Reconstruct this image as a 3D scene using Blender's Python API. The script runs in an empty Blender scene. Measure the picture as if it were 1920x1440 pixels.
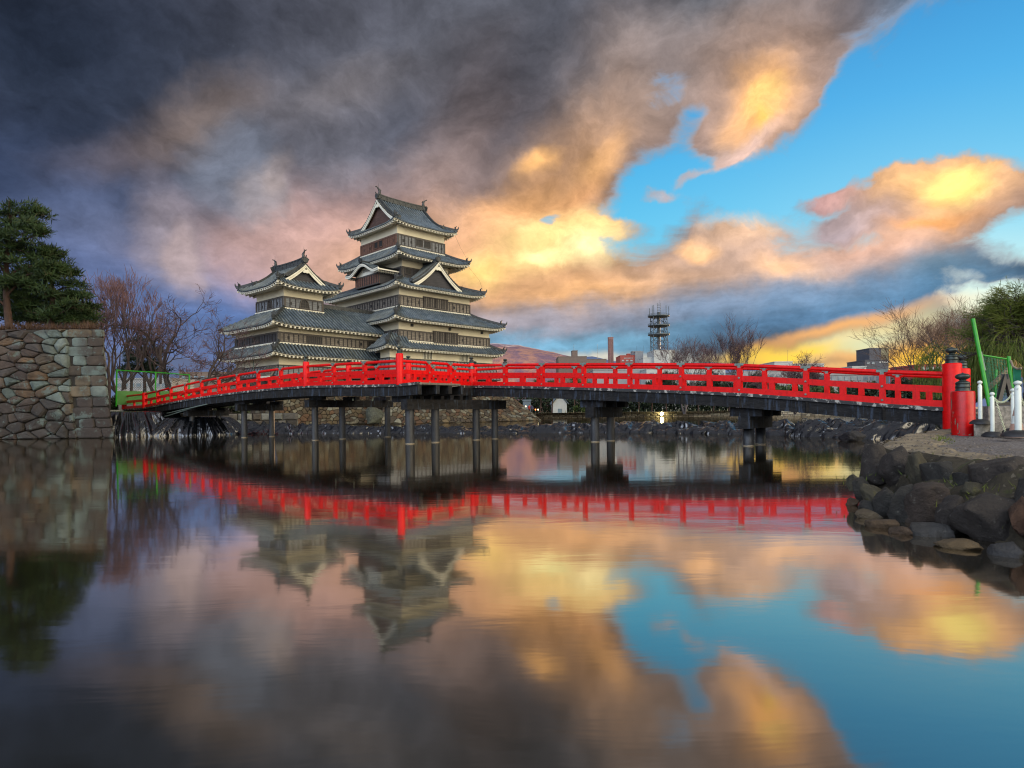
import bpy, bmesh, math, random
from math import sin, cos, pi, sqrt, atan2, radians, exp
from mathutils import Vector, Matrix, noise
import numpy as np

# ------------------------------------------------------------------ camera
F, CH, YH, ROLL = 1180.0, 1.27, 772.6, 0.0114      # focal length in photo pixels, eye height, horizon row, roll
sc = bpy.context.scene
cam_d = bpy.data.cameras.new('camera')
cam = bpy.data.objects.new('camera', cam_d)
sc.collection.objects.link(cam)
sc.camera = cam
cam_d.sensor_fit = 'HORIZONTAL'
cam_d.sensor_width = 36.0
cam_d.lens = 36.0 * F / 1920
cam_d.shift_y = (YH - 720) / 1920
cam_d.clip_end = 60000
cam_d.clip_start = 0.1
cam.location = (0, 0, CH)
cam.rotation_euler = (Matrix.Rotation(radians(90), 3, 'X') @ Matrix.Rotation(-ROLL, 3, 'Z')).to_euler()

def ray(x, y):
    """direction (X/Y, Z/Y) of a photo pixel"""
    dx, dy = x - 960, YH - y
    return (dx + ROLL * dy) / F, (dy - ROLL * dx) / F

def at(x, y, Y):
    u, v = ray(x, y)
    return Vector((u * Y, Y, CH + v * Y))

def lin(c):
    return tuple(((v / 255) / 12.92 if v / 255 <= 0.04045 else ((v / 255 + 0.055) / 1.055) ** 2.4) for v in c)

# ------------------------------------------------------------------ world
SUN_AZ, SUN_EL = radians(33.0), radians(3.5)
w = bpy.data.worlds.new('World')
sc.world = w
w.use_nodes = True
nt = w.node_tree
nt.nodes.clear()

class NT:
    """small helper to build node trees"""
    def __init__(s, tree): s.t = tree
    def n(s, typ, **kw):
        nd = s.t.nodes.new(typ)
        for k, v in kw.items(): setattr(nd, k, v)
        return nd
    def lk(s, a, b): s.t.links.new(a, b)
    def put(s, sock, v):
        if isinstance(v, bpy.types.NodeSocket): s.lk(v, sock)
        elif isinstance(v, (tuple, list)):
            if len(sock.default_value) == 4 and len(v) == 3: sock.default_value = (*v, 1)
            else: sock.default_value = v
        else: sock.default_value = v
    def math(s, op, a, b=None, c=None, clamp=False):
        nd = s.n('ShaderNodeMath', operation=op, use_clamp=clamp)
        s.put(nd.inputs[0], a)
        if b is not None: s.put(nd.inputs[1], b)
        if c is not None: s.put(nd.inputs[2], c)
        return nd.outputs[0]
    def vmath(s, op, a, b=None, scale=None):
        nd = s.n('ShaderNodeVectorMath', operation=op)
        s.put(nd.inputs[0], a)
        if b is not None: s.put(nd.inputs[1], b)
        if scale is not None: s.put(nd.inputs['Scale'], scale)
        return nd.outputs[1] if op in ('LENGTH', 'DOT_PRODUCT', 'DISTANCE') else nd.outputs[0]
    def mix(s, f, a, b, blend='MIX'):
        nd = s.n('ShaderNodeMix', data_type='RGBA', blend_type=blend)
        s.put(nd.inputs[0], f); s.put(nd.inputs[6], a); s.put(nd.inputs[7], b)
        return nd.outputs[2]
    def noise(s, vec, scale, detail=4, rough=0.55, dist=0.0, color=False, dims='3D'):
        nd = s.n('ShaderNodeTexNoise', noise_dimensions=dims)
        if vec is not None: s.lk(vec, nd.inputs['Vector'])
        nd.inputs['Scale'].default_value = scale
        nd.inputs['Detail'].default_value = detail
        nd.inputs['Roughness'].default_value = rough
        nd.inputs['Distortion'].default_value = dist
        return nd.outputs['Color' if color else 'Fac']
    def mrange(s, v, a, b, c=0.0, d=1.0, smooth=True):
        nd = s.n('ShaderNodeMapRange', interpolation_type='SMOOTHSTEP' if smooth else 'LINEAR')
        s.put(nd.inputs[0], v)
        for i, q in enumerate((a, b, c, d)): s.put(nd.inputs[i + 1], q)
        return nd.outputs[0]
    def mapping(s, vec, loc=(0, 0, 0), rot=(0, 0, 0), scale=(1, 1, 1), typ='POINT'):
        nd = s.n('ShaderNodeMapping', vector_type=typ)
        s.lk(vec, nd.inputs[0])
        nd.inputs[1].default_value = loc; nd.inputs[2].default_value = rot; nd.inputs[3].default_value = scale
        return nd.outputs[0]

T = NT(nt)
tc = T.n('ShaderNodeTexCoord')
gen = tc.outputs['Generated']
sep = T.n('ShaderNodeSeparateXYZ'); T.lk(gen, sep.inputs[0])
az = T.math('ARCTAN2', sep.outputs[0], sep.outputs[1])
el = T.math('ARCSINE', sep.outputs[2])
comb = T.n('ShaderNodeCombineXYZ'); T.lk(az, comb.inputs[0]); T.lk(el, comb.inputs[1])
P0 = comb.outputs[0]
# streaky noise that bends every cloud edge
st = T.mapping(P0, rot=(0, 0, radians(-32)), scale=(4.5, 7.0, 1))
n1 = T.noise(st, 1.0, 5, 0.55, 0.3, color=True)
n2 = T.noise(P0, 9.0, 5, 0.6, 0.2, color=True)
wv = T.vmath('SCALE', T.vmath('SUBTRACT', n1, (0.5, 0.5, 0.5)), scale=0.07)
wv2 = T.vmath('SCALE', T.vmath('SUBTRACT', n2, (0.5, 0.5, 0.5)), scale=0.055)
PW = T.vmath('ADD', P0, T.vmath('ADD', wv, wv2))
PS = T.vmath('ADD', P0, T.vmath('SCALE', T.vmath('SUBTRACT', n2, (0.5, 0.5, 0.5)), scale=0.05))

def blob(x, y, wd, ht, rot=0.0, strength=1.0, vec=None, hard=0.0):
    """soft ellipse on the sky round a photo direction; wd, ht half sizes in photo pixels"""
    u, v = ray(x, y)
    a = atan2(u, 1); e = atan2(v, sqrt(1 + u * u))
    ca = cos(a)
    m = T.mapping(vec or PW, loc=(a, e, 0), rot=(0, 0, radians(rot)), scale=(wd * ca * ca / F, ht * ca / F, 1), typ='TEXTURE')
    ln = T.vmath('LENGTH', m)
    return T.mrange(ln, 1.0, hard, 0.0, strength)

def lay(col, table, vec=None):
    base = vec or PW
    for i, (x, y, wd, ht, rot, s, c, *hd) in enumerate(table):
        if i % 8 == 0:          # keeps the shader's working memory small: the next blobs wait for the colour so far
            nd = T.n('ShaderNodeVectorMath', operation='MULTIPLY_ADD')
            T.put(nd.inputs[0], col); nd.inputs[1].default_value = (1e-6,) * 3; T.lk(base, nd.inputs[2])
            vec = nd.outputs[0]
        col = T.mix(blob(x, y, wd, ht, rot, s, vec, hd[0] if hd else 0.0), col, lin(c))
    return col
# sky tables: (photo x, y, half width, half height, rotation, strength, colour[, hardness])
CLOUDS = [
 (0, 60, 1200, 460, 0, 1.0, (54, 63, 80)),
 (900, 40, 700, 330, 20, .8, (98, 100, 108)),
 (1350, 40, 520, 170, 10, .9, (116, 120, 128)),
 (1700, 90, 260, 160, 30, .8, (124, 146, 168)),
 (80, 420, 560, 260, 0, .85, (74, 92, 126)),
 (230, 440, 320, 130, 0, .6, (120, 126, 150)),
 (150, 560, 520, 170, 0, .8, (112, 128, 168)),
 (300, 690, 1100, 130, 0, .9, (112, 130, 170)),
 (420, 560, 260, 130, 0, .9, (104, 130, 176)),
 (600, 300, 420, 220, 30, .75, (128, 128, 138)),
 (640, 440, 420, 150, 8, .85, (200, 166, 158)),
 (560, 490, 300, 100, 0, .6, (206, 174, 166)),
 (250, 270, 260, 70, 25, .5, (120, 108, 108)),
 (390, 215, 190, 75, 28, .65, (150, 134, 126)),
 (640, 170, 260, 60, 22, .45, (128, 120, 118)),
 (330, 440, 95, 150, 12, .75, (152, 144, 152), .35),
 (352, 480, 55, 90, 0, .6, (178, 160, 158), .4),
 (450, 320, 120, 120, 10, .8, (122, 128, 142), .45),
 (490, 370, 80, 75, 0, .65, (160, 152, 154), .4),
 (518, 330, 40, 70, -25, .35, (184, 166, 158), .3),
 (640, 330, 110, 50, 30, .5, (146, 142, 150)),
 (760, 240, 100, 110, 20, .6, (84, 88, 100)),
 (840, 330, 260, 130, 35, .6, (170, 146, 136)),
 (920, 210, 190, 170, 50, .55, (124, 112, 112)),
 (1160, 190, 240, 190, 40, .75, (176, 154, 142)),
 (1260, 120, 260, 80, 15, .55, (150, 138, 136)),
 (1020, 130, 170, 110, 40, .6, (96, 98, 108)),
 (980, 250, 120, 60, 55, .5, (110, 108, 116)),
 (1060, 330, 260, 130, 35, .75, (206, 164, 126)),
 (1130, 300, 100, 50, 35, .75, (226, 178, 126)),
 (1010, 300, 60, 32, 20, .8, (248, 196, 132)),
 (1085, 360, 110, 34, 30, .6, (200, 150, 108)),
 (980, 395, 170, 70, 8, .8, (240, 184, 122)),
 (900, 480, 420, 150, 8, .95, (236, 188, 146)),
 (1080, 440, 170, 70, 15, .95, (250, 216, 150), .1),
 (1000, 460, 170, 75, 12, .9, (255, 224, 158)),
 (1105, 465, 110, 60, 0, .9, (255, 240, 186)),
 (900, 515, 90, 50, 0, .95, (255, 222, 146)),
 (1010, 480, 70, 24, -10, .8, (255, 248, 186), .3),
 (1150, 545, 520, 90, 4, .85, (240, 190, 138)),
 (1420, 490, 420, 85, 0, .9, (212, 184, 168)),
 (1405, 420, 70, 34, 0, .95, (255, 226, 190), .1),
 (1300, 470, 60, 30, -20, .85, (248, 200, 150), .2),
 (1480, 500, 120, 40, -10, .85, (246, 200, 156)),
 (1640, 450, 220, 60, 8, .85, (226, 186, 166)),
 (1600, 412, 150, 30, 6, .7, (172, 166, 180)),
 (1660, 395, 110, 34, 16, .5, (190, 166, 160)),
 (1640, 505, 420, 60, 4, .5, (168, 170, 180)),
 (1800, 500, 180, 90, 0, .8, (124, 152, 170)),
 (1600, 560, 760, 75, 2, .95, (98, 138, 168)),
 (1250, 590, 560, 65, 4, .8, (142, 158, 180)),
 (1000, 600, 300, 50, 4, .8, (176, 172, 182)),
 (1100, 645, 460, 40, 0, .85, (132, 180, 205)),
 (1480, 610, 420, 40, 6, .85, (112, 148, 180)),
 (1430, 190, 270, 185, 30, .95, (214, 180, 158)),
 (1420, 200, 125, 85, 40, 1.0, (255, 198, 132), .05),
 (1440, 170, 60, 28, -10, .8, (255, 220, 146)),
 (1420, 240, 30, 34, 0, .7, (255, 214, 120)),
 (1280, 350, 160, 70, 10, .9, (214, 206, 212)),
 (1395, 292, 130, 30, 30, .9, (226, 196, 184)),
 (1550, 362, 130, 34, 8, .9, (206, 168, 164)),
 (1780, 350, 300, 120, -4, 1.0, (240, 194, 156)),
 (1750, 395, 160, 22, -4, .8, (236, 172, 110)),
 (1780, 335, 190, 62, -8, 1.0, (255, 206, 146), .1),
 (1800, 338, 110, 40, -14, 1.0, (255, 234, 150), .1),
 (1600, 395, 170, 40, 8, .7, (188, 168, 166)),
 (1385, 440, 150, 44, 4, .95, (236, 200, 172)),
 (1340, 418, 90, 26, 8, .8, (246, 214, 188)),
]
GLOW = [
 (1080, 676, 420, 20, 0, .85, (224, 220, 205)),
 (1600, 640, 330, 40, 15, .9, (240, 226, 176)),
 (1570, 618, 330, 22, 12, .9, (240, 186, 126)),
 (1480, 668, 230, 26, 0, .9, (255, 216, 90)),
 (1640, 650, 120, 30, 10, .9, (206, 232, 206)),
 (1600, 676, 140, 16, 0, .7, (236, 190, 140)),
 (1740, 680, 260, 80, 0, .9, (248, 190, 110)),
 (1735, 690, 120, 50, 0, 1.0, (255, 212, 60)),
 (1400, 700, 700, 16, 0, .8, (250, 205, 140)),
]
HOLES = [
 (1225, 385, 150, 95, 25, 1.0),
 (1300, 330, 170, 110, 25, 1.0),
 (1430, 345, 260, 100, 4, 1.0),
 (1600, 270, 300, 190, 25, 1.1),
 (1790, 170, 300, 230, 35, 1.15),
 (1930, 150, 260, 400, 0, 1.2),
 (1290, 235, 70, 60, 30, .7),
 (1245, 165, 60, 30, 20, .4),
 (1920, 450, 130, 60, 0, 1.0),
 (1880, 545, 130, 36, 8, .8),
 (1025, 406, 34, 13, 25, .6),
]
PUFFS = [
 (1415, 200, 135, 100, 35, 1.15),
 (1500, 175, 110, 40, 30, .75),
 (1350, 250, 90, 50, 20, .85),
 (1385, 290, 90, 14, 30, .5),
 (1780, 362, 200, 72, -4, 1.5),
 (1730, 330, 110, 50, 10, .9),
 (1925, 345, 90, 34, 0, 1.0),
 (1240, 368, 40, 14, -12, .6),
 (1300, 338, 44, 14, 18, .6),
 (1560, 362, 90, 20, 10, .8),
 (1640, 385, 150, 36, 8, 1.0),
 (1870, 470, 110, 40, -20, .55),
 (1150, 420, 70, 26, -10, .6),
]
BACK_A, BACK_B, ZEN = (.62, .62, .65), (.30, .33, .41), (0.22, 0.23, 0.27)
WARM, COOL = (4.2, 3.7, 2.8), (2.7, 3.1, 3.8)


# clear sky behind the clouds: a Nishita sky plus the clear blue of the evening
sky = T.n('ShaderNodeTexSky', sky_type='NISHITA')
sky.sun_disc = False
sky.sun_elevation = SUN_EL
sky.sun_rotation = SUN_AZ
sky.air_density = 1.0
ramp = T.n('ShaderNodeValToRGB')
T.lk(T.mrange(el, -0.02, 0.75, 0, 1, False), ramp.inputs[0])
cr = ramp.color_ramp
cr.elements[0].position = 0.0; cr.elements[0].color = (*lin((235, 215, 150)), 1)
cr.elements[1].position = 1.0; cr.elements[1].color = (*lin((38, 96, 160)), 1)
for p, c in ((0.10, (215, 232, 205)), (0.2, (150, 205, 215)), (0.34, (95, 190, 222)), (0.55, (62, 165, 215)), (0.8, (48, 130, 190))):
    e_ = cr.elements.new(p); e_.color = (*lin(c), 1)
clear = T.vmath('ADD', ramp.outputs[0], T.vmath('SCALE', sky.outputs[0], scale=0.02))

ccol = lay(lin((88, 90, 102)), CLOUDS)
hole = None
hv = PW
for i, (x, y, wd, ht, rot, s) in enumerate(HOLES + PUFFS):
    if i % 6 == 0:
        nd = T.n('ShaderNodeVectorMath', operation='MULTIPLY_ADD')
        T.put(nd.inputs[0], ccol if hole is None else hole); nd.inputs[1].default_value = (1e-6,) * 3; T.lk(PW, nd.inputs[2])
        hv = nd.outputs[0]
    b = blob(x, y, wd * 1.15, ht * 1.15, rot, s, hv, .2)
    hole = b if hole is None else T.math('MAXIMUM' if i < len(HOLES) else 'SUBTRACT', hole, b)
fb = T.noise(T.mapping(P0, rot=(0, 0, radians(-25)), scale=(8, 15, 1)), 1.0, 9, 0.66, 0.7)
hm = T.mrange(T.math('ADD', hole, T.math('MULTIPLY', T.math('SUBTRACT', fb, 0.5), 1.25)), 0.20, 0.86)
# brightness texture inside the clouds
t1 = T.noise(T.mapping(PW, rot=(0, 0, radians(-35)), scale=(5, 9, 1)), 1.0, 9, 0.62, 0.3)
t2 = T.noise(T.mapping(P0, scale=(3.0, 14, 1)), 1.0, 6, 0.6, 0.3)
lowel = T.mrange(el, 0.14, 0.30, 1, 0)
tt = T.mix(lowel, t1, t2)
rgbv = T.n('ShaderNodeMapRange'); T.lk(tt, rgbv.inputs[0])
for i, q in enumerate((0.3, 0.7, 0.66, 1.34)): rgbv.inputs[i + 1].default_value = q
ccol = T.vmath('SCALE', ccol, scale=rgbv.outputs[0])
t3 = T.noise(T.mapping(PW, rot=(0, 0, radians(-30)), scale=(9, 13, 1)), 1.0, 9, 0.62, 0.25)
t3 = T.math('ABSOLUTE', T.math('SUBTRACT', t3, 0.5))
ccol = T.vmath('SCALE', ccol, scale=T.mrange(t3, 0.0, 0.14, 1.10, 0.94, False))
t4 = T.noise(T.mapping(PS, rot=(0, 0, radians(-30)), scale=(17, 24, 1)), 1.0, 9, 0.68, 0.2)
ccol = T.vmath('SCALE', ccol, scale=T.mrange(t4, 0.3, 0.7, 0.86, 1.14, False))
edge = T.math('MULTIPLY', T.math('MULTIPLY', hm, T.math('SUBTRACT', 1.0, hm)), 1.7)
ccol = T.mix(edge, ccol, lin((196, 180, 176)))
front = T.mix(hm, ccol, clear)
front = lay(front, GLOW, PS)
gm = T.n('ShaderNodeGamma'); T.lk(front, gm.inputs[0]); gm.inputs[1].default_value = 1.2
front = T.vmath('SCALE', gm.outputs[0], scale=1.22)
# the half of the sky behind the viewer: unseen, made up bright to light the facades
bn = T.noise(gen, 2.2, 5, 0.55, 0.3)
back = T.mix(T.mrange(bn, 0.35, 0.65), BACK_A, BACK_B)
def lobe(az_, el_, r0, r1):
    d = (sin(radians(az_)) * cos(radians(el_)), cos(radians(az_)) * cos(radians(el_)), sin(radians(el_)))
    return T.mrange(T.vmath('DOT_PRODUCT', gen, d), cos(radians(r0)), cos(radians(r1)))
back = T.mix(lobe(128, 26, 52, 8), back, WARM)        # warm light lobe added behind on the right
back = T.mix(lobe(-140, 38, 46, 8), back, COOL)       # cool light lobe added behind on the left
bf = T.mrange(sep.outputs[1], 0.25, -0.25)
allsky = T.mix(bf, front, back)
zen = T.mrange(sep.outputs[2], 0.62, 0.85)
allsky = T.mix(zen, allsky, ZEN)
bg = T.n('ShaderNodeBackground'); T.lk(allsky, bg.inputs[0]); bg.inputs[1].default_value = 1.0
out = T.n('ShaderNodeOutputWorld'); T.lk(bg.outputs[0], out.inputs[0])
w.cycles.sampling_method = 'MANUAL'
w.cycles.sample_map_resolution = 512

# ------------------------------------------------------------------ sun and view
sd = bpy.data.lights.new('sun', 'SUN')
sd.energy = 2.2
sd.angle = radians(0.6)
sd.color = (1.0, 0.62, 0.34)
sun = bpy.data.objects.new('sun', sd)
sc.collection.objects.link(sun)
sv = Vector((sin(SUN_AZ) * cos(SUN_EL), cos(SUN_AZ) * cos(SUN_EL), sin(SUN_EL)))
sun.rotation_euler = sv.to_track_quat('Z', 'Y').to_euler()
sun.location = (200, 300, 60)
sc.view_settings.view_transform = 'Standard'
sc.view_settings.look = 'None'
sc.view_settings.exposure = 0.0
sc.view_settings.gamma = 1.0
sc.view_settings.use_curve_mapping = False
sc.cycles.max_bounces = 6
sc.cycles.diffuse_bounces = 3
sc.cycles.glossy_bounces = 4
sc.cycles.transparent_max_bounces = 12
sc.cycles.use_adaptive_sampling = True
sc.cycles.adaptive_threshold = 0.006
sc.cycles.filter_width = 1.15
sc.cycles.use_denoising = True
sc.cycles.caustics_reflective = False

# ================================================================== helpers
class MB:
    """collects faces (with material slots and face colours) and links them as ONE mesh object"""
    def __init__(s): s.v = []; s.f = []; s.m = []; s.c = []
    def face(s, pts, mi=0, col=None):
        i = len(s.v); s.v += [tuple(p) for p in pts]
        s.f.append(tuple(range(i, i + len(pts)))); s.m.append(mi); s.c.append(col)
    def grid(s, rows, mi=0, col=None, closed=False):
        """rows of points -> quads with shared vertices"""
        i0 = len(s.v); n = len(rows[0])
        for r in rows: s.v += [tuple(p) for p in r]
        for a in range(len(rows) - 1):
            for b in range(n if closed else n - 1):
                b2 = (b + 1) % n
                s.f.append((i0 + a * n + b, i0 + a * n + b2, i0 + (a + 1) * n + b2, i0 + (a + 1) * n + b))
                s.m.append(mi); s.c.append(col)
    def box(s, x0, x1, y0, y1, z0, z1, mi=0, col=None, M=None):
        p = [Vector((x, y, z)) for z in (z0, z1) for y in (y0, y1) for x in (x0, x1)]
        if M is not None: p = [M @ q for q in p]
        i = len(s.v); s.v += [tuple(q) for q in p]
        for f in ((0, 2, 3, 1), (4, 5, 7, 6), (0, 1, 5, 4), (2, 6, 7, 3), (0, 4, 6, 2), (1, 3, 7, 5)):
            s.f.append(tuple(i + k for k in f)); s.m.append(mi); s.c.append(col)
    def beam(s, a, b, wd, ht, mi=0, col=None, up=Vector((0, 0, 1)), drop=0.0):
        """rectangular bar from a to b, centred, wd across and ht along up"""
        a = Vector(a); b = Vector(b); d = (b - a)
        L = d.length
        if L < 1e-6: return
        d /= L
        side = d.cross(up)
        if side.length < 1e-4: side = d.cross(Vector((1, 0, 0)))
        side.normalize(); u2 = side.cross(d).normalized()
        M = Matrix((( side.x, d.x, u2.x, a.x), (side.y, d.y, u2.y, a.y), (side.z, d.z, u2.z, a.z), (0, 0, 0, 1)))
        s.box(-wd / 2, wd / 2, 0, L, -ht / 2 - drop, ht / 2 - drop, mi, col, M)
    def tube(s, pts, rad, n=6, mi=0, col=None, caps=True):
        pts = [Vector(p) for p in pts]
        if not isinstance(rad, (list, tuple)): rad = [rad] * len(pts)
        rows = []
        prev = None
        for i, p in enumerate(pts):
            d = (pts[min(i + 1, len(pts) - 1)] - pts[max(i - 1, 0)])
            if d.length < 1e-9: d = Vector((0, 0, 1))
            d.normalize()
            if prev is None:
                a = d.cross(Vector((0, 0, 1)))
                if a.length < 0.05: a = d.cross(Vector((1, 0, 0)))
            else:
                a = prev - d * prev.dot(d)
                if a.length < 1e-5: a = d.cross(Vector((1, 0, 0)))
            a.normalize(); prev = a
            b = d.cross(a)
            rows.append([p + (a * cos(2 * pi * k / n) + b * sin(2 * pi * k / n)) * rad[i] for k in range(n)])
        s.grid(rows, mi, col, closed=True)
        if caps:
            s.face(rows[0][::-1], mi, col); s.face(rows[-1], mi, col)
    def lathe(s, prof, n=16, o=(0, 0, 0), mi=0, col=None):
        """profile of (radius, height)"""
        o = Vector(o)
        rows = [[o + Vector((r * cos(2 * pi * k / n), r * sin(2 * pi * k / n), z)) for k in range(n)] for r, z in prof]
        s.grid(rows, mi, col, closed=True)
        s.face(rows[0][::-1], mi, col); s.face(rows[-1], mi, col)
    def build(s, name, mats, parent=None, smooth=False, loc=None):
        me = bpy.data.meshes.new(name)
        me.from_pydata(s.v, [], s.f)
        if not isinstance(mats, (list, tuple)): mats = [mats]
        for m in mats: me.materials.append(m)
        if len(mats) > 1: me.polygons.foreach_set('material_index', s.m)
        if any(c is not None for c in s.c):
            at_ = me.color_attributes.new('tone', 'FLOAT_COLOR', 'CORNER')
            buf = np.ones((len(me.loops), 4), np.float32); k = 0
            for f, c in zip(s.f, s.c):
                if c is not None: buf[k:k + len(f), :3] = c
                k += len(f)
            at_.data.foreach_set('color', buf.ravel())
        if smooth: me.polygons.foreach_set('use_smooth', [True] * len(s.f))
        me.update()
        ob = bpy.data.objects.new(name, me)
        sc.collection.objects.link(ob)
        if parent is not None: ob.parent = parent
        if loc is not None: ob.location = loc
        return ob

def tag(o, label=None, cat=None, group=None, kind=None):
    if label: o['label'] = label
    if cat: o['category'] = cat
    if group: o['group'] = group
    if kind: o['kind'] = kind
    return o

def empty(name, loc=(0, 0, 0), rz=0.0, label=None, cat=None, group=None):
    o = bpy.data.objects.new(name, None)
    o.empty_display_size = 0.3
    sc.collection.objects.link(o)
    o.location = loc; o.rotation_euler = (0, 0, rz)
    return tag(o, label, cat, group)

def copy_thing(root, loc, rz=0.0, label=None, scale=None):
    c = root.copy(); sc.collection.objects.link(c)
    c.location = loc; c.rotation_euler = (0, 0, rz)
    if scale is not None: c.scale = scale
    if label: c['label'] = label
    for ch in list(root.children):
        d = ch.copy(); sc.collection.objects.link(d); d.parent = c
        for g in ch.children:
            e = g.copy(); sc.collection.objects.link(e); e.parent = d
    return c

# ------------------------------------------------------------------ materials
def material(name, fn, **kw):
    m = bpy.data.materials.new(name); m.use_nodes = True
    t = m.node_tree; t.nodes.clear()
    N = NT(t)
    b = N.n('ShaderNodeBsdfPrincipled'); o = N.n('ShaderNodeOutputMaterial')
    N.lk(b.outputs[0], o.inputs[0])
    tcn = N.n('ShaderNodeTexCoord')
    fn(N, b, tcn.outputs['Object'], tcn)
    return m

def bump(N, b, h, strength=0.4, dist=0.05):
    nd = N.n('ShaderNodeBump'); nd.inputs['Strength'].default_value = strength; nd.inputs['Distance'].default_value = dist
    N.lk(h, nd.inputs['Height']); N.lk(nd.outputs[0], b.inputs['Normal'])

def simple(name, c1, c2, scale=4.0, rough=0.7, detail=5, bs=0.3, bd=0.03, stretch=(1, 1, 1), metallic=0.0, lo=0.3, hi=0.7, spec=0.5):
    def fn(N, b, oc, tcn):
        v = N.mapping(oc, scale=stretch)
        n = N.noise(v, scale, detail, 0.6)
        N.put(b.inputs['Base Color'], N.mix(N.mrange(n, lo, hi), c1, c2))
        b.inputs['Roughness'].default_value = rough
        b.inputs['Metallic'].default_value = metallic
        b.inputs['Specular IOR Level'].default_value = spec
        if bs: bump(N, b, N.noise(v, scale * 4, 4, 0.6), bs, bd)
    return material(name, fn)

def tone_mat(name, rough=0.85, scale=5.0, var=0.5, bs=0.6, bd=0.04, moss=None, stain=None, stretch=(1, 1, 1), lichen=False):
    """stone whose colour comes from a per-stone face colour, broken up by noise"""
    def fn(N, b, oc, tcn):
        a = N.n('ShaderNodeVertexColor'); a.layer_name = 'tone'
        v = N.mapping(oc, scale=stretch)
        n = N.noise(v, scale, 6, 0.65)
        n2 = N.noise(v, scale * 0.35, 3, 0.5)
        f = N.mrange(n, 0.25, 0.75, 1 - var, 1 + var, False)
        c = N.vmath('SCALE', a.outputs[0], scale=f)
        if stain: c = N.mix(N.mrange(n2, 0.52, 0.66, 0, 0.75), c, stain)
        if moss: c = N.mix(N.mrange(N.noise(v, scale * 1.3, 6, 0.75), 0.53, 0.63, 0, 0.75), c, moss)
        if lichen:
            c = N.mix(N.mrange(N.noise(v, scale * 3.2, 5, 0.7), 0.60, 0.68, 0, 0.55), c, (.19, .185, .155))
            c = N.mix(N.mrange(N.noise(v, scale * 1.1, 4, 0.6, 1.5), 0.56, 0.66, 0, 0.7), c, (.018, .014, .012))
        N.put(b.inputs['Base Color'], c)
        b.inputs['Roughness'].default_value = rough
        bump(N, b, N.noise(v, scale * 2.5, 8, 0.72), bs, bd)
    return material(name, fn)

def paint_mat(name, col, worn, rough=0.35, wear=0.68, bs=0.15, dirt=0.75, spec=.5, streak=False):
    def fn(N, b, oc, tcn):
        n = N.noise(oc, 2.2, 7, 0.65)
        n2 = N.noise(oc, 9.0, 5, 0.6)
        c = N.mix(N.mrange(n2, 0.3, 0.75), col, tuple(x * dirt for x in col))
        n3 = N.noise(N.mapping(oc, scale=(7, 7, 1.3)), 1.0, 6, 0.65)
        c = N.mix(N.mrange(n3, 0.50, 0.72, 0, 0.6), c, tuple(x * .45 + .004 for x in col))
        c = N.mix(N.mrange(n3 if streak else n, wear, wear + 0.02), c, worn)
        N.put(b.inputs['Base Color'], c)
        b.inputs['Roughness'].default_value = rough; b.inputs['Specular IOR Level'].default_value = spec
        bump(N, b, N.noise(N.mapping(oc, scale=(1, 1, 1)), 22, 4, 0.6), bs, 0.01)
    return material(name, fn)

def wood_dark(name, c1, c2, c3, scale=1.0):
    """weathered dark timber with pale blue-grey runs"""
    def fn(N, b, oc, tcn):
        v = N.mapping(oc, scale=(2.2 * scale, 2.2 * scale, 5.5 * scale))
        n = N.noise(v, 1.3, 7, 0.7, 0.4)
        v2 = N.mapping(oc, scale=(7 * scale, 7 * scale, 1.0 * scale))
        n2 = N.noise(v2, 1.0, 5, 0.65)
        c = N.mix(N.mrange(n, 0.35, 0.7), c1, c2)
        c = N.mix(N.mrange(n2, 0.52, 0.66, 0, 0.7), c, c3)
        N.put(b.inputs['Base Color'], c)
        b.inputs['Roughness'].default_value = 0.7; b.inputs['Specular IOR Level'].default_value = 0.2
        bump(N, b, N.noise(v, 6, 5, 0.6), 0.6, 0.03)
    return material(name, fn)

M = {}
M['plaster'] = simple('lime_plaster', (.74, .68, .50), (.66, .60, .45), 0.7, 0.9, bs=.12)
M['plaster_white'] = simple('white_plaster', (.80, .78, .66), (.70, .67, .55), 1.2, 0.85, bs=.1)
M['soffit'] = simple('shaded_soffit_plaster', (.11, .08, .058), (.08, .06, .045), 1.2, 0.9, bs=.1)  # plaster painted dark brown to hold the shade under the eaves
def _tile(N, b, oc, tcn):
    n = N.noise(oc, 1.4, 6, 0.65); n2 = N.noise(oc, 9, 4, 0.6)
    c = N.mix(N.mrange(n, 0.35, 0.68), (.010, .014, .018), (.030, .038, .044))
    c = N.mix(N.mrange(n2, 0.55, 0.75, 0, .7), c, (.045, .052, .05))
    c = N.mix(N.mrange(N.noise(oc, 0.45, 5, 0.6), 0.55, 0.72, 0, .5), c, (.15, .145, .09))
    N.put(b.inputs['Base Color'], c)
    b.inputs['Roughness'].default_value = 0.5
    bump(N, b, n2, 0.35, 0.04)
M['tile'] = material('roof_tile', _tile)
def _tile2(N, b, oc, tcn):
    n = N.noise(oc, 1.1, 6, 0.65); n2 = N.noise(oc, 7, 4, 0.6)
    c = N.mix(N.mrange(n, 0.35, 0.68), (.062, .090, .115), (.165, .205, .23))
    c = N.mix(N.mrange(n2, 0.5, 0.7, 0, .75), c, (.045, .05, .05))
    c = N.mix(N.mrange(N.noise(oc, 0.4, 5, 0.6), 0.52, 0.7, 0, .5), c, (.12, .12, .085))
    N.put(b.inputs['Base Color'], c); b.inputs['Roughness'].default_value = 0.5
M['tile_rib'] = material('roof_tile_ribs', _tile2)
M['ridge'] = simple('ridge_tile', (.016, .020, .024), (.055, .060, .060), 3, 0.55, bs=.4)
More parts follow.
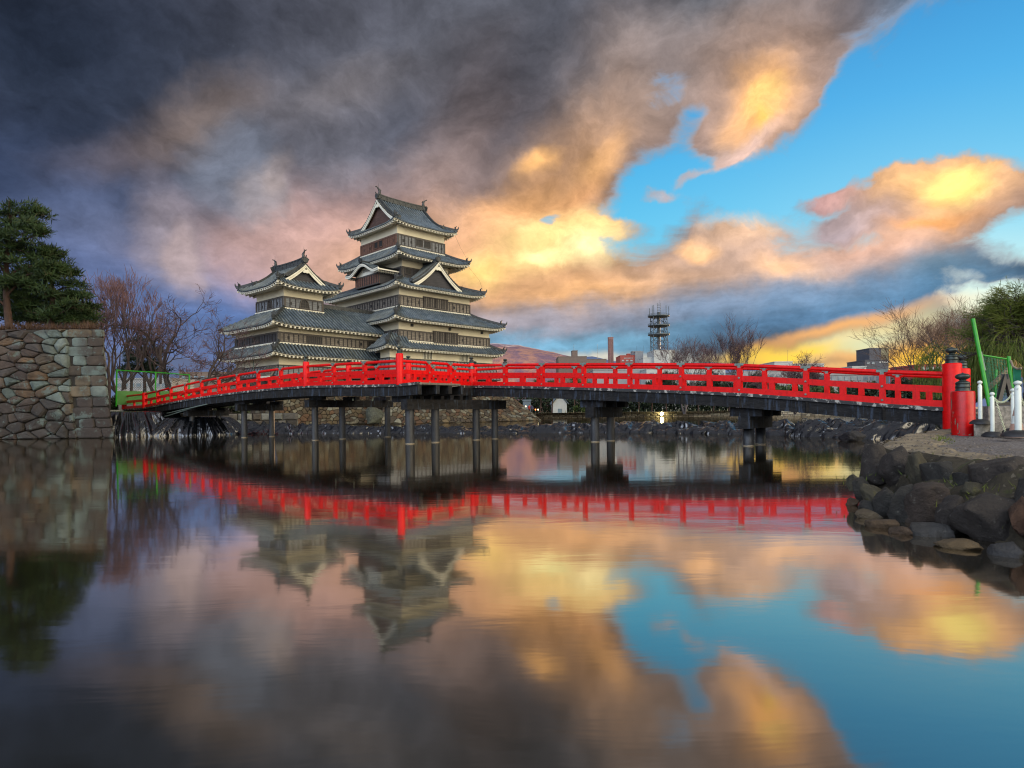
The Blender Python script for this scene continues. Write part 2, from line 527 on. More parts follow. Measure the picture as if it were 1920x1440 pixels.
def _board(c1, c2):
    def fn(N, b, oc, tcn):
        v = N.mapping(oc, scale=(0.7, 0.7, 9))
        n = N.noise(v, 1.5, 5, 0.6)
        wvn = N.n('ShaderNodeTexWave', wave_type='BANDS', bands_direction='Z', wave_profile='SAW')
        N.lk(oc, wvn.inputs[0]); wvn.inputs['Scale'].default_value = 1.35; wvn.inputs['Distortion'].default_value = 0.25
        c = N.mix(N.mrange(n, 0.3, 0.7), c1, c2)
        c = N.mix(N.mrange(wvn.outputs[1], 0.86, 0.97), c, (.02, .018, .018))
        c = N.mix(N.mrange(N.noise(oc, 0.9, 4, 0.6), .5, .7, 0, .45), c, tuple(x * .45 for x in c1))
        N.put(b.inputs['Base Color'], c); b.inputs['Roughness'].default_value = 0.7
        bump(N, b, wvn.outputs[1], 0.5, 0.05)
    return fn
M['board'] = material('cladding_board', _board((.125, .11, .095), (.25, .22, .185)))
M['board_sunset_red'] = material('cladding_board_sunset_tint', _board((.11, .05, .034), (.20, .095, .06)))  # redder copy of the boards: sunset light put into the colour
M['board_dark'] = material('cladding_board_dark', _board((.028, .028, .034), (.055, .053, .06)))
M['board_grey'] = material('cladding_board_grey', _board((.13, .14, .155), (.21, .22, .235)))
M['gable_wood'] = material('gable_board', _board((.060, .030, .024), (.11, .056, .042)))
M['batten'] = simple('black_batten', (.016, .015, .017), (.035, .032, .033), 5, .6, bs=.2)
M['batten_sunset_red'] = simple('sunset_tint_batten', (.10, .05, .035), (.15, .08, .05), 5, .6, bs=.2)  # battens for those boards, sunset warmth painted in as well
M['frame'] = simple('wall_frame_wood', (.04, .034, .031), (.075, .064, .055), 5, .6, bs=.2)
M['dark'] = simple('dark_opening', (.008, .008, .01), (.015, .014, .015), 3, .6, bs=0)
M['red'] = paint_mat('red_lacquer', (.80, .006, .006), (.55, .36, .24), 0.42, 0.735, dirt=.80, spec=.22)
M['redworn'] = paint_mat('red_lacquer_chipped', (.60, .004, .004), (.55, .36, .24), 0.3, 0.655, dirt=.7, spec=.4, streak=True)
M['iron'] = simple('cast_finial_metal', (.020, .030, .028), (.05, .065, .06), 6, .38, bs=.15, metallic=.3)
M['zinc'] = simple('grey_green_sheet_metal', (.12, .17, .15), (.22, .27, .24), 9, .5, bs=.1, metallic=.2)
M['timber'] = wood_dark('weathered_dark_timber', (.008, .008, .009), (.024, .023, .023), (.055, .075, .11))
M['timber_edge'] = simple('weathered_deck_edge', (.035, .036, .038), (.42, .40, .36), 5.5, .8, 7, .3, lo=.52, hi=.62)
M['deck'] = simple('deck_planks', (.12, .10, .085), (.2, .17, .14), 3, .8, stretch=(1, 6, 1))
def _pile(N, b, oc, tcn):
    n = N.noise(N.mapping(oc, scale=(5, 5, 1.2)), 1.2, 6, .65)
    s_ = N.n('ShaderNodeSeparateXYZ'); g = N.n('ShaderNodeNewGeometry'); N.lk(g.outputs['Position'], s_.inputs[0])
    c = N.mix(N.mrange(n, .35, .75), (.014, .015, .018), (.042, .047, .053))
    z = N.math('ADD', s_.outputs[2], N.math('MULTIPLY', n, 0.08))
    c = N.mix(N.mrange(z, .085, .06), c, (.30, .25, .17))
    c = N.mix(N.mrange(z, .055, .03), c, (.05, .03, .015))
    N.put(b.inputs['Base Color'], c); b.inputs['Roughness'].default_value = .5
    bump(N, b, N.noise(oc, 9, 6, .7), .5, .02)
M['pile'] = material('bridge_pile_wood', _pile)
M['stone'] = tone_mat('castle_wall_stone', 0.85, 2.2, .5, .7, .06)
M['stone_left'] = tone_mat('moat_wall_stone', 0.85, 1.1, .75, 1.0, .09, stain=(.032, .022, .018), moss=(.10, .135, .125))
M['joint'] = simple('dark_joint_earth', (.012, .011, .010), (.03, .026, .02), 4, .95)
M['boulder'] = tone_mat('boulder_stone', 0.75, 4.0, .6, 1.0, .09, lichen=True)
M['boulder_moss'] = tone_mat('boulder_stone_mossy', 0.8, 4.0, .6, 1.0, .09, lichen=True, moss=(.11, .10, .035))
def _tarp(N, b, oc, tcn):
    n = N.noise(oc, 1.1, 6, .6, .8); n2 = N.noise(N.mapping(oc, scale=(1, 1, .4)), 1.7, 3, .5, 1.0)
    N.put(b.inputs['Base Color'], N.mix(N.mrange(n, .5, .78), (.003, .004, .006), (.012, .012, .014)))
    N.put(b.inputs['Roughness'], N.mrange(n, .3, .7, .14, .32))
    b.inputs['Specular IOR Level'].default_value = 1.0; b.inputs['IOR'].default_value = 1.65
    rg = N.math('ABSOLUTE', N.math('SUBTRACT', n2, .5))
    bump(N, b, rg, .5, .25)
M['tarp'] = material('black_plastic_sheet', _tarp)
def _gravel(N, b, oc, tcn):
    vo = N.n('ShaderNodeTexVoronoi'); N.lk(oc, vo.inputs[0]); vo.inputs['Scale'].default_value = 42
    s_ = N.n('ShaderNodeSeparateColor'); N.lk(vo.outputs['Color'], s_.inputs[0])
    c = N.mix(N.mrange(s_.outputs[0], 0, 1, 0, 1, False), (.06, .057, .058), (.24, .22, .22))
    c = N.mix(N.mrange(N.noise(oc, .9, 4, .6), .45, .7, 0, .6), c, (.14, .115, .09))
    N.put(b.inputs['Base Color'], c); b.inputs['Roughness'].default_value = .85
    bump(N, b, vo.outputs['Distance'], .9, .03)
M['gravel'] = material('grey_gravel', _gravel)
M['sandy'] = simple('worn_sandy_kerb', (.13, .105, .07), (.25, .205, .14), 3.5, .9, 8, .8, .04)
def _bankearth(N, b, oc, tcn):
    n = N.noise(oc, 3, 8, .7)
    c = N.mix(N.mrange(n, .3, .7), (.018, .014, .009), (.075, .06, .035))
    c = N.mix(N.mrange(N.noise(oc, 5, 6, .7), .56, .68, 0, .8), c, (.06, .075, .015))
    vo = N.n('ShaderNodeTexVoronoi'); N.lk(oc, vo.inputs[0]); vo.inputs['Scale'].default_value = 26
    s_ = N.n('ShaderNodeSeparateColor'); N.lk(vo.outputs['Color'], s_.inputs[0])
    c = N.mix(N.mrange(s_.outputs[1], .93, .97, 0, .5), c, (.2, .17, .12))
    N.put(b.inputs['Base Color'], c); b.inputs['Roughness'].default_value = .95
    bump(N, b, n, 1.0, .08)
M['earth'] = material('mossy_bank_earth', _bankearth)
M['granite'] = simple('granite_block', (.13, .125, .11), (.30, .28, .25), 14, .85, 4, .6, .02)
M['grass'] = simple('winter_grass', (.13, .115, .035), (.22, .17, .07), 1.2, .95, 6, .8, .1)
M['ground'] = simple('packed_ground', (.17, .14, .10), (.24, .2, .15), .4, .95, 6, .3, .1)
M['bed'] = simple('pond_bed', (.02, .018, .012), (.03, .027, .02), 1, .95, bs=0)
def bark(name, c1, c2):
    return simple(name, c1, c2, 4, .9, 6, .8, .04, stretch=(2, 2, .5))
M['bark_pine'] = bark('pine_bark', (.035, .021, .017), (.075, .042, .032))
M['bark_dark'] = bark('dark_bark', (.035, .026, .026), (.08, .06, .058))
M['bark_grey'] = bark('grey_bark', (.06, .05, .05), (.13, .11, .11))
M['twig_pink'] = simple('budding_twigs', (.085, .045, .048), (.16, .085, .09), 2, .8, bs=0)
M['twig_dark'] = simple('dark_twigs', (.06, .035, .04), (.12, .07, .075), 2, .8, bs=0)
M['twig_warm'] = simple('warm_twigs', (.12, .07, .045), (.22, .13, .08), 2, .8, bs=0)
def leafm(name, c1, c2, c3=None, sc_=1.2, trans=0.0):
    def fn(N, b, oc, tcn):
        n = N.noise(oc, sc_, 4, .6)
        c = N.mix(N.mrange(n, .35, .65), c1, c2)
        if c3: c = N.mix(N.mrange(N.noise(oc, sc_ * 6, 2, .5), .55, .7), c, c3)
        N.put(b.inputs['Base Color'], c); b.inputs['Roughness'].default_value = .65
        b.inputs['Specular IOR Level'].default_value = .25
    return material(name, fn)
M['needles'] = leafm('pine_needles', (.009, .022, .008), (.032, .062, .018), (.05, .072, .022))
M['needles_far'] = leafm('dark_conifer_needles', (.012, .022, .014), (.03, .045, .022))
M['shrub'] = leafm('evergreen_leaves', (.03, .055, .02), (.08, .12, .035), (.12, .14, .05), .5)
M['hedge'] = leafm('hedge_leaves', (.016, .026, .014), (.04, .055, .028), (.22, .22, .18), .8)
M['willow'] = leafm('young_willow_leaves', (.06, .10, .014), (.13, .16, .025), (.19, .20, .06), .8)
M['dry'] = leafm('dry_reddish_brush', (.045, .025, .018), (.09, .052, .032), None, .8)
M['green_paint'] = paint_mat('bright_green_paint', (.02, .33, .012), (.35, .38, .30), .4, .74)
M['green_panel'] = simple('green_sheet_panel', (.045, .16, .035), (.07, .21, .05), 1, .5, bs=.1)
M['green_dark'] = simple('dark_green_net_panel', (.008, .13, .07), (.015, .2, .10), 2, .6, bs=.2)
M['white_post'] = simple('white_chain_post_paint', (.62, .68, .62), (.74, .78, .72), 3, .45, bs=.05)
M['rubber'] = simple('black_rubber_base', (.012, .012, .014), (.03, .03, .032), 5, .6, bs=.1)
M['chain'] = simple('pale_plastic_chain', (.55, .60, .42), (.66, .70, .5), 5, .5, bs=0)
M['rope'] = simple('black_rope', (.02, .02, .02), (.035, .035, .03), 8, .9, bs=0)
M['black_frame'] = simple('black_steel_frame', (.012, .012, .013), (.03, .028, .028), 4, .5, bs=.1)
M['grey_wood'] = simple('greyed_plank', (.18, .14, .10), (.28, .22, .16), 3, .8)
def flat(name, c, rough=.8, var=.12):
    return simple(name, c, tuple(x * (1 - var) for x in c), .6, rough, 3, 0)
M['b_brown'] = flat('brown_render', (.16, .12, .10)); M['b_grey'] = flat('grey_render', (.28, .29, .30))
M['b_white'] = flat('white_render', (.42, .44, .43)); M['b_red'] = flat('red_brick_render', (.38, .08, .06))
M['b_dark'] = flat('dark_facade', (.075, .08, .10)); M['b_olive'] = flat('olive_facade', (.22, .21, .13))
M['b_pink'] = flat('reddish_concrete', (.30, .16, .15)); M['b_roof'] = flat('blue_roof', (.12, .16, .20))
M['glass'] = simple('window_glass', (.10, .14, .17), (.2, .26, .3), .8, .15, bs=0)
M['steel'] = simple('tower_steel', (.05, .065, .075), (.10, .12, .13), 1, .5, bs=0, metallic=.3)
M['skin'] = flat('skin', (.42, .26, .2)); M['coat'] = flat('navy_coat', (.03, .04, .09)); M['coat_red'] = flat('red_jacket', (.5, .05, .04))
M['trouser'] = flat('dark_trousers', (.02, .02, .025)); M['hair'] = flat('black_hair', (.01, .009, .008))
def _mount(N, b, oc, tcn):
    n = N.noise(oc, .006, 8, .65); s_ = N.n('ShaderNodeSeparateXYZ'); N.lk(oc, s_.inputs[0])
    c = N.mix(N.mrange(n, .4, .62), (.20, .12, .18), (.46, .23, .17))
    c = N.mix(N.mrange(N.math('ADD', s_.outputs[2], N.math('MULTIPLY', n, 260)), 600, 690, 0, .8), c, (.75, .72, .76))
    N.put(b.inputs['Base Color'], c); b.inputs['Roughness'].default_value = .95
    bump(N, b, N.noise(oc, .01, 8, .65), 1.0, 60)
M['mountain'] = material('snowy_mountain', _mount)
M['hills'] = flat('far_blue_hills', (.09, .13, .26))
def _water(N, b, oc, tcn):
    t = N.t; t.nodes.remove(b)
    o = [x for x in t.nodes if x.bl_idname == 'ShaderNodeOutputMaterial'][0]
    g = N.n('ShaderNodeNewGeometry'); pos = g.outputs['Position']
    w1 = N.noise(N.mapping(pos, scale=(.55, 1.6, 1)), 1.0, 4, .55, .4)
    w2 = N.noise(N.mapping(pos, scale=(2.4, 9, 1)), 1.0, 3, .55, .3)
    patch = N.mrange(N.noise(N.mapping(pos, scale=(.05, .12, 1)), 1.0, 3, .5), .42, .62, .15, 1)
    h = N.math('ADD', N.math('MULTIPLY', w1, .55), N.math('MULTIPLY', N.math('MULTIPLY', w2, .10), patch))
    bp = N.n('ShaderNodeBump'); bp.inputs['Strength'].default_value = 1.0; bp.inputs['Distance'].default_value = .0035
    N.lk(h, bp.inputs['Height'])
    gl = N.n('ShaderNodeBsdfGlossy'); gl.inputs['Color'].default_value = (.94, .89, .81, 1)
    N.put(gl.inputs['Roughness'], .06); N.lk(bp.outputs[0], gl.inputs['Normal'])
    df = N.n('ShaderNodeBsdfDiffuse'); df.inputs['Color'].default_value = (.016, .015, .009, 1)
    fr = N.n('ShaderNodeFresnel'); fr.inputs[0].default_value = 1.33
    N.put(N.n('ShaderNodeMath').inputs[0], 0)
    fac = N.mrange(fr.outputs[0], .05, .36, .33, .86, False)
    mx = N.n('ShaderNodeMixShader'); N.lk(fac, mx.inputs[0]); N.lk(df.outputs[0], mx.inputs[1]); N.lk(gl.outputs[0], mx.inputs[2])
    N.lk(mx.outputs[0], o.inputs[0])
M['water'] = material('moat_water', _water)

# ================================================================== castle
def lerp_tab(tab, s):
    for (s0, v0), (s1, v1) in zip(tab, tab[1:]):
        if s <= s1: return v0 + (v1 - v0) * (s - s0) / (s1 - s0) if s1 > s0 else v1
    return tab[-1][1]

class Slope:
    """one roof slope. O = eave origin (x,y), U = unit vector along the eave, V = unit vector inward (2-D, local),
    lo/hi tables: p limits as a function of s (distance inward), S = depth, z(s) profile"""
    def __init__(s, O, U, V, lo, hi, S, ze, rise, conc=0.42, lift=0.4, liftlo=True, lifthi=True, zfun=None):
        s.O, s.U, s.V, s.lo, s.hi, s.S, s.ze, s.rise, s.conc, s.lift = Vector(O), Vector(U), Vector(V), lo, hi, S, ze, rise, conc, lift
        s.ll, s.lh, s.zfun = liftlo, lifthi, zfun
    def z(s, p, q):
        x = min(max(q / s.S, 0), 1)
        z = s.zfun(q) if s.zfun else s.ze + s.rise * ((1 - s.conc) * x + s.conc * x * x)
        a, b = lerp_tab(s.lo, q), lerp_tab(s.hi, q)
        c = 0.0
        Wd = 3.2
        fade = max(0, 1 - q / 3.2)
        if s.ll: c = max(c, max(0, 1 - (p - a) / Wd) ** 2.2)
        if s.lh: c = max(c, max(0, 1 - (b - p) / Wd) ** 2.2)
        return z + s.lift * c * fade
    def pt(s, p, q, dz=0.0):
        xy = s.O + s.U * p + s.V * q
        return Vector((xy.x, xy.y, s.z(p, q) + dz))
    def surface(s, mb, np_=26, nq=9):
        rows = []
        for j in range(nq + 1):
            q = s.S * j / nq
            a, b = lerp_tab(s.lo, q), lerp_tab(s.hi, q)
            rows.append([s.pt(a + (b - a) * i / np_, q) for i in range(np_ + 1)])
        mb.grid(rows, 0)
        # tile edge at the eave, 0.12 thick
        a, b = lerp_tab(s.lo, 0), lerp_tab(s.hi, 0)
        ps = [a + (b - a) * i / np_ for i in range(np_ + 1)]
        mb.grid([[s.pt(p, 0, -.13) for p in ps], [s.pt(p, 0) for p in ps]], 0)
    def ribs(s, mb, gap=0.46, wd=0.20, ht=0.12, n=9):
        a0, b0 = min(v for _, v in s.lo), max(v for _, v in s.hi)
        k = int((b0 - a0) / gap)
        off = ((b0 - a0) - k * gap) / 2
        for i in range(k + 1):
            p = a0 + off + i * gap
            run = []
            for j in range(n * 3 + 1):
                q = s.S * j / (n * 3)
                if lerp_tab(s.lo, q) - .01 <= p <= lerp_tab(s.hi, q) + .01: run.append(q)
            if len(run) < 2: continue
            q0, q1 = run[0], run[-1]
            if q1 - q0 < .1: continue
            m = max(2, int((q1 - q0) / s.S * n) + 1)
            rows = []
            for j in range(m + 1):
                q = q0 + (q1 - q0) * j / m - (.04 if j == 0 and q0 < .01 else 0)
                c = s.pt(p, q)
                o3 = Vector((s.U.x, s.U.y, 0)) * wd / 2
                rows.append([c - o3 + Vector((0, 0, .005)), c - o3 * .6 + Vector((0, 0, ht)), c + o3 * .6 + Vector((0, 0, ht)), c + o3 + Vector((0, 0, .005))])
            mb.grid(rows, 1)
            if q0 < .01:     # round end tile
                c = s.pt(p, -.05); o3 = Vector((s.U.x, s.U.y, 0)); v3 = Vector((s.V.x, s.V.y, 0))
                cc = c + Vector((0, 0, .0))
                mb.face([cc + (o3 * cos(2 * pi * t / 7) + Vector((0, 0, sin(2 * pi * t / 7)))) * .10 for t in range(7)], 1)
    def eaves(s, mb, over, rafter=0.50, inner_rise=0.2):
        """white fascia, rafters and soffit under the tile edge; slots 0 white, 1 soffit"""
        a, b = lerp_tab(s.lo, 0), lerp_tab(s.hi, 0)
        n = 26
        ps = [a + (b - a) * i / n for i in range(n + 1)]
        def P(p, q, dz):
            # clip to the hips
            lo, hi = lerp_tab(s.lo, max(q, 0)), lerp_tab(s.hi, max(q, 0))
            pc = lo + (hi - lo) * (p - a) / (b - a)
            xy = s.O + s.U * pc + s.V * q
            return Vector((xy.x, xy.y, s.z(p, 0) + dz + inner_rise * q / max(over, .1)))
        mb.grid([[P(p, .05, -.21) for p in ps], [P(p, .05, -.125) for p in ps]], 0)
        mb.grid([[P(p, .16, -.21) for p in ps], [P(p, .05, -.21) for p in ps]], 0)
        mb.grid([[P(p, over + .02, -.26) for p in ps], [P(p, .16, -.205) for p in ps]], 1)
        k = int((b - a) / rafter)
        for i in range(k + 1):
            p = a + ((b - a) - k * rafter) / 2 + i * rafter
            xy0 = s.O + s.U * p + s.V * .10
            q1 = over
            # rafters end at the hip line near the corners
            while q1 > .2 and not (lerp_tab(s.lo, q1) <= p <= lerp_tab(s.hi, q1)): q1 -= .1
            xy1 = s.O + s.U * p + s.V * q1
            z0 = s.z(p, 0) - .31
            mb.beam((xy0.x, xy0.y, z0), (xy1.x, xy1.y, z0 + inner_rise * q1 / max(over, .1)), .20, .19, 0)

def ridge_line(mb, pts, w0=.30, h=.26, cap=True):
    """stacked ridge tiles following points on the roof"""
    for a, b in zip(pts, pts[1:]):
        mb.beam(a + Vector((0, 0, h / 2)), b + Vector((0, 0, h / 2)), w0, h + .04, 0)
        mb.beam(a + Vector((0, 0, h + .04)), b + Vector((0, 0, h + .04)), w0 * .55, .12, 0)
def ogre_tile(mb, p, d, s=1.0):
    """end tile block with a raised crest, facing d"""
    d = Vector((d[0], d[1], 0)).normalized()
    p = Vector(p)
    mb.beam(p - d * .12 * s + Vector((0, 0, .28 * s)), p + d * .16 * s + Vector((0, 0, .28 * s)), .52 * s, .62 * s, 0)
    side = Vector((-d.y, d.x, 0))
    for k in (-1, 1):
        mb.beam(p + side * .22 * k * s + Vector((0, 0, .1 * s)), p + side * .42 * k * s + Vector((0, 0, .5 * s)), .2 * s, .16 * s, 0, up=d)
    mb.tube([p + d * .1 * s + Vector((0, 0, .55 * s)), p + d * .3 * s + Vector((0, 0, .85 * s))], [.11 * s, .05 * s], 6)

def hip(parent, S1, S2, qmax, tip=0.0):
    """ridge on the corner shared by slope S1's hi end"""
    mb = MB()
    pts = []
    n = 9
    for j in range(n + 1):
        q = -.05 + (qmax + .05) * j / n
        pts.append(S1.pt(lerp_tab(S1.hi, q), max(q, 0), .02))
        if q < 0:
            xy = S1.O + S1.U * (lerp_tab(S1.hi, 0) + .05) - S1.V * .05
            pts[-1].x, pts[-1].y = xy.x, xy.y; pts[-1].z += .06
    ridge_line(mb, pts)
    d = (pts[0] - pts[3]); d.z = 0; d.normalize()
    # upturned tip and end tile
    mb.tube([pts[0] + Vector((0, 0, .2)), pts[0] + d * .12 + Vector((0, 0, .42)), pts[0] + d * .16 + Vector((0, 0, .68))], [.13, .1, .03], 6)
    ogre_tile(mb, pts[0] + (pts[3] - pts[0]) * .42 + Vector((0, 0, .14)), d, .72)
    return mb.build('hip_ridge', M['ridge'], parent)

def skirt(root, outer, inner, ze, zi, lift=.4, conc=.2, over=1.5, sides='flrb', gap=.46, name='roof'):
    """four-sided roof skirt; outer/inner = (r0, r1, l0, l1)"""
    R0, R1, L0, L1 = outer; r0, r1, l0, l1 = inner
    rise = zi - ze
    sl = {}
    S = l0 - L0
    sl['f'] = Slope((0, L0), (1, 0), (0, 1), [(0, R0), (S, r0)], [(0, R1), (S, r1)], S, ze, rise, conc, lift)
    S = R1 - r1
    sl['r'] = Slope((R1, 0), (0, 1), (-1, 0), [(0, L0), (S, l0)], [(0, L1), (S, l1)], S, ze, rise, conc, lift)
    S = L1 - l1
    sl['b'] = Slope((0, L1), (-1, 0), (0, -1), [(0, -R1), (S, -r1)], [(0, -R0), (S, -r0)], S, ze, rise, conc, lift)
    S = r0 - R0
    sl['l'] = Slope((R0, 0), (0, -1), (1, 0), [(0, -L1), (S, -l1)], [(0, -L0), (S, -l0)], S, ze, rise, conc, lift)
    mb = MB(); ev = MB()
    for k in sides:
        sl[k].surface(mb); sl[k].eaves(ev, over); sl[k].ribs(mb, gap)
    rf = mb.build(name, [M['tile'], M['tile_rib']], root)
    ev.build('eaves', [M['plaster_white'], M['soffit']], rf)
    order = {'l': 'f', 'f': 'r', 'r': 'b', 'b': 'l'}
    for k in sides:
        if order[k] in sides: hip(rf, sl[k], None, sl[k].S)
    return rf, sl

def white_row(root, rect, z, sides='fl', step=.36):
    """row of plaster-tipped tiles where a skirt meets the wall above"""
    r0, r1, l0, l1 = rect
    mb = MB()
    o = .12
    segs = {'f': ((r0 - o, l0 - o), (r1 + o, l0 - o)), 'r': ((r1 + o, l0 - o), (r1 + o, l1 + o)), 'b': ((r1 + o, l1 + o), (r0 - o, l1 + o)), 'l': ((r0 - o, l1 + o), (r0 - o, l0 - o))}
    for k in sides:
        (x0, y0), (x1, y1) = segs[k]
        L = math.hypot(x1 - x0, y1 - y0); n = int(L / step)
        mb.beam((x0, y0, z + .08), (x1, y1, z + .08), .12, .07, 0)
        for i in range(n + 1):
            t = (i + .5) / (n + 1)
            x, y = x0 + (x1 - x0) * t, y0 + (y1 - y0) * t
            mb.box(x - .09, x + .09, y - .09, y + .09, z - .06, z + .06, 0)
    return mb.build('plaster_tile_row', M['plaster_white'], root)

def cladding(root, rect, zb, zt, sides='flrb', board='board', batten='batten', step=.62, holes=(), leftmats=None, proud=.07):
    """dark boarded lower wall with battens and rails; holes = list of (side, position, width, z0, z1, kind)"""
    r0, r1, l0, l1 = rect
    def seg(k):
        return {'f': ((r0, l0), (1, 0), (0, -1), r1 - r0), 'r': ((r1, l0), (0, 1), (1, 0), l1 - l0),
                'b': ((r1, l1), (-1, 0), (0, 1), r1 - r0), 'l': ((r0, l1), (0, -1), (-1, 0), l1 - l0)}[k]
    for k in sides:
        O, U, Nn, L = seg(k)
        O = Vector((*O, 0)); U = Vector((*U, 0)); Nn = Vector((*Nn, 0))
        Mx = Matrix(((U.x, Nn.x, 0, O.x), (U.y, Nn.y, 0, O.y), (0, 0, 1, 0), (0, 0, 0, 1)))
        bm_, bt_ = board, batten
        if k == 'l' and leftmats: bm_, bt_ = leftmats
        mb = MB()
        e = proud if k in 'fb' else 0
        mb.box(-e, L + e, 0, proud, zb, zt, 0, M=Mx)
        mb.box(-e, L + e, proud + .002, proud + .06, zt - .14, zt + .06, 1, M=Mx)
        mb.box(-e, L + e, proud + .002, proud + .05, zb - .02, zb + .16, 1, M=Mx)
        hs = [h for h in holes if h[0] == k]
        n = max(2, int(L / step))
        for i in range(n + 1):
            x = L * i / n
            x = min(max(x, .08), L - .08)
            if any(abs(x - h[1]) < h[2] / 2 + .03 for h in hs if h[2] > .6): continue
            w_ = .05 if 0 < i < n else .11
            mb.box(x - w_, x + w_, proud + .003, proud + (.065 if 0 < i < n else .075), zb + .162, zt - .142, 2 if 0 < i < n else 1, M=Mx)
        cl = mb.build('board_cladding', [M[bm_], M['frame'] if bt_ == 'batten' else M[bt_], M[bt_]], root)
        for (_, x, w_, z0, z1, kind) in hs:
            wb = MB()
            if kind == 'loop':
                wb.box(x - w_ / 2, x + w_ / 2, proud + .001, proud + .02, z0, z1, 0, M=Mx)
                for q in (-1, 1): wb.box(x + q * w_ / 2 - .025, x + q * w_ / 2 + .025, proud + .001, proud + .045, z0, z1, 1, M=Mx)
                wb.build('loophole', [M['dark'], M[bt_]], root)
            elif kind == 'square':
                wb.box(x - w_ / 2, x + w_ / 2, proud + .001, proud + .03, z0, z1, 0, M=Mx)
                wb.box(x - w_ / 2 - .06, x + w_ / 2 + .06, proud + .03, proud + .11, z0 - .09, z0, 1, M=Mx)
                wb.box(x - w_ / 2 - .06, x + w_ / 2 + .06, proud + .03, proud + .11, z1, z1 + .08, 1, M=Mx)
                for q in (-1, 1): wb.box(x + q * (w_ / 2 + .04) - .035, x + q * (w_ / 2 + .04) + .035, proud + .03, proud + .10, z0, z1, 1, M=Mx)
                for q in (-.28, 0, .28): wb.box(x + q * w_ - .02, x + q * w_ + .02, proud + .03, proud + .06, z0, z1, 2, M=Mx)
                wb.build('window', [M['dark'], M['frame'] if bt_ == 'batten' else M[bt_], M['batten']], root)
            elif kind == 'lattice':       # projecting slatted bay
                wb.box(x - w_ / 2, x + w_ / 2, proud + .002, proud + .10, z0, z1, 0, M=Mx)
                wb.box(x - w_ / 2 - .08, x + w_ / 2 + .08, proud, proud + .26, z1, z1 + .12, 1, M=Mx)
                wb.box(x - w_ / 2 - .05, x + w_ / 2 + .05, proud, proud + .22, z0 - .13, z0, 1, M=Mx)
                m = max(3, int(w_ / .2))
                for q in range(m + 1):
                    xx = x - w_ / 2 + w_ * q / m
                    big = q in (0, m // 2, m)
                    wb.box(xx - (.06 if big else .045), xx + (.06 if big else .045), proud + .102, proud + (.2 if big else .16), z0, z1, 1 if big or q % 2 else 2, M=Mx)
                wb.build('lattice_window', [M['dark'], M['frame'], M['board']], root)
            elif kind == 'bars':          # open dark window with black bars
                wb.box(x - w_ / 2, x + w_ / 2, proud + .001, proud + .02, z0, z1, 0, M=Mx)
                m = max(3, int(w_ / .26))
                for q in range(m + 1):
                    xx = x - w_ / 2 + w_ * q / m
                    wb.box(xx - .035, xx + .035, proud + .022, proud + .08, z0, z1, 1, M=Mx)
                wb.build('barred_window', [M['dark'], M['frame']], root)
            elif kind == 'arch':          # bell-shaped temple window
                n2 = 9
                prof = [(-w_ / 2 * 1.12, z0), (-w_ / 2 * .98, z0 + (z1 - z0) * .45), (-w_ / 2 * .86, z0 + (z1 - z0) * .7), (-w_ / 2 * .5, z0 + (z1 - z0) * .93), (0, z1)]
                full = prof + [(-a, b) for a, b in prof[-2::-1]]
                def P(a, b, o): return Mx @ Vector((x + a, o, b))
                wb.face([P(a, b, proud + .01) for a, b in full][::-1], 0)
                for (a0, b0), (a1, b1) in zip(full, full[1:]):
                    wb.beam(P(a0, b0, proud + .05), P(a1, b1, proud + .05), .11, .12, 1, up=Nn)
                wb.beam(P(full[0][0] - .05, z0, proud + .05), P(-full[0][0] + .05, z0, proud + .05), .12, .12, 1)
                for q in (-.3, -.1, .1, .3):
                    wb.beam(P(q * w_, z0, proud + .03), P(q * w_, z1 - .12 - abs(q) * .35, proud + .03), .045, .04, 2, up=Nn)
                for q in (.3, .6): wb.beam(P(-w_ * .45, z0 + (z1 - z0) * q, proud + .04), P(w_ * .45, z0 + (z1 - z0) * q, proud + .04), .03, .04, 2)
                wb.build('arched_window', [M['dark'], M['frame'], M['frame']], root)

def plaster(root, rect, zb, zt, mat='plaster'):
    mb = MB()
    mb.box(*rect, zb, zt)
    return mb.build('plaster_wall', M[mat], root)

def fish(root, p, d, s=1.0, name='fish_ornament'):
    """shachi roof fish: head down, body curving up to a forked tail, with a lightning spike"""
    d = Vector((d[0], d[1], 0)).normalized(); p = Vector(p)
    mb = MB()
    c = [(0.0, 0.0), (.10, .28), (.06, .58), (-.10, .86), (-.30, 1.06), (-.46, 1.24)]
    pts = [p + (d * a + Vector((0, 0, b))) * s for a, b in c]
    mb.tube(pts, [.26 * s, .25 * s, .2 * s, .15 * s, .11 * s, .04 * s], 8)
    side = Vector((-d.y, d.x, 0))
    for k in (-1, 1):
        mb.face([pts[4], pts[4] + (d * -.35 + side * .2 * k + Vector((0, 0, .1))) * s, pts[5] + (side * .25 * k + d * -.1 + Vector((0, 0, .12))) * s, pts[5]])
        mb.face([pts[2], pts[2] + (d * .34 + side * .1 * k + Vector((0, 0, .12))) * s, pts[3] + (d * .2 + Vector((0, 0, .2))) * s])
        mb.face([pts[1], pts[1] + (side * .42 * k + Vector((0, 0, .2))) * s, pts[2]])
    mb.tube([pts[3], pts[3] + Vector((0, 0, 1.05 * s))], [.035 * s, .012 * s], 5)
    return mb.build(name, M['ridge'], root)

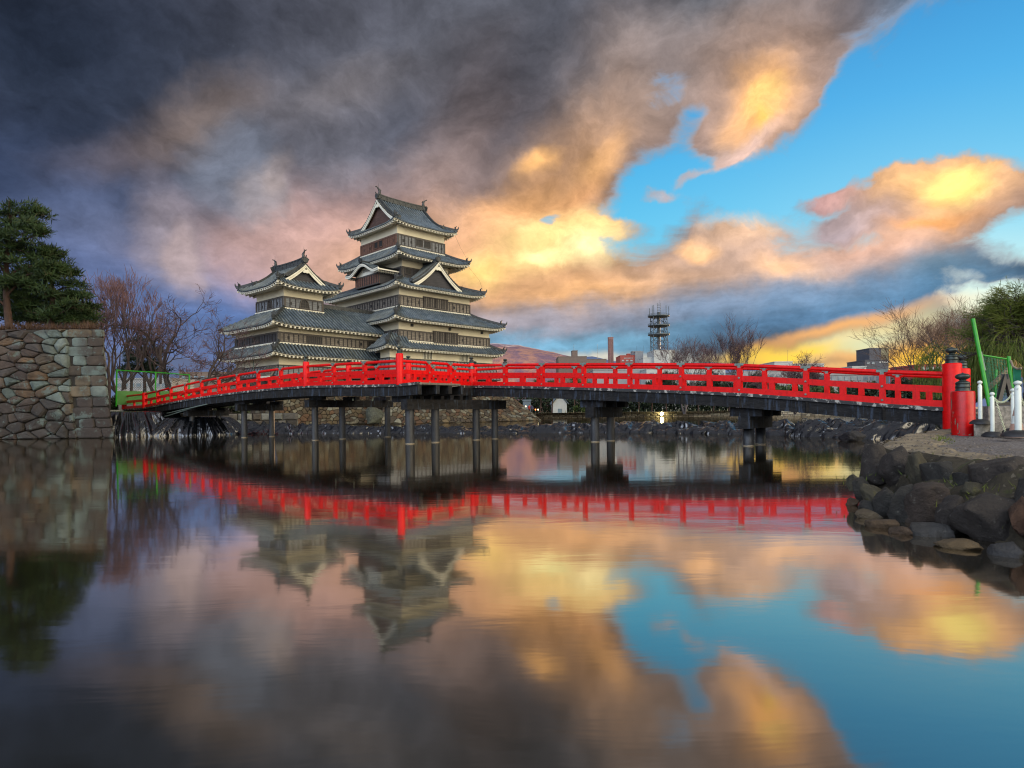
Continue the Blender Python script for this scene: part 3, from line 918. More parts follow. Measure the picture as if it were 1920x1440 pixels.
def gable_face(root, centre, U, Nn, half, z0, z1, prof, inner='board_sunset_red', band=.34, thick=.22):
    """triangular gable: dark panel, white barge boards following prof(t) for t = 0 edge .. 1 apex, and a carved pendant"""
    U = Vector((*U, 0)); Nn = Vector((*Nn, 0)); c = Vector((*centre, 0))
    def P(x, z, o): return c + U * x + Nn * o + Vector((0, 0, z))
    n = 10
    edge = []
    for i in range(-n, n + 1):
        t = 1 - abs(i) / n
        edge.append((half * i / n, z0 + (z1 - z0) * prof(t)))
    mb = MB()
    for (a0, b0), (a1, b1) in zip(edge, edge[1:]):
        mb.face([P(a0, z0 - .25, -.3), P(a1, z0 - .25, -.3), P(a1, b1 - .05, -.3), P(a0, b0 - .05, -.3)], 0)
    g = mb.build('gable_panel', M[inner], root)
    wb = MB()
    for lay_, (bb, oo, tt) in enumerate(((band, 0.0, thick), (band * .38, thick, .09))):
        for (a0, b0), (a1, b1) in zip(edge, edge[1:]):
            dz = -bb
            k0 = 1.0
            q = [P(a0, b0, oo), P(a1, b1, oo), P(a1, b1, oo + tt), P(a0, b0, oo + tt)]
            r_ = [P(a0, b0 + dz, oo), P(a1, b1 + dz, oo), P(a1, b1 + dz, oo + tt), P(a0, b0 + dz, oo + tt)]
            wb.face([q[3], q[2], q[1], q[0]]); wb.face([r_[0], r_[1], r_[2], r_[3]])
            wb.face([q[3], q[0], r_[0], r_[3]]); wb.face([q[1], q[2], r_[2], r_[1]])
            wb.face([q[0], q[1], r_[1], r_[0]]); wb.face([r_[3], r_[2], q[2], q[3]])
    wb.build('barge_board', M['plaster_white'], g)
    pb = MB()
    zz = z1 - band - .12
    sc_ = min(1.0, half / 3.2)
    pts = []
    for i in range(24):
        a = 2 * pi * i / 24
        r_ = (.30 + .10 * cos(3 * a + pi)) * sc_
        pts.append(P(r_ * 1.25 * sin(a), zz - .22 * sc_ - r_ * cos(a) * 1.0, thick + .10))
    back = [q - Nn * .12 for q in pts]
    pb.face(pts, 0); pb.grid([back + [back[0]], pts + [pts[0]]], 0)
    pb.face([P(.13 * sc_ * sin(2 * pi * i / 6), zz + .12 * sc_ + .13 * sc_ * cos(2 * pi * i / 6), thick + .14) for i in range(6)], 1)
    pb.build('gable_pendant', [M['plaster_white'], M['dark']], g)
    return g

def hip_gable_roof(root, outer, ridge_axis, gable_in, ze, zr, lift=.45, over=1.3, gap=.46, inner='board_sunset_red', fish_s=1.0, conc=.42):
    """irimoya roof. ridge_axis 'r' or 'l'. gable_in = distance from eave end to the gable wall"""
    R0, R1, L0, L1 = outer
    if ridge_axis == 'r':
        half = (L1 - L0) / 2; S = half; g = gable_in
        main = [Slope((0, L0), (1, 0), (0, 1), [(0, R0), (g, R0 + g), (g + .001, R0 + g - .55), (S, R0 + g - .55)], [(0, R1), (g, R1 - g), (g + .001, R1 - g + .55), (S, R1 - g + .55)], S, ze, zr - ze, conc, lift),
                Slope((0, L1), (-1, 0), (0, -1), [(0, -R1), (g, -R1 + g), (g + .001, -R1 + g - .55), (S, -R1 + g - .55)], [(0, -R0), (g, -R0 - g), (g + .001, -R0 - g + .55), (S, -R0 - g + .55)], S, ze, zr - ze, conc, lift)]
        ends = [Slope((R1, 0), (0, 1), (-1, 0), [(0, L0), (g, L0 + g)], [(0, L1), (g, L1 - g)], g, ze, 0, conc, lift),
                Slope((R0, 0), (0, -1), (1, 0), [(0, -L1), (g, -L1 + g)], [(0, -L0), (g, -L0 - g)], g, ze, 0, conc, lift)]
    else:
        half = (R1 - R0) / 2; S = half; g = gable_in
        main = [Slope((R1, 0), (0, 1), (-1, 0), [(0, L0), (g, L0 + g), (g + .001, L0 + g - .55), (S, L0 + g - .55)], [(0, L1), (g, L1 - g), (g + .001, L1 - g + .55), (S, L1 - g + .55)], S, ze, zr - ze, conc, lift),
                Slope((R0, 0), (0, -1), (1, 0), [(0, -L1), (g, -L1 + g), (g + .001, -L1 + g - .55), (S, -L1 + g - .55)], [(0, -L0), (g, -L0 - g), (g + .001, -L0 - g + .55), (S, -L0 - g + .55)], S, ze, zr - ze, conc, lift)]
        ends = [Slope((0, L0), (1, 0), (0, 1), [(0, R0), (g, R0 + g)], [(0, R1), (g, R1 - g)], g, ze, 0, conc, lift),
                Slope((0, L1), (-1, 0), (0, -1), [(0, -R1), (g, -R1 + g)], [(0, -R0), (g, -R0 - g)], g, ze, 0, conc, lift)]
    prof = lambda q: ze + (zr - ze) * ((1 - conc) * q / S + conc * (q / S) ** 2)
    for e in ends: e.zfun = prof; e.S = g
    mb = MB(); ev = MB()
    def surf_main(s):
        # lower part up to g, then upper part
        for (qa, qb, nq) in ((0, g, 4), (g + .002, S, 10)):
            rows = []
            for j in range(nq + 1):
                q = qa + (qb - qa) * j / nq
                a, b = lerp_tab(s.lo, q), lerp_tab(s.hi, q)
                rows.append([s.pt(a + (b - a) * i / 26, q) for i in range(27)])
            mb.grid(rows, 0)
        a, b = lerp_tab(s.lo, 0), lerp_tab(s.hi, 0)
        ps = [a + (b - a) * i / 26 for i in range(27)]
        mb.grid([[s.pt(p, 0, -.13) for p in ps], [s.pt(p, 0) for p in ps]], 0)
    for s in main: surf_main(s); s.ribs(mb, gap, n=12); s.eaves(ev, over)
    for s in ends: s.surface(mb, nq=4); s.ribs(mb, gap); s.eaves(ev, over)
    rf = mb.build('roof', [M['tile'], M['tile_rib']], root)
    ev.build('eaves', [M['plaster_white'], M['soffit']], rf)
    for s in main + ends: hip(rf, s, None, g)
    # gables and verge ridges
    zg = prof(g)
    for sgn in (-1, 1):
        if ridge_axis == 'r':
            pos = R0 + g - .55 if sgn < 0 else R1 - g + .55
            cen = (pos, (L0 + L1) / 2); U = (0, -1) if sgn < 0 else (0, 1); Nn = (sgn, 0)
        else:
            pos = L0 + g - .55 if sgn < 0 else L1 - g + .55
            cen = ((R0 + R1) / 2, pos); U = (1, 0) if sgn < 0 else (-1, 0); Nn = (0, sgn)
        hw = half - g
        pf = lambda t: (prof(g + (S - g) * t) - zg) / (zr - zg)
        c2 = (cen[0] - Nn[0] * .12, cen[1] - Nn[1] * .12)
        gable_face(rf, c2, U, Nn, hw + .1, zg - .14, zr - .16, pf, inner=inner, band=.52, thick=.14)
        # verge ridges on both slopes
        for s in main:
            vb = MB()
            pe_ = None
            is_lo = (s is main[0]) == (sgn < 0)
            base = lerp_tab(s.lo, S) + .42 if is_lo else lerp_tab(s.hi, S) - .42
            pts = [s.pt(base, g - .5 + (S - g + .5) * j / 10, .03) for j in range(11)]
            ridge_line(vb, pts, .3, .22)
            d = pts[0] - pts[2]; ogre_tile(vb, pts[0], (d.x, d.y), .7)
            edge_ = lerp_tab(s.lo, S) + .08 if is_lo else lerp_tab(s.hi, S) - .08
            pts2 = [s.pt(edge_, g + .02 + (S - g - .02) * j / 10, .03) for j in range(11)]
            for a_, b_ in zip(pts2, pts2[1:]): vb.beam(a_, b_, .2, .16)
            for j in range(1, 14):
                q = s.pt(edge_ + (-.12 if is_lo else .12), g + (S - g) * j / 14, -.02)
                vb.box(q.x - .08, q.x + .08, q.y - .08, q.y + .08, q.z - .1, q.z + .08)
            vb.build('verge_ridge', M['ridge'], rf)
    rb = MB()
    if ridge_axis == 'r':
        a = Vector((R0 + g - .45, (L0 + L1) / 2, zr - .05)); b = Vector((R1 - g + .45, (L0 + L1) / 2, zr - .05))
    else:
        a = Vector(((R0 + R1) / 2, L0 + g - .45, zr - .05)); b = Vector(((R0 + R1) / 2, L1 - g + .45, zr - .05))
    n = 8; pts = []
    for i in range(n + 1):
        t = i / n
        pts.append(a + (b - a) * t + Vector((0, 0, .16 * abs(2 * t - 1) ** 3)))
    for p0, p1 in zip(pts, pts[1:]):
        rb.beam(p0 + Vector((0, 0, .26)), p1 + Vector((0, 0, .26)), .34, .56, 0)
        rb.beam(p0 + Vector((0, 0, .62)), p1 + Vector((0, 0, .62)), .46, .14, 0)
        m = (p0 + p1) / 2
        rb.beam(m + (p0 - m).normalized() * .1 + Vector((0, 0, .40)), m - (p0 - m).normalized() * .1 + Vector((0, 0, .40)), .44, .34, 0)
    d = (a - b).normalized()
    ogre_tile(rb, pts[0] + d * .1, d, 1.0); ogre_tile(rb, pts[-1] - d * .1, -d, 1.0)
    rb.build('ridge', M['ridge'], rf)
    fish(rf, pts[0] - d * .25 + Vector((0, 0, .62)), -d, fish_s)
    fish(rf, pts[-1] + d * .25 + Vector((0, 0, .62)), d, fish_s)
    return rf

def loops(side, L, every, z, start=1.2, w_=.24, h=.36):
    out_, x = [], start
    while x < L - .6:
        out_.append((side, x, w_, z, z + h, 'loop')); x += every
    return out_

def flared(root, rect, zb, zt, ext, sides='flrb', mat='board_grey'):
    """boarded wall skirt leaning outwards at the foot"""
    r0, r1, l0, l1 = rect
    mb = MB()
    o, e = .05, ext
    t = [(r0 - o, l0 - o), (r1 + o, l0 - o), (r1 + o, l1 + o), (r0 - o, l1 + o)]
    b = [(r0 - e, l0 - e), (r1 + e, l0 - e), (r1 + e, l1 + e), (r0 - e, l1 + e)]
    for i in range(4):
        j = (i + 1) % 4
        mb.face([(*b[i], zb), (*b[j], zb), (*t[j], zt), (*t[i], zt)], 0)
        L = math.hypot(t[j][0] - t[i][0], t[j][1] - t[i][1]); n = int(L / .62)
        for k in range(n + 1):
            f = k / n
            p0 = Vector((b[i][0] + (b[j][0] - b[i][0]) * f, b[i][1] + (b[j][1] - b[i][1]) * f, zb))
            p1 = Vector((t[i][0] + (t[j][0] - t[i][0]) * f, t[i][1] + (t[j][1] - t[i][1]) * f, zt))
            mb.beam(p0, p1, .09, .10, 1)
        mb.beam((*t[i], zt), (*t[j], zt), .12, .14, 1)
        mb.beam((*b[i], zb), (*b[j], zb), .12, .12, 1)
    return mb.build('flared_cladding', [M[mat], M['batten']], root)

# ---- the great keep -------------------------------------------------------
keep = empty('castle_keep', (-14.28, 80.0, 0.28), radians(45),
             'great castle keep of five black and white tiers, tallest building, right of the smaller turret', 'castle')
T1, T1b = (0, 16, -.3, 19), (-1.6, 0, -.3, 1.8)
T2 = (0, 15.7, 0, 19)
T3 = (1.8, 14.1, 2.4, 18.2)
T4 = (4.0, 12.1, 4.8, 15.5)
T5 = (3.95, 12.25, 5.75, 15.05)
plaster(keep, T1, 7.9, 10.2)
plaster(keep, T1b, 7.9, 9.6)
flared(keep, (-.05, 16.05, -.35, 19.05), 5.6, 7.95, .75)
flared(keep, (-1.65, -.3, -.35, 1.85), 5.6, 7.95, .75)
plaster(keep, T2, 10.2, 13.2)
cladding(keep, T2, 10.35, 11.65, holes=[('f', 7.5, 4.1, 10.45, 11.8, 'lattice')] + [('f', x, .24, 10.85, 11.2, 'loop') for x in (3.2, 5.0, 10.6, 13.8)] + loops('l', 19, 2.6, 10.85) + loops('r', 19, 2.6, 10.85))
plaster(keep, T3, 14.6, 18.3)
cladding(keep, T3, 15.2, 16.6, holes=[('f', 5.95, 4.1, 15.45, 16.75, 'lattice')] + [('f', x, .24, 15.75, 16.1, 'loop') for x in (1.3, 3.2, 9.3, 11.0)] + loops('l', 15.8, 1.6, 15.75) + loops('r', 15.8, 2.4, 15.75))
plaster(keep, T4, 19.4, 23.2)
cladding(keep, T4, 19.6, 21.1, board='board_dark', holes=[('f', .9, .8, 20.2, 20.95, 'square')])
plaster(keep, T5, 24.0, 27.3)
cladding(keep, T5, 24.2, 25.8, board='board_grey', leftmats=('board_sunset_red', 'batten_sunset_red'), step=.58,
         holes=[('f', 3.7, .95, 24.75, 25.55, 'square'), ('f', 5.1, .95, 24.75, 25.55, 'square'), ('f', .95, .24, 24.8, 25.2, 'loop'), ('f', 2.3, .24, 24.8, 25.2, 'loop'), ('f', 6.6, .24, 24.8, 25.2, 'loop'), ('f', 7.7, .24, 24.8, 25.2, 'loop'),
                ('l', 5.4, .85, 24.75, 25.55, 'square'), ('l', 4.2, .85, 24.75, 25.55, 'square'), ('l', 8.6, .24, 24.8, 25.2, 'loop'), ('l', 7.0, .24, 24.8, 25.2, 'loop'), ('l', 2.6, .24, 24.8, 25.2, 'loop'), ('l', 1.0, .24, 24.8, 25.2, 'loop')])
white_row(keep, T2, 10.28, 'flrb'); white_row(keep, T3, 15.12, 'flrb'); white_row(keep, T5, 24.1, 'flrb')
skirt(keep, (-1.3, 17.4, -1.6, 20.6), T2, 9.25, 10.3, lift=.35, over=1.3, gap=.46)
skirt(keep, (-1.67, 17.4, -1.67, 20.6), T3, 12.95, 15.1, lift=.4, over=1.67, gap=.46)
skirt(keep, (.15, 15.75, .75, 19.8), T4, 17.75, 19.7, lift=.42, over=1.65, gap=.46)
skirt(keep, (1.8, 14.3, 2.4, 18.0), T5, 22.25, 24.1, lift=.42, over=2.2, gap=.46)
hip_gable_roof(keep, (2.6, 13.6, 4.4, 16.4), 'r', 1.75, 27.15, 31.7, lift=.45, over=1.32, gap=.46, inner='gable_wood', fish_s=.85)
# small hipped roof over the corner projection of the lowest storey
mbp = MB(); evp = MB()
cs = []
for O, U, V, lo, hi, S in (((0, -1.6), (1, 0), (0, 1), [(0, -2.9), (1.7, -1.2)], [(0, 1.2), (1.7, 1.2)], 1.7),
                           ((-2.9, 0), (0, -1), (1, 0), [(0, -3.1), (1.7, -1.8)], [(0, 1.6), (1.7, -.1)], 1.7)):
    s_ = Slope(O, U, V, lo, hi, S, 9.25, 1.75, .25, .35, liftlo=(O[0] == 0), lifthi=(O[0] != 0))
    s_.surface(mbp, 14, 6); s_.ribs(mbp); s_.eaves(evp, 1.2); cs.append(s_)
mbp.face([(-1.2, .1, 11.0), (1.2, .1, 11.0), (1.2, 1.9, 11.0), (-1.2, 1.9, 11.0)])
rfp = mbp.build('corner_roof', [M['tile'], M['tile_rib']], keep)
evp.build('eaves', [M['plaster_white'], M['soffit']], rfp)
hip(rfp, cs[1], None, 1.7)
# barred openings in the white wall of the lowest storey
for x in (4.3, 10.6):
    wb = MB()
    wb.box(x - .75, x + .75, -.302, -.31, 8.1, 9.05, 0)
    for q in range(7):
        xx = x - .72 + q * .24
        wb.box(xx - .05, xx + .05, -.40, -.312, 8.1, 9.05, 1)
    wb.build('barred_window', [M['dark'], M['plaster_white']], keep)
# iron brackets under the second roof
for x, z in ((2.0, 12.2), (8.3, 12.2), (14.2, 12.2)):
    wb = MB(); wb.box(x - .16, x + .16, -.22, -.002, z, z + .35); wb.build('wall_bracket', M['dark'], keep)

# big triangular dormer gable on the third roof
def dormer(root, c, lf, half, zb, za, lback):
    """gable dormer on a slope facing -l, ridge running inwards"""
    mb = MB()
    prof = lambda t: .62 * t + .38 * t * t
    n = 9
    for sg in (-1, 1):
        rows = []
        for i in range(n + 1):
            t = i / n
            x = c + sg * (half + .35) * (1 - t)
            z = zb + (za - zb) * prof(t) + .1
            rows.append([Vector((x, lf - .5 + (lback - lf + .5) * j / 8, z)) for j in range(9)])
        mb.grid(rows, 0)
        k = int((lback - lf) / .36)
        for j in range(k + 1):
            y = lf - .3 + j * .36
            pts = [(c + sg * (half + .35) * (1 - i / n), y, zb + (za - zb) * prof(i / n) + .1) for i in range(n + 1)]
            rr = [[Vector((x, y - .085, z)), Vector((x, y - .05, z + .085)), Vector((x, y + .05, z + .085)), Vector((x, y + .085, z))] for x, y, z in pts]
            mb.grid(rr, 1)
        # underside, thickness
        mb.grid([[r_[0] - Vector((0, 0, .16)) for r_ in rows], [r_[0] for r_ in rows]], 0)
        e = MB()
    rf = mb.build('dormer_gable', [M['tile'], M['tile_rib']], root)
    vb = MB()
    for sg in (-1, 1):
        pts = [Vector((c + sg * (half + .35) * (1 - i / n), lf - .1, zb + (za - zb) * prof(i / n) + .12)) for i in range(n + 1)]
        ridge_line(vb, pts, .3, .18)
        ogre_tile(vb, pts[0] + Vector((0, 0, .05)), (sg, -.3), .7)
        for i in range(1, 16):
            t = i / 16
            vb.box(c + sg * (half + .35) * (1 - t) - .07, c + sg * (half + .35) * (1 - t) + .07, lf - .56, lf - .46, zb + (za - zb) * prof(t) - .02, zb + (za - zb) * prof(t) + .14)
    ridge_line(vb, [Vector((c, lf - .35, za + .12)), Vector((c, lback + .2, za + .12))], .36, .34)
    ogre_tile(vb, Vector((c, lf - .42, za + .15)), (0, -1), .95)
    vb.build('dormer_ridge', M['ridge'], rf)
    gable_face(rf, (c, lf - .30), (1, 0), (0, -1), half + .12, zb - .1, za - .06, prof, inner='board_dark', band=.5, thick=.16)
    return rf
dormer(keep, 7.7, 1.95, 4.0, 18.35, 21.7, 6.2)

# curved-gable bay on the left side of the third roof
def curved_bay(root, rf_, c, bw, half, zwb, zwt, ze, zp, rback):
    bay = MB()
    bay.box(rf_, rback, c - bw, c + bw, zwb, zwt, 0)
    b = bay.build('curved_gable_bay', M['board_dark'], root)
    cl = MB()
    n = 10
    cl.box(rf_ - .07, rf_ - .001, c - bw, c + bw, zwb, zwt, 0)
    cl.box(rf_ - .12, rf_ - .072, c - bw, c + bw, zwt - .14, zwt + .05, 1)
    cl.box(rf_ - .12, rf_ - .072, c - bw, c + bw, zwb, zwb + .16, 1)
    for i in range(n + 1):
        y = c - bw + .07 + (2 * bw - .14) * i / n
        cl.box(rf_ - .13, rf_ - .073, y - .05, y + .05, zwb + .162, zwt - .142, 2)
    cl.build('board_cladding', [M['board_sunset_red'], M['frame'], M['batten']], b)
    bell = lambda t: (0.5 + .5 * cos(pi * min(1, abs(t) / .78))) + .10 * max(0, (abs(t) - .7) / .3) ** 1.5
    m = 28
    ts = [-1 + 2 * i / m for i in range(m + 1)]
    zz = [ze + (zp - ze) * bell(t) for t in ts]
    wl = MB()
    for i in range(m):
        t0, t1 = ts[i], ts[i + 1]
        if abs(t0) * half <= bw + .05 and abs(t1) * half <= bw + .05:
            wl.face([(rf_ - .05, c + t0 * half, zwt + .02), (rf_ - .05, c + t1 * half, zwt + .02), (rf_ - .05, c + t1 * half, zz[i + 1] - .1), (rf_ - .05, c + t0 * half, zz[i] - .1)][::-1], 0)
    wl.box(rf_ - .08, rf_ - .052, c - .95, c + .95, zwt + .55, zwt + .95, 1)
    for q in range(8): wl.box(rf_ - .11, rf_ - .082, c - .95 + q * .27, c - .86 + q * .27, zwt + .5, zwt + 1.0, 0)
    wl.build('plaster_gable', [M['plaster_white'], M['frame']], b)
    r = MB()
    rows = [[Vector((rf_ - 1.0 + (rback - rf_ + 1.0) * j / 10, c + t * half, z + .12)) for t, z in zip(ts, zz)] for j in range(11)]
    r.grid(rows, 0)
    r.grid([[p - Vector((0, 0, .14)) for p in rows[0]], rows[0]], 0)
    for k in range(1, m):
        if k % 1 == 0:
            t, z = ts[k], zz[k] + .12
            y = c + t * half
            r.grid([[Vector((rf_ - 1.04 + (rback - rf_ + 1.04) * j / 4, y - .08, z)), Vector((rf_ - 1.04 + (rback - rf_ + 1.04) * j / 4, y, z + .1)), Vector((rf_ - 1.04 + (rback - rf_ + 1.04) * j / 4, y + .08, z))] for j in range(5)], 1)
    ridge_line(r, [Vector((rf_ - 1.05, c, zp + .14)), Vector((rback + .2, c, zp + .14))], .3, .25)
    ogre_tile(r, Vector((rf_ - 1.1, c, zp + .2)), (-1, 0), .9)
    rr = r.build('curved_roof', [M['tile'], M['tile_rib']], b)
    w_ = MB()
    for lay_, (top, bot, x0, x1) in enumerate(((-.02, -.36, rf_ - .98, rf_ - .80), (-.02, -.15, rf_ - 1.06, rf_ - .982))):
        for i in range(m):
            a0, a1 = c + ts[i] * half, c + ts[i + 1] * half
            p = [Vector((x, y, z)) for x in (x0, x1) for (y, z) in ((a0, zz[i] + top), (a1, zz[i + 1] + top), (a1, zz[i + 1] + bot), (a0, zz[i] + bot))]
            for f in ((0, 1, 2, 3), (4, 7, 6, 5), (0, 4, 5, 1), (3, 2, 6, 7), (0, 3, 7, 4), (1, 5, 6, 2)): w_.face([p[k] for k in f])
    w_.build('curved_barge_board', M['plaster_white'], b)
    e = MB()
    for sg in (-1, 1):
        y = c + sg * (half - .05)
        e.box(rf_ - .8, rback, y - .12, y + .04, ze - .22, ze - .05, 0)
        x = rf_ - .7
        while x < rback: e.box(x - .07, x + .07, y - sg * .55 - .35, y - sg * .55 + .35, ze - .42, ze - .24, 0); x += .38
        e.box(rf_ - .8, rback, y - sg * .7 - .6, y - sg * .7 + .6, ze - .23, ze - .20, 1)
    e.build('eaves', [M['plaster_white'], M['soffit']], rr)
    return b
curved_bay(keep, 1.55, 9.6, 3.0, 4.2, 18.75, 20.25, 20.55, 21.75, 4.6)
# earthing wires hanging from the right corner
wr = MB()
wr.tube([(13.4, 4.6, 27.0), (13.9, 4.0, 25.2), (14.2, 2.6, 23.0)], .010, 4)
wr.tube([(14.2, 2.6, 22.2), (15.2, 1.4, 20.2), (15.6, .9, 18.3)], .010, 4)
wr.build('lightning_wire', M['rope'], keep)

# ---- the turret with its connecting wing ----------------------------------
tur = empty('castle_turret', (-26.6, 72.0, 0.40), radians(49.5),
            'smaller three-tiered castle turret and long wing, left of the great keep', 'castle turret')
U1, U2, U3 = (0, 16.0, 0, 10.3), (0, 16.0, 0, 10.3), (1.8, 7.05, 1.95, 8.4)
plaster(tur, (0, 15.2, 0, 10.3), 6.5, 8.3)
flared(tur, (-.05, 15.2, -.05, 10.35), 5.3, 6.55, .55, mat='board_grey')
plaster(tur, (0, 16.0, 0, 10.3), 9.0, 11.9)
cladding(tur, (0, 16.0, 0, 10.3), 9.15, 10.35, step=.6, holes=[('f', 4.55, 2.1, 9.32, 10.18, 'bars'), ('f', 1.2, .24, 9.6, 9.95, 'loop'), ('f', 7.9, .24, 9.6, 9.95, 'loop'), ('f', 11.3, .24, 9.6, 9.95, 'loop'), ('f', 13.6, 2.4, 9.32, 10.18, 'bars'),
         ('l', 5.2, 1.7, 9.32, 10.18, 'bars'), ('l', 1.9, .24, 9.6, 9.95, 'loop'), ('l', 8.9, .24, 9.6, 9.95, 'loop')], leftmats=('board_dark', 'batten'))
plaster(tur, U3, 13.2, 16.6)
cladding(tur, U3, 13.55, 14.9, board='board_grey', step=.66, holes=[('f', 2.65, 1.15, 13.75, 14.85, 'arch'), ('f', .85, .24, 14.0, 14.35, 'loop'), ('f', 4.55, .24, 14.0, 14.35, 'loop'),
         ('l', 3.4, .95, 13.75, 14.85, 'arch'), ('l', 5.1, .24, 14.0, 14.35, 'loop'), ('l', 1.5, .24, 14.0, 14.35, 'loop')])
white_row(tur, (0, 16.0, 0, 10.3), 9.08, 'fl', .42); white_row(tur, U3, 13.48, 'flrb', .36)
# lower skirt roof round turret and wing
skirt(tur, (-1.5, 16.6, -1.5, 11.8), (0, 16.0, 0, 10.3), 7.75, 9.05, lift=.3, over=1.45, sides='flb', gap=.48)
# upper long roof: hipped at the left end, running up to a ridge along the wing
zf = lambda q: 11.15 + (13.5 - 11.15) * (q / 3.45) if q <= 3.45 else 13.5 + (q - 3.45) / 1.65 * .95
mb = MB(); ev = MB()
sf = Slope((0, -1.5), (1, 0), (0, 1), [(0, -1.5), (3.45, 1.8), (3.451, 7.05), (5.1, 7.05)], [(0, 15.6), (5.1, 18.2)], 5.1, 0, 0, 0, .38, lifthi=False, zfun=zf)
for qa, qb, nq in ((0, 3.45, 7), (3.452, 5.1, 4)):
    rows = []
    for j in range(nq + 1):
        q = qa + (qb - qa) * j / nq
        a, b = lerp_tab(sf.lo, q), lerp_tab(sf.hi, q)
        rows.append([sf.pt(a + (b - a) * i / 30, q) for i in range(31)])
    mb.grid(rows, 0)
ps = [-1.5 + 17.1 * i / 30 for i in range(31)]
mb.grid([[sf.pt(p, 0, -.13) for p in ps], [sf.pt(p, 0) for p in ps]], 0)
sf.ribs(mb, .48, .22, .13); sf.eaves(ev, 1.5, .55)
sl_ = Slope((-1.5, 0), (0, -1), (1, 0), [(0, -11.8), (3.3, -8.4)], [(0, 1.5), (3.3, -1.95)], 3.3, 11.15, 2.35, 0, .38)
sl_.surface(mb); sl_.ribs(mb, .46); sl_.eaves(ev, 1.5, .5)
sb = Slope((0, 11.8), (-1, 0), (0, -1), [(0, -16.4), (3.45, -16.4)], [(0, 1.5), (3.45, -1.8)], 3.4, 11.15, 2.35, 0, .38, liftlo=False)
sb.surface(mb); sb.eaves(ev, 1.5, .5)
mb.face([(7.05, 3.6, 14.4), (18.2, 3.6, 14.4), (16.4, 8.4, 13.4), (7.05, 8.4, 13.4)])
rf = mb.build('roof', [M['tile'], M['tile_rib']], tur)
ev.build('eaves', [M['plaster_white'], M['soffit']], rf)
hip(rf, sl_, None, 3.3)
rb = MB(); ridge_line(rb, [Vector((7.05, 3.6, 14.42)), Vector((18.1, 3.6, 14.42))], .4, .42)
rb.build('wing_ridge', M['ridge'], rf)
hip_gable_roof(tur, (.1, 8.75, .3, 10.05), 'l', 1.75, 16.05, 19.2, lift=.5, over=1.66, gap=.48, inner='board_dark', fish_s=.72, conc=.35)
# rain pipe and leaning stone-drop shutters
pb = MB(); pb.tube([(-.25, 5.4, 5.3), (-.25, 5.4, 8.0)], .05, 6); pb.build('rain_pipe', M['zinc'], tur)
def stone_drop(x0, x1, y0, y1, zb, zt, side):
    mb = MB()
    if side == 'l':
        A = [(x0, y0), (x0, y1)]; out_ = (-1, 0)
    else:
        A = [(x0, y0), (x1, y0)]; out_ = (0, -1)
    (ax, ay), (bx, by) = A
    top = [Vector((ax, ay, zt)), Vector((bx, by, zt))]; bot = [Vector((ax + out_[0] * .95, ay + out_[1] * .95, zb)), Vector((bx + out_[0] * .95, by + out_[1] * .95, zb))]
    mb.face([bot[0], bot[1], top[1], top[0]], 0)
    mb.face([top[0], bot[0], Vector((ax, ay, zb))], 0); mb.face([top[1], bot[1], Vector((bx, by, zb))], 0)
    for k in range(8):
        f = k / 7; mb.beam(bot[0].lerp(bot[1], f), top[0].lerp(top[1], f), .10, .14, 1)
    mb.beam(bot[0], bot[1], .2, .22, 2); mb.beam(top[0], top[1], .14, .12, 1)
    mb.build('stone_drop_box', [M['board_dark'], M['board'], M['plaster_white']], tur)
stone_drop(-.1, 0, .1, 2.6, 5.2, 6.5, 'l'); stone_drop(-.1, 0, 8.0, 10.4, 5.2, 6.7, 'l')

# ================================================================== bridge
br = empty('arched_bridge', (0, 0, 0), 0, 'long red-railed wooden bridge on dark piles, arched across the moat', 'bridge')
NV = Vector((.655, .756, 0))
ZL = [(0, 2.46), (3, 2.66), (5, 2.63), (6, 2.57), (8, 2.42), (10, 2.18), (12, 1.86), (13.8, 1.84)]
ZR = [(0, 2.57), (2, 2.36), (4, 2.12), (6, 1.85), (7, 1.63), (8, 1.40), (8.8, 1.22)]
def smooth_tab(tab, k):
    # average of neighbouring samples keeps the arch free of kinks
    return (lerp_tab(tab, max(tab[0][0], k - .6)) + lerp_tab(tab, k) * 2 + lerp_tab(tab, min(tab[-1][0], k + .6))) / 4
def PL(k, w=0.0, z=0.0):
    z0 = smooth_tab(ZL, min(max(k, 0), 13.8)) if k >= 0 else 2.46 + .1 * min(-k, 1)
    return Vector((-4.56 - 1.785 * k, 25.65 + 1.575 * k, z0 + z)) + NV * w
def PR(k, w=0.0, z=0.0):
    z0 = smooth_tab(ZR, max(k, 0)) if k >= 0 else 2.57
    return Vector((-1.9 + 1.618 * k, 29.9 - 1.394 * k, z0 + z)) + NV * w
def railing_bay(a, b, up=1.0, first=True, worn=False, mids=2):
    """one bay between two posts; a and b are rail-foot points. Separate parts: handrail, middle rail, foot rail"""
    z = Vector((0, 0, 1)); d = (b - a).normalized(); L = (b - a).length
    m = M['redworn'] if worn else M['red']
    hb = MB()
    e = .10
    hb.tube([a + z * (up - .075) + d * e * .4 - z * .05, a + z * (up - .062) + d * e * 1.6, b + z * (up - .062) - d * e * 1.6, b + z * (up - .075) - d * e * .4 - z * .05], [.05, .065, .065, .05], 10)
    hb.build('handrail', m, br, smooth=True)
    hb = MB(); hb.beam(a + z * .51, b + z * .51, .10, .17); hb.build('middle_rail', m, br)
    hb = MB(); hb.beam(a + z * .09, b + z * .09, .13, .18)
    hb.build('foot_rail', m, br)
    for t in ((1 / 2,) if mids == 1 else (1 / 2,)):
        hb = MB(); c = a.lerp(b, t); hb.beam(c + z * .182, c + z * .423, .12, .17, up=d); hb.build('rail_block', m, br)
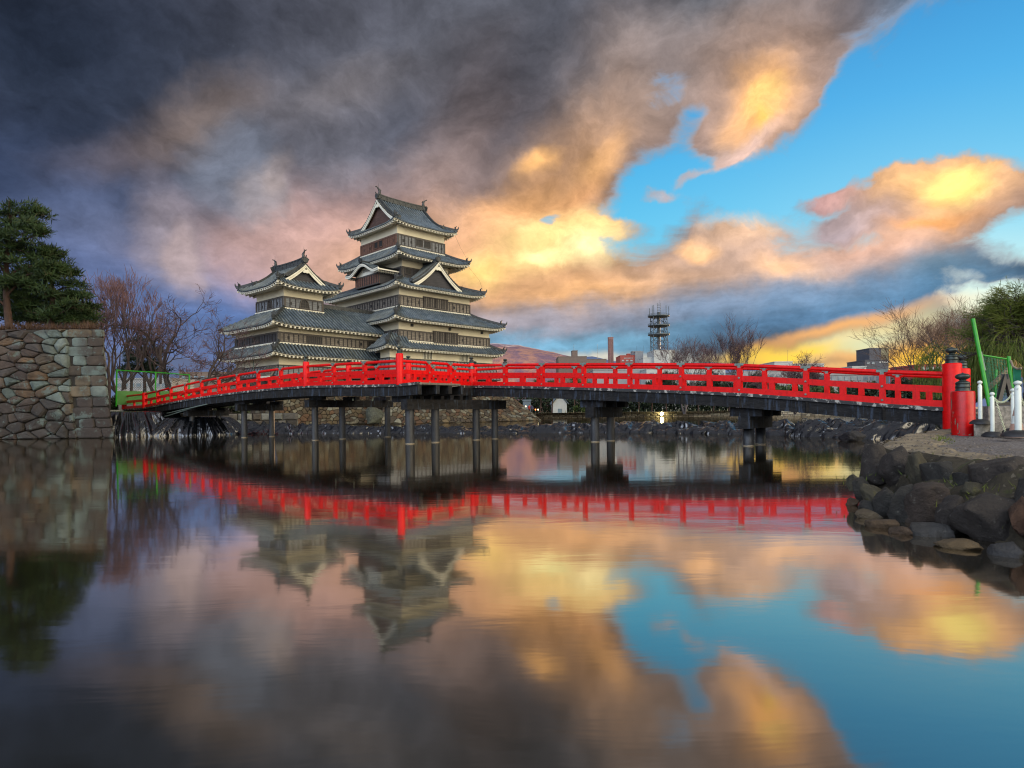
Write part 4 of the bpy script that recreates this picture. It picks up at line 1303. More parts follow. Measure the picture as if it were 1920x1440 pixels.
def rail_post(p, d, up=1.0):
    z = Vector((0, 0, 1)); side = d.cross(z).normalized()
    mb = MB(); mb.beam(p + z * .0, p + z * (up - .14), .155, .15, 0, up=d)
    o = mb.build('rail_post', M['red'], br)
    zb = MB()
    zb.beam(p + z * (up - .145), p + z * (up + .005), .150, .10, 0, up=d)
    zb.beam(p - d * .15 + z * (up - .03), p + d * .15 + z * (up - .03), .145, .075, 0)
    zb.build('joint_bracket', M['zinc'], o)
    for h in (.10, .51):
        bb = MB(); q = p + z * h
        bb.tube([q - side * .108, q - side * .095, q + side * .095, q + side * .108], [.026, .036, .036, .026], 8)
        bb.build('bolt', M['zinc'], o)
def finial(parent, p, s=1.0):
    mb = MB()
    prof = [(.140, 0), (.140, .028), (.130, .034), (.130, .085), (.138, .092), (.138, .108), (.128, .116), (.128, .165), (.134, .172), (.132, .186), (.118, .200), (.085, .218), (.060, .230), (.058, .246), (.085, .258), (.120, .278), (.136, .306), (.134, .334), (.112, .358), (.07, .374), (.03, .382), (.014, .392), (.003, .402)]
    mb.lathe([(r * s, h * s) for r, h in prof], 20, p)
    return mb.build('finial', M['iron'], parent, smooth=True)
def main_post(p, h=1.22, r=.15, fs=.78, cap=False, below=.04, collar=False, worn=False):
    mb = MB()
    mb.lathe([(r, -below), (r, h - .03), (r * .93, h - .008), (r * .85, h)], 20, p)
    o = mb.build('main_post', M['redworn'] if worn else M['red'], br, smooth=True)
    finial(o, p + Vector((0, 0, h)), fs)
    if collar:
        cb = MB(); cb.lathe([(r * 1.12, h - .28), (r * 1.12, h - .16), (r * 1.04, h - .15)], 20, p); cb.build('collar', M['zinc'], o, smooth=True)
    return o

def run(points, mains, up=1.0):
    """railing along foot points; mains = {index: kwargs}"""
    for i, p in enumerate(points):
        d = (points[min(i + 1, len(points) - 1)] - points[max(i - 1, 0)]); d.z = 0; d.normalize()
        if i in mains:
            if mains[i] is not None: main_post(p, **mains[i])
        else: rail_post(p, d, up)
        if i + 1 < len(points): railing_bay(p, points[i + 1], up, mids=1)
Wd = 2.42
# near railing, left part
ptsL = [PL(k) for k in range(0, 13)] + [PL(13.8)]
run(ptsL, {0: dict(h=1.24, r=.155), 3: dict(h=1.16, r=.15, collar=False), 12: dict(h=1.05, r=.17), 13: dict(h=1.05, r=.17)})
# near railing across the jog
B, C_ = PL(0), PR(0)
run([B, B.lerp(C_, .36), B.lerp(C_, .66), C_], {0: None, 3: dict(h=1.06, r=.135, collar=True)})
# near railing, right part
ptsR = [PR(k) for k in range(0, 9)] + [PR(8.8)]
run(ptsR, {0: None, 9: dict(h=1.24, r=.235, fs=1.15, below=.6)})
# far railings
run([PL(k, Wd) for k in (1, 2, 3, 4, 5, 6, 7, 8, 9, 10, 11, 12, 13.8)], {2: dict(h=1.1, r=.14), 12: dict(h=1.05, r=.16), 0: dict(h=1.1, r=.14)})
Q = PL(1, Wd); Q2 = PR(-1.0, Wd)
run([Q, Q.lerp(Q2, .33), Q.lerp(Q2, .66), Q2], {0: None, 3: None})
run([PR(k, Wd) for k in (-1, 0, 1, 2, 3, 4, 5, 6, 7, 8, 8.8)], {0: dict(h=1.1, r=.14), 1: dict(h=1.1, r=.14), 10: dict(h=1.2, r=.22, fs=1.1, below=.6)})

# deck, edge boards and side beams
def strip(fn, ks, w0, w1, zt, zb, name, mat, parent=br):
    mb = MB()
    rows = [[fn(k, w0, zt), fn(k, w1, zt), fn(k, w1, zb), fn(k, w0, zb), fn(k, w0, zt)] for k in ks]
    mb.grid(rows)
    mb.face(rows[0][:4]); mb.face(rows[-1][:4][::-1])
    return mb.build(name, mat, parent)
kl = [i * .5 for i in range(-1, 28)] + [13.8]; kr = [i * .5 for i in range(-2, 18)] + [8.8]
strip(PL, kl, .13, Wd - .13, -.02, -.10, 'deck', M['deck']); strip(PR, kr, .13, Wd - .13, -.02, -.10, 'deck', M['deck'])
strip(PL, kl, -.12, .128, -.004, -.11, 'edge_board', M['timber_edge']); strip(PR, [k for k in kr if k >= -.1], -.12, .128, -.004, -.11, 'edge_board', M['timber_edge'])
strip(PL, kl[3:], Wd - .128, Wd + .12, -.004, -.11, 'edge_board', M['timber_edge']); strip(PR, kr, Wd - .128, Wd + .12, -.004, -.11, 'edge_board', M['timber_edge'])
strip(PL, kl, -.05, .14, -.114, -.50, 'side_beam', M['timber']); strip(PR, [k for k in kr if k >= -.1], -.05, .14, -.114, -.50, 'side_beam', M['timber'])
for w_ in (.9, 1.6, 2.3):
    strip(PL, kl, w_, w_ + .2, -.114, -.46, 'girder', M['timber']); strip(PR, kr, w_, w_ + .2, -.114, -.46, 'girder', M['timber'])
# jog platform
J = [PL(0), PR(0), PR(-1.0, Wd), PL(1, Wd)]
mb = MB()
jl = PL(0); jr = PR(0)
cor = [PL(0, .1, -.024), PR(.02, .1, -.024), PR(-1.1, Wd, -.024), PL(1.05, Wd, -.024)]
mb.face(cor); mb.face([p - Vector((0, 0, .08)) for p in cor][::-1]); mb.build('deck', M['deck'], br)
for a, b in ((B, C_),):
    mb = MB(); mb.beam(a + Vector((0, 0, -.06)), b + Vector((0, 0, -.06)), .26, .105); mb.build('edge_board', M['timber_edge'], br)
    mb = MB(); mb.beam(a + Vector((.06, -.02, -.30)), b + Vector((.06, -.02, -.30)), .18, .36); mb.build('side_beam', M['timber'], br)
    d = (b - a); n = 7
    sd_ = Vector((d.y, -d.x, 0)).normalized()
    for i in range(n):        # projecting joist ends
        p = a.lerp(b, (i + .7) / (n + .2))
        mb = MB(); mb.beam(p - sd_ * .8 + Vector((0, 0, -.56)), p + sd_ * .16 + Vector((0, 0, -.56)), .24, .36); mb.build('joist_end', M['timber'], br)
mb = MB(); mb.beam(Q + Vector((0, 0, -.3)), Q2 + Vector((0, 0, -.3)), .18, .36); mb.build('side_beam', M['timber'], br)
# board joints and vertical battens on the side beams
for fn, ks in ((PL, range(0, 13)), (PR, range(1, 9))):
    for k in ks:
        for dk in (0,):
            p = fn(k + .02, -.07)
            mb = MB(); mb.box(p.x - .05, p.x + .05, p.y - .02, p.y + .03, p.z - .50, p.z - .118); mb.build('beam_joint', M['timber'], br)

def bent(ps, cap0, cap1, zc, ch=.42, cw=.34, corbel=True, zdeck=None):
    """piles with a cap beam"""
    for (x, y, r) in ps:
        mb = MB(); n = 14
        rows = []
        for z, rr in ((-1.2, 1.02), (0, 1.0), (.06, 1.0), (.8, .97), (zc + .02, .95)):
            rows.append([Vector((x + r * rr * cos(2 * pi * i / n), y + r * rr * sin(2 * pi * i / n), z)) for i in range(n)])
        mb.grid(rows, closed=True); mb.build('pile', M['pile'], br, smooth=True)
    a, b = Vector((*cap0, zc + ch / 2)), Vector((*cap1, zc + ch / 2))
    mb = MB(); mb.beam(a, b, cw, ch); mb.build('cap_beam', M['timber'], br)
    if zdeck:
        d = (b - a).normalized()
        m = zdeck - .5 - zc - ch
        if m > .05:
            n = 3
            for i in range(n):
                p = a.lerp(b, (.12, .5, .88)[i]) + Vector((0, 0, ch / 2 + m / 2 + .002))
                side = Vector((d.y, -d.x, 0))
                mb = MB(); mb.beam(p - side * .55, p + side * .55, .26, m); mb.build('corbel', M['timber'], br)
def along(fn, k, w0, ts, r):
    o = fn(k, w0); return [(o.x + NV.x * t, o.y + NV.y * t, r) for t in ts]
def caps(fn, k, t0, t1):
    a = fn(k, t0); b = fn(k, t1); return (a.x, a.y), (b.x, b.y)
for k, ts in ((3, (0, 1.55, 4.4)), (6.1, (0, 1.65)), (9.1, (0, 1.7)), (12.0, (0, 1.7))):
    c0, c1 = caps(PL, k, .0, 2.75 if len(ts) == 2 else 5.1)
    bent(along(PL, k, .45, ts, .165), c0, c1, PL(k).z - .5 - .18 - .36, .36, .36, zdeck=PL(k).z)
c0, c1 = caps(PL, 0, .1, 6.3)
bent([(a, b, r_) for (a, b, _), r_ in zip(along(PL, 0, .5, (0, 1.41, 3.93, 5.2), .18), (.195, .18, .175, .16))], (c0[0] + .1, c0[1] - .1), c1, 1.42, .42, .4)
for k, ts in ((3.1, (0, 1.2)), (6.05, (0, 1.17))):
    c0, c1 = caps(PR, k, .05, 2.3)
    bent(along(PR, k, .45, ts, .18), c0, c1, PR(k).z - .5 - .30 - .42, .42, .40, zdeck=PR(k).z)
# hangers and lamps under the deck
for i in range(4):
    p = PL(2.3 - i * .62, .5, -.66)
    mb = MB(); mb.tube([p + Vector((0, 0, .17)), p + Vector((0, 0, .05))], .015, 6); mb.lathe([(.015, .05), (.04, 0), (.03, -.04), (.005, -.05)], 10, p); mb.build('hanging_insulator', M['chain'], br)
mb = MB()
p0, p1, p2, p3 = PL(11.7, -.1, -.6), PL(11, -.15, -.95), PL(10, -.1, -.85), PL(8.2, 0, -.52)
mb.tube([p0, p0.lerp(p1, .5) - Vector((0, 0, .1)), p1, p2, p3], .035, 6); mb.build('drain_pipe', M['zinc'], br)
mb = MB(); mb.tube([PL(10.2, -.1, -.7), PL(9, -.1, -.62), PL(7.6, -.1, -.5)], .03, 6); mb.build('drain_pipe', M['zinc'], br)

# short bollard in front of the bridge end
pb_ = at(1806, 817, 13.9)
bol = empty('bridge_bollard', (pb_.x, pb_.y, .62), 0, 'short thick red bollard with black onion finial and chipped paint, before the bridge end', 'bollard')
mb = MB(); mb.lathe([(.225, -.1), (.225, .97), (.215, .995), (.17, 1.0)], 28); mb.build('bollard_body', M['redworn'], bol, smooth=True)
finial(bol, Vector((0, 0, .99)), 1.05)

# ================================================================== setting
def sheet(name, pts, z, mat, kind='structure'):
    mb = MB(); mb.face([(x, y, z) for x, y in pts]); return tag(mb.build(name, mat), kind=kind)
mb = MB(); mb.face([(-600, -60, 0), (600, -60, 0), (600, 900, 0), (-600, 900, 0)])
tag(mb.build('water', M['water']), kind='structure')
sheet('pond_bed', [(-620, -80), (620, -80), (620, 920), (-620, 920)], -1.2, M['bed'])
# far park and town ground beyond the moat, reaching the horizon
mb = MB()
far = [(-60, 128), (10, 127), (30, 126), (62, 121), (74, 100), (60, 66), (44, 48), (33, 38), (26, 27), (22, 19), (20, 10), (19, -60), (9000, -60), (9000, 26000), (-9000, 26000), (-9000, 128)]
top = .92
mb.face([(x, y, top) for x, y in far])
for (a, b), (c, d) in zip(far[:12], far[1:12]): mb.face([(a, b, -1), (c, d, -1), (c, d, top), (a, b, top)])
tag(mb.build('ground', M['ground']), kind='structure')
# low stone edging of the far bank
def low_wall(pts, z0, z1, th, tones, seed, parent_label, cat, cell=.55):
    rnd = random.Random(seed); mb = MB()
    for (x0, y0), (x1, y1) in zip(pts, pts[1:]):
        L = math.hypot(x1 - x0, y1 - y0); d = Vector((x1 - x0, y1 - y0, 0)) / L; n = Vector((d.y, -d.x, 0))
        rows = 3; h = (z1 - z0) / rows
        for r in range(rows):
            x = 0
            while x < L:
                w_ = cell * rnd.uniform(.7, 1.6)
                a = Vector((x0, y0, 0)) + d * x; b = Vector((x0, y0, 0)) + d * min(x + w_ * .94, L)
                bu = rnd.uniform(.02, .14)
                t = rnd.choice(tones); k = rnd.uniform(.7, 1.25)
                za, zb = z0 + h * r + .02, z0 + h * (r + 1) - .03
                o = n * bu
                mid = (a + b) / 2
                p = [a + Vector((0, 0, za)), b + Vector((0, 0, za)), b + Vector((0, 0, zb)), a + Vector((0, 0, zb))]
                c = mid + o + Vector((0, 0, (za + zb) / 2))
                for i in range(4): mb.face([p[i], p[(i + 1) % 4], p[(i + 1) % 4].lerp(c, .3) + o * .7, p[i].lerp(c, .3) + o * .7], 0, [v * k for v in t])
                mb.face([q.lerp(c, .3) + o * .7 for q in p], 0, [v * k for v in t])
                x += w_
        back = n * -.02
        mb.face([Vector((x0, y0, z0)) + back, Vector((x1, y1, z0)) + back, Vector((x1, y1, z1)) + back, Vector((x0, y0, z1)) + back], 1, (1, 1, 1))
        mb.face([Vector((x0, y0, z1)), Vector((x1, y1, z1)), Vector((x1, y1, z1)) - n * th, Vector((x0, y0, z1)) - n * th], 0, tones[0])
    o = mb.build('stone_edging', [M['stone'], M['joint']]); return tag(o, parent_label, cat)
low_wall([(-30, 127.4), (10, 126.7), (30, 125.7), (62, 120.7), (73.7, 100)], -.2, 1.0, .6, [(.26, .22, .16), (.18, .15, .11), (.3, .27, .2)], 4, 'low rough stone edging along the far side of the moat', 'stone edging', .9)
mb = MB(); mb.face([(-60, 128, .97), (62, 121.6, .97), (80, 160, .97), (-70, 165, .97)]); tag(mb.build('grass', M['grass']), kind='structure')

# left bank: ground behind the bridge, castle island
lb = [(-16, 47), (-24.5, 45.2), (-33, 44), (-60, 44), (-200, 44), (-200, 300), (-20, 300), (-20, 125), (-6, 110), (-24, 92), (-33, 80), (-30, 70), (-22, 62)]
mb = MB(); mb.face([(x, y, 1.35) for x, y in lb[::-1]])
for i in range(len(lb)):
    (a, b), (c, d) = lb[i], lb[(i + 1) % len(lb)]; mb.face([(a, b, -1), (c, d, -1), (c, d, 1.35), (a, b, 1.35)])
tag(mb.build('castle_ground', M['ground']), kind='structure')

# ---- rubble stone walls ----------------------------------------------------
def voronoi_cells(w_, h, cw, ch, rnd, jit=.38, skip=.08):
    pts = []
    ny = max(1, round(h / ch))
    for j in range(-1, ny + 1):
        nx = max(1, round(w_ / cw))
        for i in range(-1, nx + 2):
            if rnd.random() < skip: continue
            pts.append(((i + .5 * (j % 2) + rnd.uniform(-jit, jit)) * w_ / nx, (j + .5 + rnd.uniform(-jit, jit)) * h / ny))
    cells = []
    sy = cw / ch
    for k, (px, py) in enumerate(pts):
        if not (-.3 * cw < px < w_ + .3 * cw and -.3 * ch < py < h + .3 * ch): continue
        poly = [(px - 3 * cw, py - 3 * ch), (px + 3 * cw, py - 3 * ch), (px + 3 * cw, py + 3 * ch), (px - 3 * cw, py + 3 * ch)]
        for q, (qx, qy) in enumerate(pts):
            if q == k or abs(qx - px) > 3 * cw or abs(qy - py) > 3 * ch: continue
            mx, my = (px + qx) / 2, (py + qy) / 2
            nx_, ny_ = qx - px, (qy - py) * sy * sy
            new = []
            for a in range(len(poly)):
                A, B_ = poly[a], poly[(a + 1) % len(poly)]
                da = (A[0] - mx) * nx_ + (A[1] - my) * ny_; db = (B_[0] - mx) * nx_ + (B_[1] - my) * ny_
                if da <= 0: new.append(A)
                if (da < 0) != (db < 0) and da != db:
                    t = da / (da - db); new.append((A[0] + (B_[0] - A[0]) * t, A[1] + (B_[1] - A[1]) * t))
            poly = new
            if len(poly) < 3: break
        if len(poly) < 3: continue
        for (ax, lim, sg) in ((0, 0, 1), (0, w_, -1), (1, 0, 1), (1, h, -1)):
            new = []
            for a in range(len(poly)):
                A, B_ = poly[a], poly[(a + 1) % len(poly)]
                da = (A[ax] - lim) * sg; db = (B_[ax] - lim) * sg
                if da >= 0: new.append(A)
                if (da < 0) != (db < 0):
                    t = da / (da - db); new.append((A[0] + (B_[0] - A[0]) * t, A[1] + (B_[1] - A[1]) * t))
            poly = new
            if len(poly) < 3: break
        if len(poly) >= 3: cells.append(poly)
    return cells
def stone(mb, poly, fn, gap, bulge, tone, rnd, rounds=2, rings=3):
    cx = sum(p[0] for p in poly) / len(poly); cy = sum(p[1] for p in poly) / len(poly)
    R = max(math.hypot(p[0] - cx, p[1] - cy) for p in poly)
    if R < gap * 1.6: return
    # drop tiny edges, shrink for the joint, round the corners
    pl = []
    for p in poly:
        d = math.hypot(p[0] - cx, p[1] - cy); k = max(.3, 1 - gap / max(d, .01)); pl.append((cx + (p[0] - cx) * k, cy + (p[1] - cy) * k))
    for _ in range(rounds):
        n = []
        for a in range(len(pl)):
            A, B_ = pl[a], pl[(a + 1) % len(pl)]
            n.append((A[0] * .86 + B_[0] * .14, A[1] * .86 + B_[1] * .14)); n.append((A[0] * .14 + B_[0] * .86, A[1] * .14 + B_[1] * .86))
        pl = n
    sd = rnd.uniform(0, 50)
    tx, ty = rnd.uniform(-.25, .25), rnd.uniform(-.25, .25)
    prof = [(1.0, -.35), (.985, .25), (.90, .72), (.70, .95), (.36, 1.0)][:rings + 2]
    rows = []
    for k, o in prof:
        row = []
        for p in pl:
            x, y = cx + (p[0] - cx) * k, cy + (p[1] - cy) * k
            nz = noise.noise(Vector((x * 2.1 + sd, y * 2.1, sd))) * .45 + noise.noise(Vector((x * 6 + sd, y * 6, sd))) * .16
            oo = bulge * (o + (nz if o > 0 else 0) + (tx * (x - cx) / R + ty * (y - cy) / R if o > 0 else 0))
            row.append(fn(x, y, oo))
        rows.append(row)
    mb.grid(rows, 0, tone, closed=True)
    mb.face(rows[-1], 0, tone)
def stone_wall(mb, w_, h, fn, cw, ch, tones, seed, gap=.03, bulge=.09, tonefn=None, rings=3, jit=.38):
    rnd = random.Random(seed)
    for poly in voronoi_cells(w_, h, cw, ch, rnd, jit):
        cx = sum(p[0] for p in poly) / len(poly); cy = sum(p[1] for p in poly) / len(poly)
        t = tonefn(cx, cy, rnd) if tonefn else rnd.choice(tones)
        k = rnd.uniform(.75, 1.25)
        stone(mb, poly, fn, gap, bulge * rnd.uniform(.6, 1.3), tuple(v * k for v in t), rnd, rings=rings)
    mb.grid([[fn(w_ * i / 6, h * j / 4, -.06) for i in range(7)] for j in range(5)], 1, (1, 1, 1))

# castle stone base: battered faces, front-right and front-left
base = [ ]
def batter(z):          # how far the face stands out at height z
    t = max(0, 1 - z / 5.9)
    return .25 + 4.6 * t ** 1.15
KR = (Vector((cos(radians(45)), sin(radians(45)), 0)), Vector((-sin(radians(45)), cos(radians(45)), 0)))
KO = Vector((-14.28, 80, 0))
def kp(r, l, z): return KO + KR[0] * r + KR[1] * l + Vector((0, 0, z))
def front_fn(x, y, o):
    # x along r from the left corner, y height
    b = batter(y); t = x / 24.0
    r = (-1.7 - b) * (1 - t) + (16.1 + b) * t
    return kp(r, -.4 - b - o * .8, y + o * .45)
mbS = MB()
tn = [(.065, .048, .028), (.09, .068, .038), (.05, .037, .025), (.12, .11, .08), (.075, .042, .023), (.13, .13, .105), (.045, .036, .026)]
stone_wall(mbS, 24.0, 5.85, front_fn, .62, .42, tn, 11, .022, .13, rings=2, jit=.46)
def side_fn(x, y, o):
    b = batter(y); t = x / 22.0
    l = (-.4 - b) * (1 - t) + (19 + b) * t
    return kp(16.1 + b + o * .8, l, y + o * .45)
stone_wall(mbS, 22.0, 5.85, side_fn, .9, .6, tn, 12, .03, .14, rings=2)
top_ = [kp(-1.9, -.6, 5.84), kp(16.3, -.6, 5.84), kp(16.3, 19.2, 5.84), kp(-1.9, 19.2, 5.84)]
mbS.face(top_, 1, (1, 1, 1))
tag(mbS.build('keep_stone_base', [M['stone'], M['joint']]), 'sloping brown rubble stone base beneath the great keep', 'stone base')
TR = (Vector((cos(radians(49.5)), sin(radians(49.5)), 0)), Vector((-sin(radians(49.5)), cos(radians(49.5)), 0)))
TO = Vector((-26.6, 72, 0))
def tp(r, l, z): return TO + TR[0] * r + TR[1] * l + Vector((0, 0, z))
def batter2(z): return .2 + 2.6 * max(0, 1 - z / 5.7) ** 1.2
mbS = MB()
def tf(x, y, o):
    b = batter2(y); t = x / 20.0
    return tp((-b) * (1 - t) + 17.5 * t, -.1 - b - o * .9, y + o * .4)
def tl(x, y, o):
    b = batter2(y); t = x / 13.0
    return tp(-.1 - b - o * .9, (10.4 + b) * (1 - t) + (-b) * t, y + o * .4)
stone_wall(mbS, 20, 5.55, tf, .62, .44, tn, 13, .022, .12, rings=2, jit=.46)
stone_wall(mbS, 13, 5.55, tl, .85, .65, tn, 14, .05, .13, rings=2)
mbS.face([tp(-.3, -.3, 5.54), tp(17, -.3, 5.54), tp(17, 10.6, 5.54), tp(-.3, 10.6, 5.54)], 1, (1, 1, 1))
tag(mbS.build('turret_stone_base', [M['stone'], M['joint']]), 'brown rubble stone base beneath the smaller turret and its wing', 'stone base')

# big moat wall at the left edge of the picture
def wall_left(x, y, o):
    # x from far left, y height 0..6.75
    t = max(0, y / 6.6)
    Y = 36.2 + 1.1 * (x / 34.0) + .95 * t ** 1.3 - o
    # right end: battered corner
    xe = -23.62 - 1.25 * t ** .85
    X = -60 + (xe + 60) * x / 36.9
    return Vector((X, Y, y))
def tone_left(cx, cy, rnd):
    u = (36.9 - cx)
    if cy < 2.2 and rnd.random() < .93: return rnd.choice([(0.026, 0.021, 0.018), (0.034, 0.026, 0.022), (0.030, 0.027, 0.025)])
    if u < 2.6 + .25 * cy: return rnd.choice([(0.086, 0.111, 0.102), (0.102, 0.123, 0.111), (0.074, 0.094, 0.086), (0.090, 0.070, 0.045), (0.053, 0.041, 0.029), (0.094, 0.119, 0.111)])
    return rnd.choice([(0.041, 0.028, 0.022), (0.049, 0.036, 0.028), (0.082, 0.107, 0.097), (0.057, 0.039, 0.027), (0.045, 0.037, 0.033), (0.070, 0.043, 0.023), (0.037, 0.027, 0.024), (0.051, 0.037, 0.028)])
mbS = MB()
rnd = random.Random(5)
# irregular stones
for poly in voronoi_cells(36.9 - 2.15, 6.6, .86, .50, rnd, .49, .14):
    cx = sum(p[0] for p in poly) / len(poly); cy = sum(p[1] for p in poly) / len(poly)
    if cx < 20: continue
    k = rnd.uniform(.8, 1.25)
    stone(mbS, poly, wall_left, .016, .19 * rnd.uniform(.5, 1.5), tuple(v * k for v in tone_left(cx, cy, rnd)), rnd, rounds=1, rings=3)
# squared corner stones, long and short in turn
z = 0; i = 0
hs = [.62, .55, .68, .60, .66, .64, .60, .62, .58, .55, .50]
for h in hs:
    split = rnd.choice([.42, .5, .6]) if i % 2 else rnd.choice([.35, .55, .7])
    x0, x1 = 36.9 - 2.2 + (.25 if i % 2 else -.1), 36.9
    xm = x0 + (x1 - x0) * split
    for a, b in ((x0, xm), (xm, x1)):
        j = lambda: rnd.uniform(-.035, .035)
        poly = [(a + j(), z + j()), (b + (j() if b < 36.9 else 0), z + j()), (b + (j() if b < 36.9 else 0), z + h + j()), (a + j(), z + h + j())]
        t = tone_left(36.5, max(z, 1.2 if i > 1 else 0), rnd); k = rnd.uniform(.85, 1.15)
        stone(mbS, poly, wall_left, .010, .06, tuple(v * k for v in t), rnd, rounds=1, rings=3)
    z += h; i += 1
mbS.grid([[wall_left(20 + 16.9 * i / 10, 6.6 * j / 8, -.05) for i in range(11)] for j in range(9)], 1, (1, 1, 1))
# return face on the right side and the top
def wall_ret(x, y, o):
    p = wall_left(36.9, y, 0); t = max(0, y / 6.6)
    return Vector((p.x + o - .72 * x, p.y + x, y))
stone_wall(mbS, 9, 6.6, wall_ret, .9, .62, [(.14, .18, .16), (.1, .08, .06), (.2, .16, .11)], 22, .03, .07)
tag(mbS.build('moat_wall', [M['stone_left'], M['joint']]), 'tall moat wall of grey-green and brown stones at the left, squared corner', 'stone wall')
mb = MB(); rows = []
for j in range(12):
    row = []
    for i in range(40):
        x = 10 + 26.6 * i / 39; p = wall_left(x, 6.6, -.1); y = p.y + j * 2.2; p.x -= .74 * j * 2.2
        row.append(Vector((p.x, y, 6.52 + (.35 * min(1, j / 2) + .25 * noise.noise(Vector((p.x * .4, y * .4, 0)))) * (j > 0))))
    rows.append(row)
mb.grid(rows)
tag(mb.build('bank_top', M['grass']), kind='structure')

low_wall([(-45, 43.95), (-33, 43.9), (-24.5, 45.1), (-16, 46.9)], -.2, 1.4, .3, [(.05, .045, .038), (.09, .085, .075), (.14, .145, .13), (.06, .05, .04)], 6, 'dark rough stone edging of the castle shore, behind the left half of the bridge', 'stone edging', .8)
low_wall([(-16, 46.9), (-22, 62.05), (-30, 70)], -.2, 1.4, .3, [(.05, .045, .038), (.09, .085, .075), (.14, .145, .13)], 7, 'stone edging running back from the shore towards the turret base', 'stone edging', .8)
# ---- plastic-covered berms ---------------------------------------------------
def tarp(name, path, widths, heights, label, seed, nu=120, nv=26, fold=.16, steep=1.0):
    """crumpled sheet over a bank following a path; cross-section rises from the water, over the top and down behind"""
    mb = MB(); rows = []; rjit = random.Random(int(seed * 10))
    P_ = [Vector((x, y, 0)) for x, y in path]
    seg = [(b - a).length for a, b in zip(P_, P_[1:])]; tot = sum(seg)
    for i in range(nu + 1):
        s_ = tot * i / nu; k = 0
        while k < len(seg) - 1 and s_ > seg[k]: s_ -= seg[k]; k += 1
        t = s_ / seg[k]; c = P_[k].lerp(P_[k + 1], t); d = (P_[k + 1] - P_[k]).normalized(); n = Vector((d.y, -d.x, 0))
        if n.y > 0: n = -n
        g = (k + t)
        w_ = lerp_tab(list(enumerate(widths)), g); h = lerp_tab(list(enumerate(heights)), g)
        row = []
        for j in range(nv + 1):
            q = j / nv
            o = (q - .5) * 2
            zz = h * max(0, 1 - abs(o) ** (2.6 * steep)) - .12 * (abs(o) > .97)
            pt = c - n * (o * w_)
            u = tot * i / nu
            # lumps of the bags below, then sharp folds
            lump = noise.noise(Vector((u * .55 + seed, o * 1.2, seed))) * .26 + noise.noise(Vector((u * 1.4 + seed, o * 2.0, 3.3))) * .16
            f1 = abs(noise.noise(Vector((u * 1.3 + o * 1.6 + seed, o * .6 * w_, 7.7)))) * FO; f2 = abs(noise.noise(Vector((u * 3.6 - o * 1.5 + seed, o * 1.2 * w_, 1.7)))) * FO
            if 0 < i < nu and 0 < j < nv: pt = pt + Vector((rjit.uniform(-.5, .5) * tot / nu, rjit.uniform(-.5, .5) * w_ / nv * .8, 0))
            zz += (lump - (f1 * 1.9 + f2 * .8 - .42) * fold) * (h ** .5) * min(1, 2.2 * (1 - abs(o)))
            pt = pt - n * ((f1 - .2) * fold * 1.3 + f2 * fold * .7)
            pt.z = max(zz, -.15)
            row.append(pt)
        rows.append(row)
    mb.grid(rows)
    o = mb.build(name, M['tarp'], smooth=True)
    return tag(o, label, 'plastic sheet')
FO = 1.7
tarp('plastic_sheet', [(-3.5, 39.5), (0.5, 39.2), (5, 38.3), (8.5, 37.2), (11.5, 34.6), (13.6, 32.0)], [1.5, 1.9, 2.0, 2.1, 2.1, 2.0], [.34, .46, .52, .62, .58, .54], 'long low black plastic sheet over a bank, behind the right half of the bridge', 3.1, 300, 34, .17)
tarp('plastic_sheet', [(12.6, 33.0), (14.4, 30.2), (15.9, 27.2), (17.6, 24.6), (19.6, 21.0)], [1.6, 1.9, 2.3, 2.4, 2.2], [.5, .78, .85, .95, .95], 'shiny black plastic sheet mound beside the gravel bank, nearest the red bollard', 9.4, 230, 36, .2)
tarp('plastic_sheet', [(-20.0, 44.5), (-17.5, 43.3), (-13.5, 42.4), (-9, 41.6), (-3, 40.2)], [1.7, 1.8, 1.7, 1.6, 1.5], [.75, .7, .6, .5, .36], 'crumpled dark plastic sheet behind the piles of the left half of the bridge', 5.2, 280, 34, .17)

def drape(name, cx, cy, a, b, h, label, seed, top=.55, n=300, m=26, fold=.34):
    """sheet draped steeply over a block, with long vertical pleats"""
    mb = MB(); rows = []
    for i in range(n):
        th = 2 * pi * i / n
        e = 3.2
        ct, st_ = cos(th), sin(th)
        r = 1 / ((abs(ct) ** e + abs(st_) ** e) ** (1 / e))
        row = []
        for j in range(m + 1):
            q = j / m            # 0 ground .. 1 centre top
            if q < .6: k = 1 - (1 - top) * (q / .6) ** 1.15 * .55; z = h * (q / .6) ** .9
            else: k = (1 - (1 - top) * .55) * (1 - (q - .6) / .4); z = h + .06 * sin((q - .6) * 9)
            u = th * (a + b) / 2 * 1.3
            pl = abs(noise.noise(Vector((u * 1.3 + seed, q * .5, 0)))) + .6 * abs(noise.noise(Vector((u * 3.4 + seed + q * .8, q * .7, 4))))
            k2 = k * (1 - fold * (pl - .2) * (1 if q < .62 else max(0, 1 - (q - .62) * 6)) * (1.2 - q * .4))
            row.append(Vector((cx + a * r * ct * k2, cy + b * r * st_ * k2, z - (0.1 if j == 0 else 0) - .05 * pl * (q > .3))))
        rows.append(row)
    rows.append(rows[0])
    mb.grid(rows)
    o = mb.build(name, M['tarp'], smooth=True)
    return tag(o, label, 'plastic sheet')
# left abutment mound: its top carries the left end of the bridge
drape('plastic_sheet', -25.6, 42.2, 3.3, 4.6, 1.55, 'black plastic sheet hanging in long pleats over the left bridge abutment', 2.2, .42, fold=.42)
drape('plastic_sheet', -21.0, 42.3, 2.7, 3.2, 1.15, 'slumping black plastic sheet just right of the pleated abutment sheet', 7.7, .3, fold=.2)
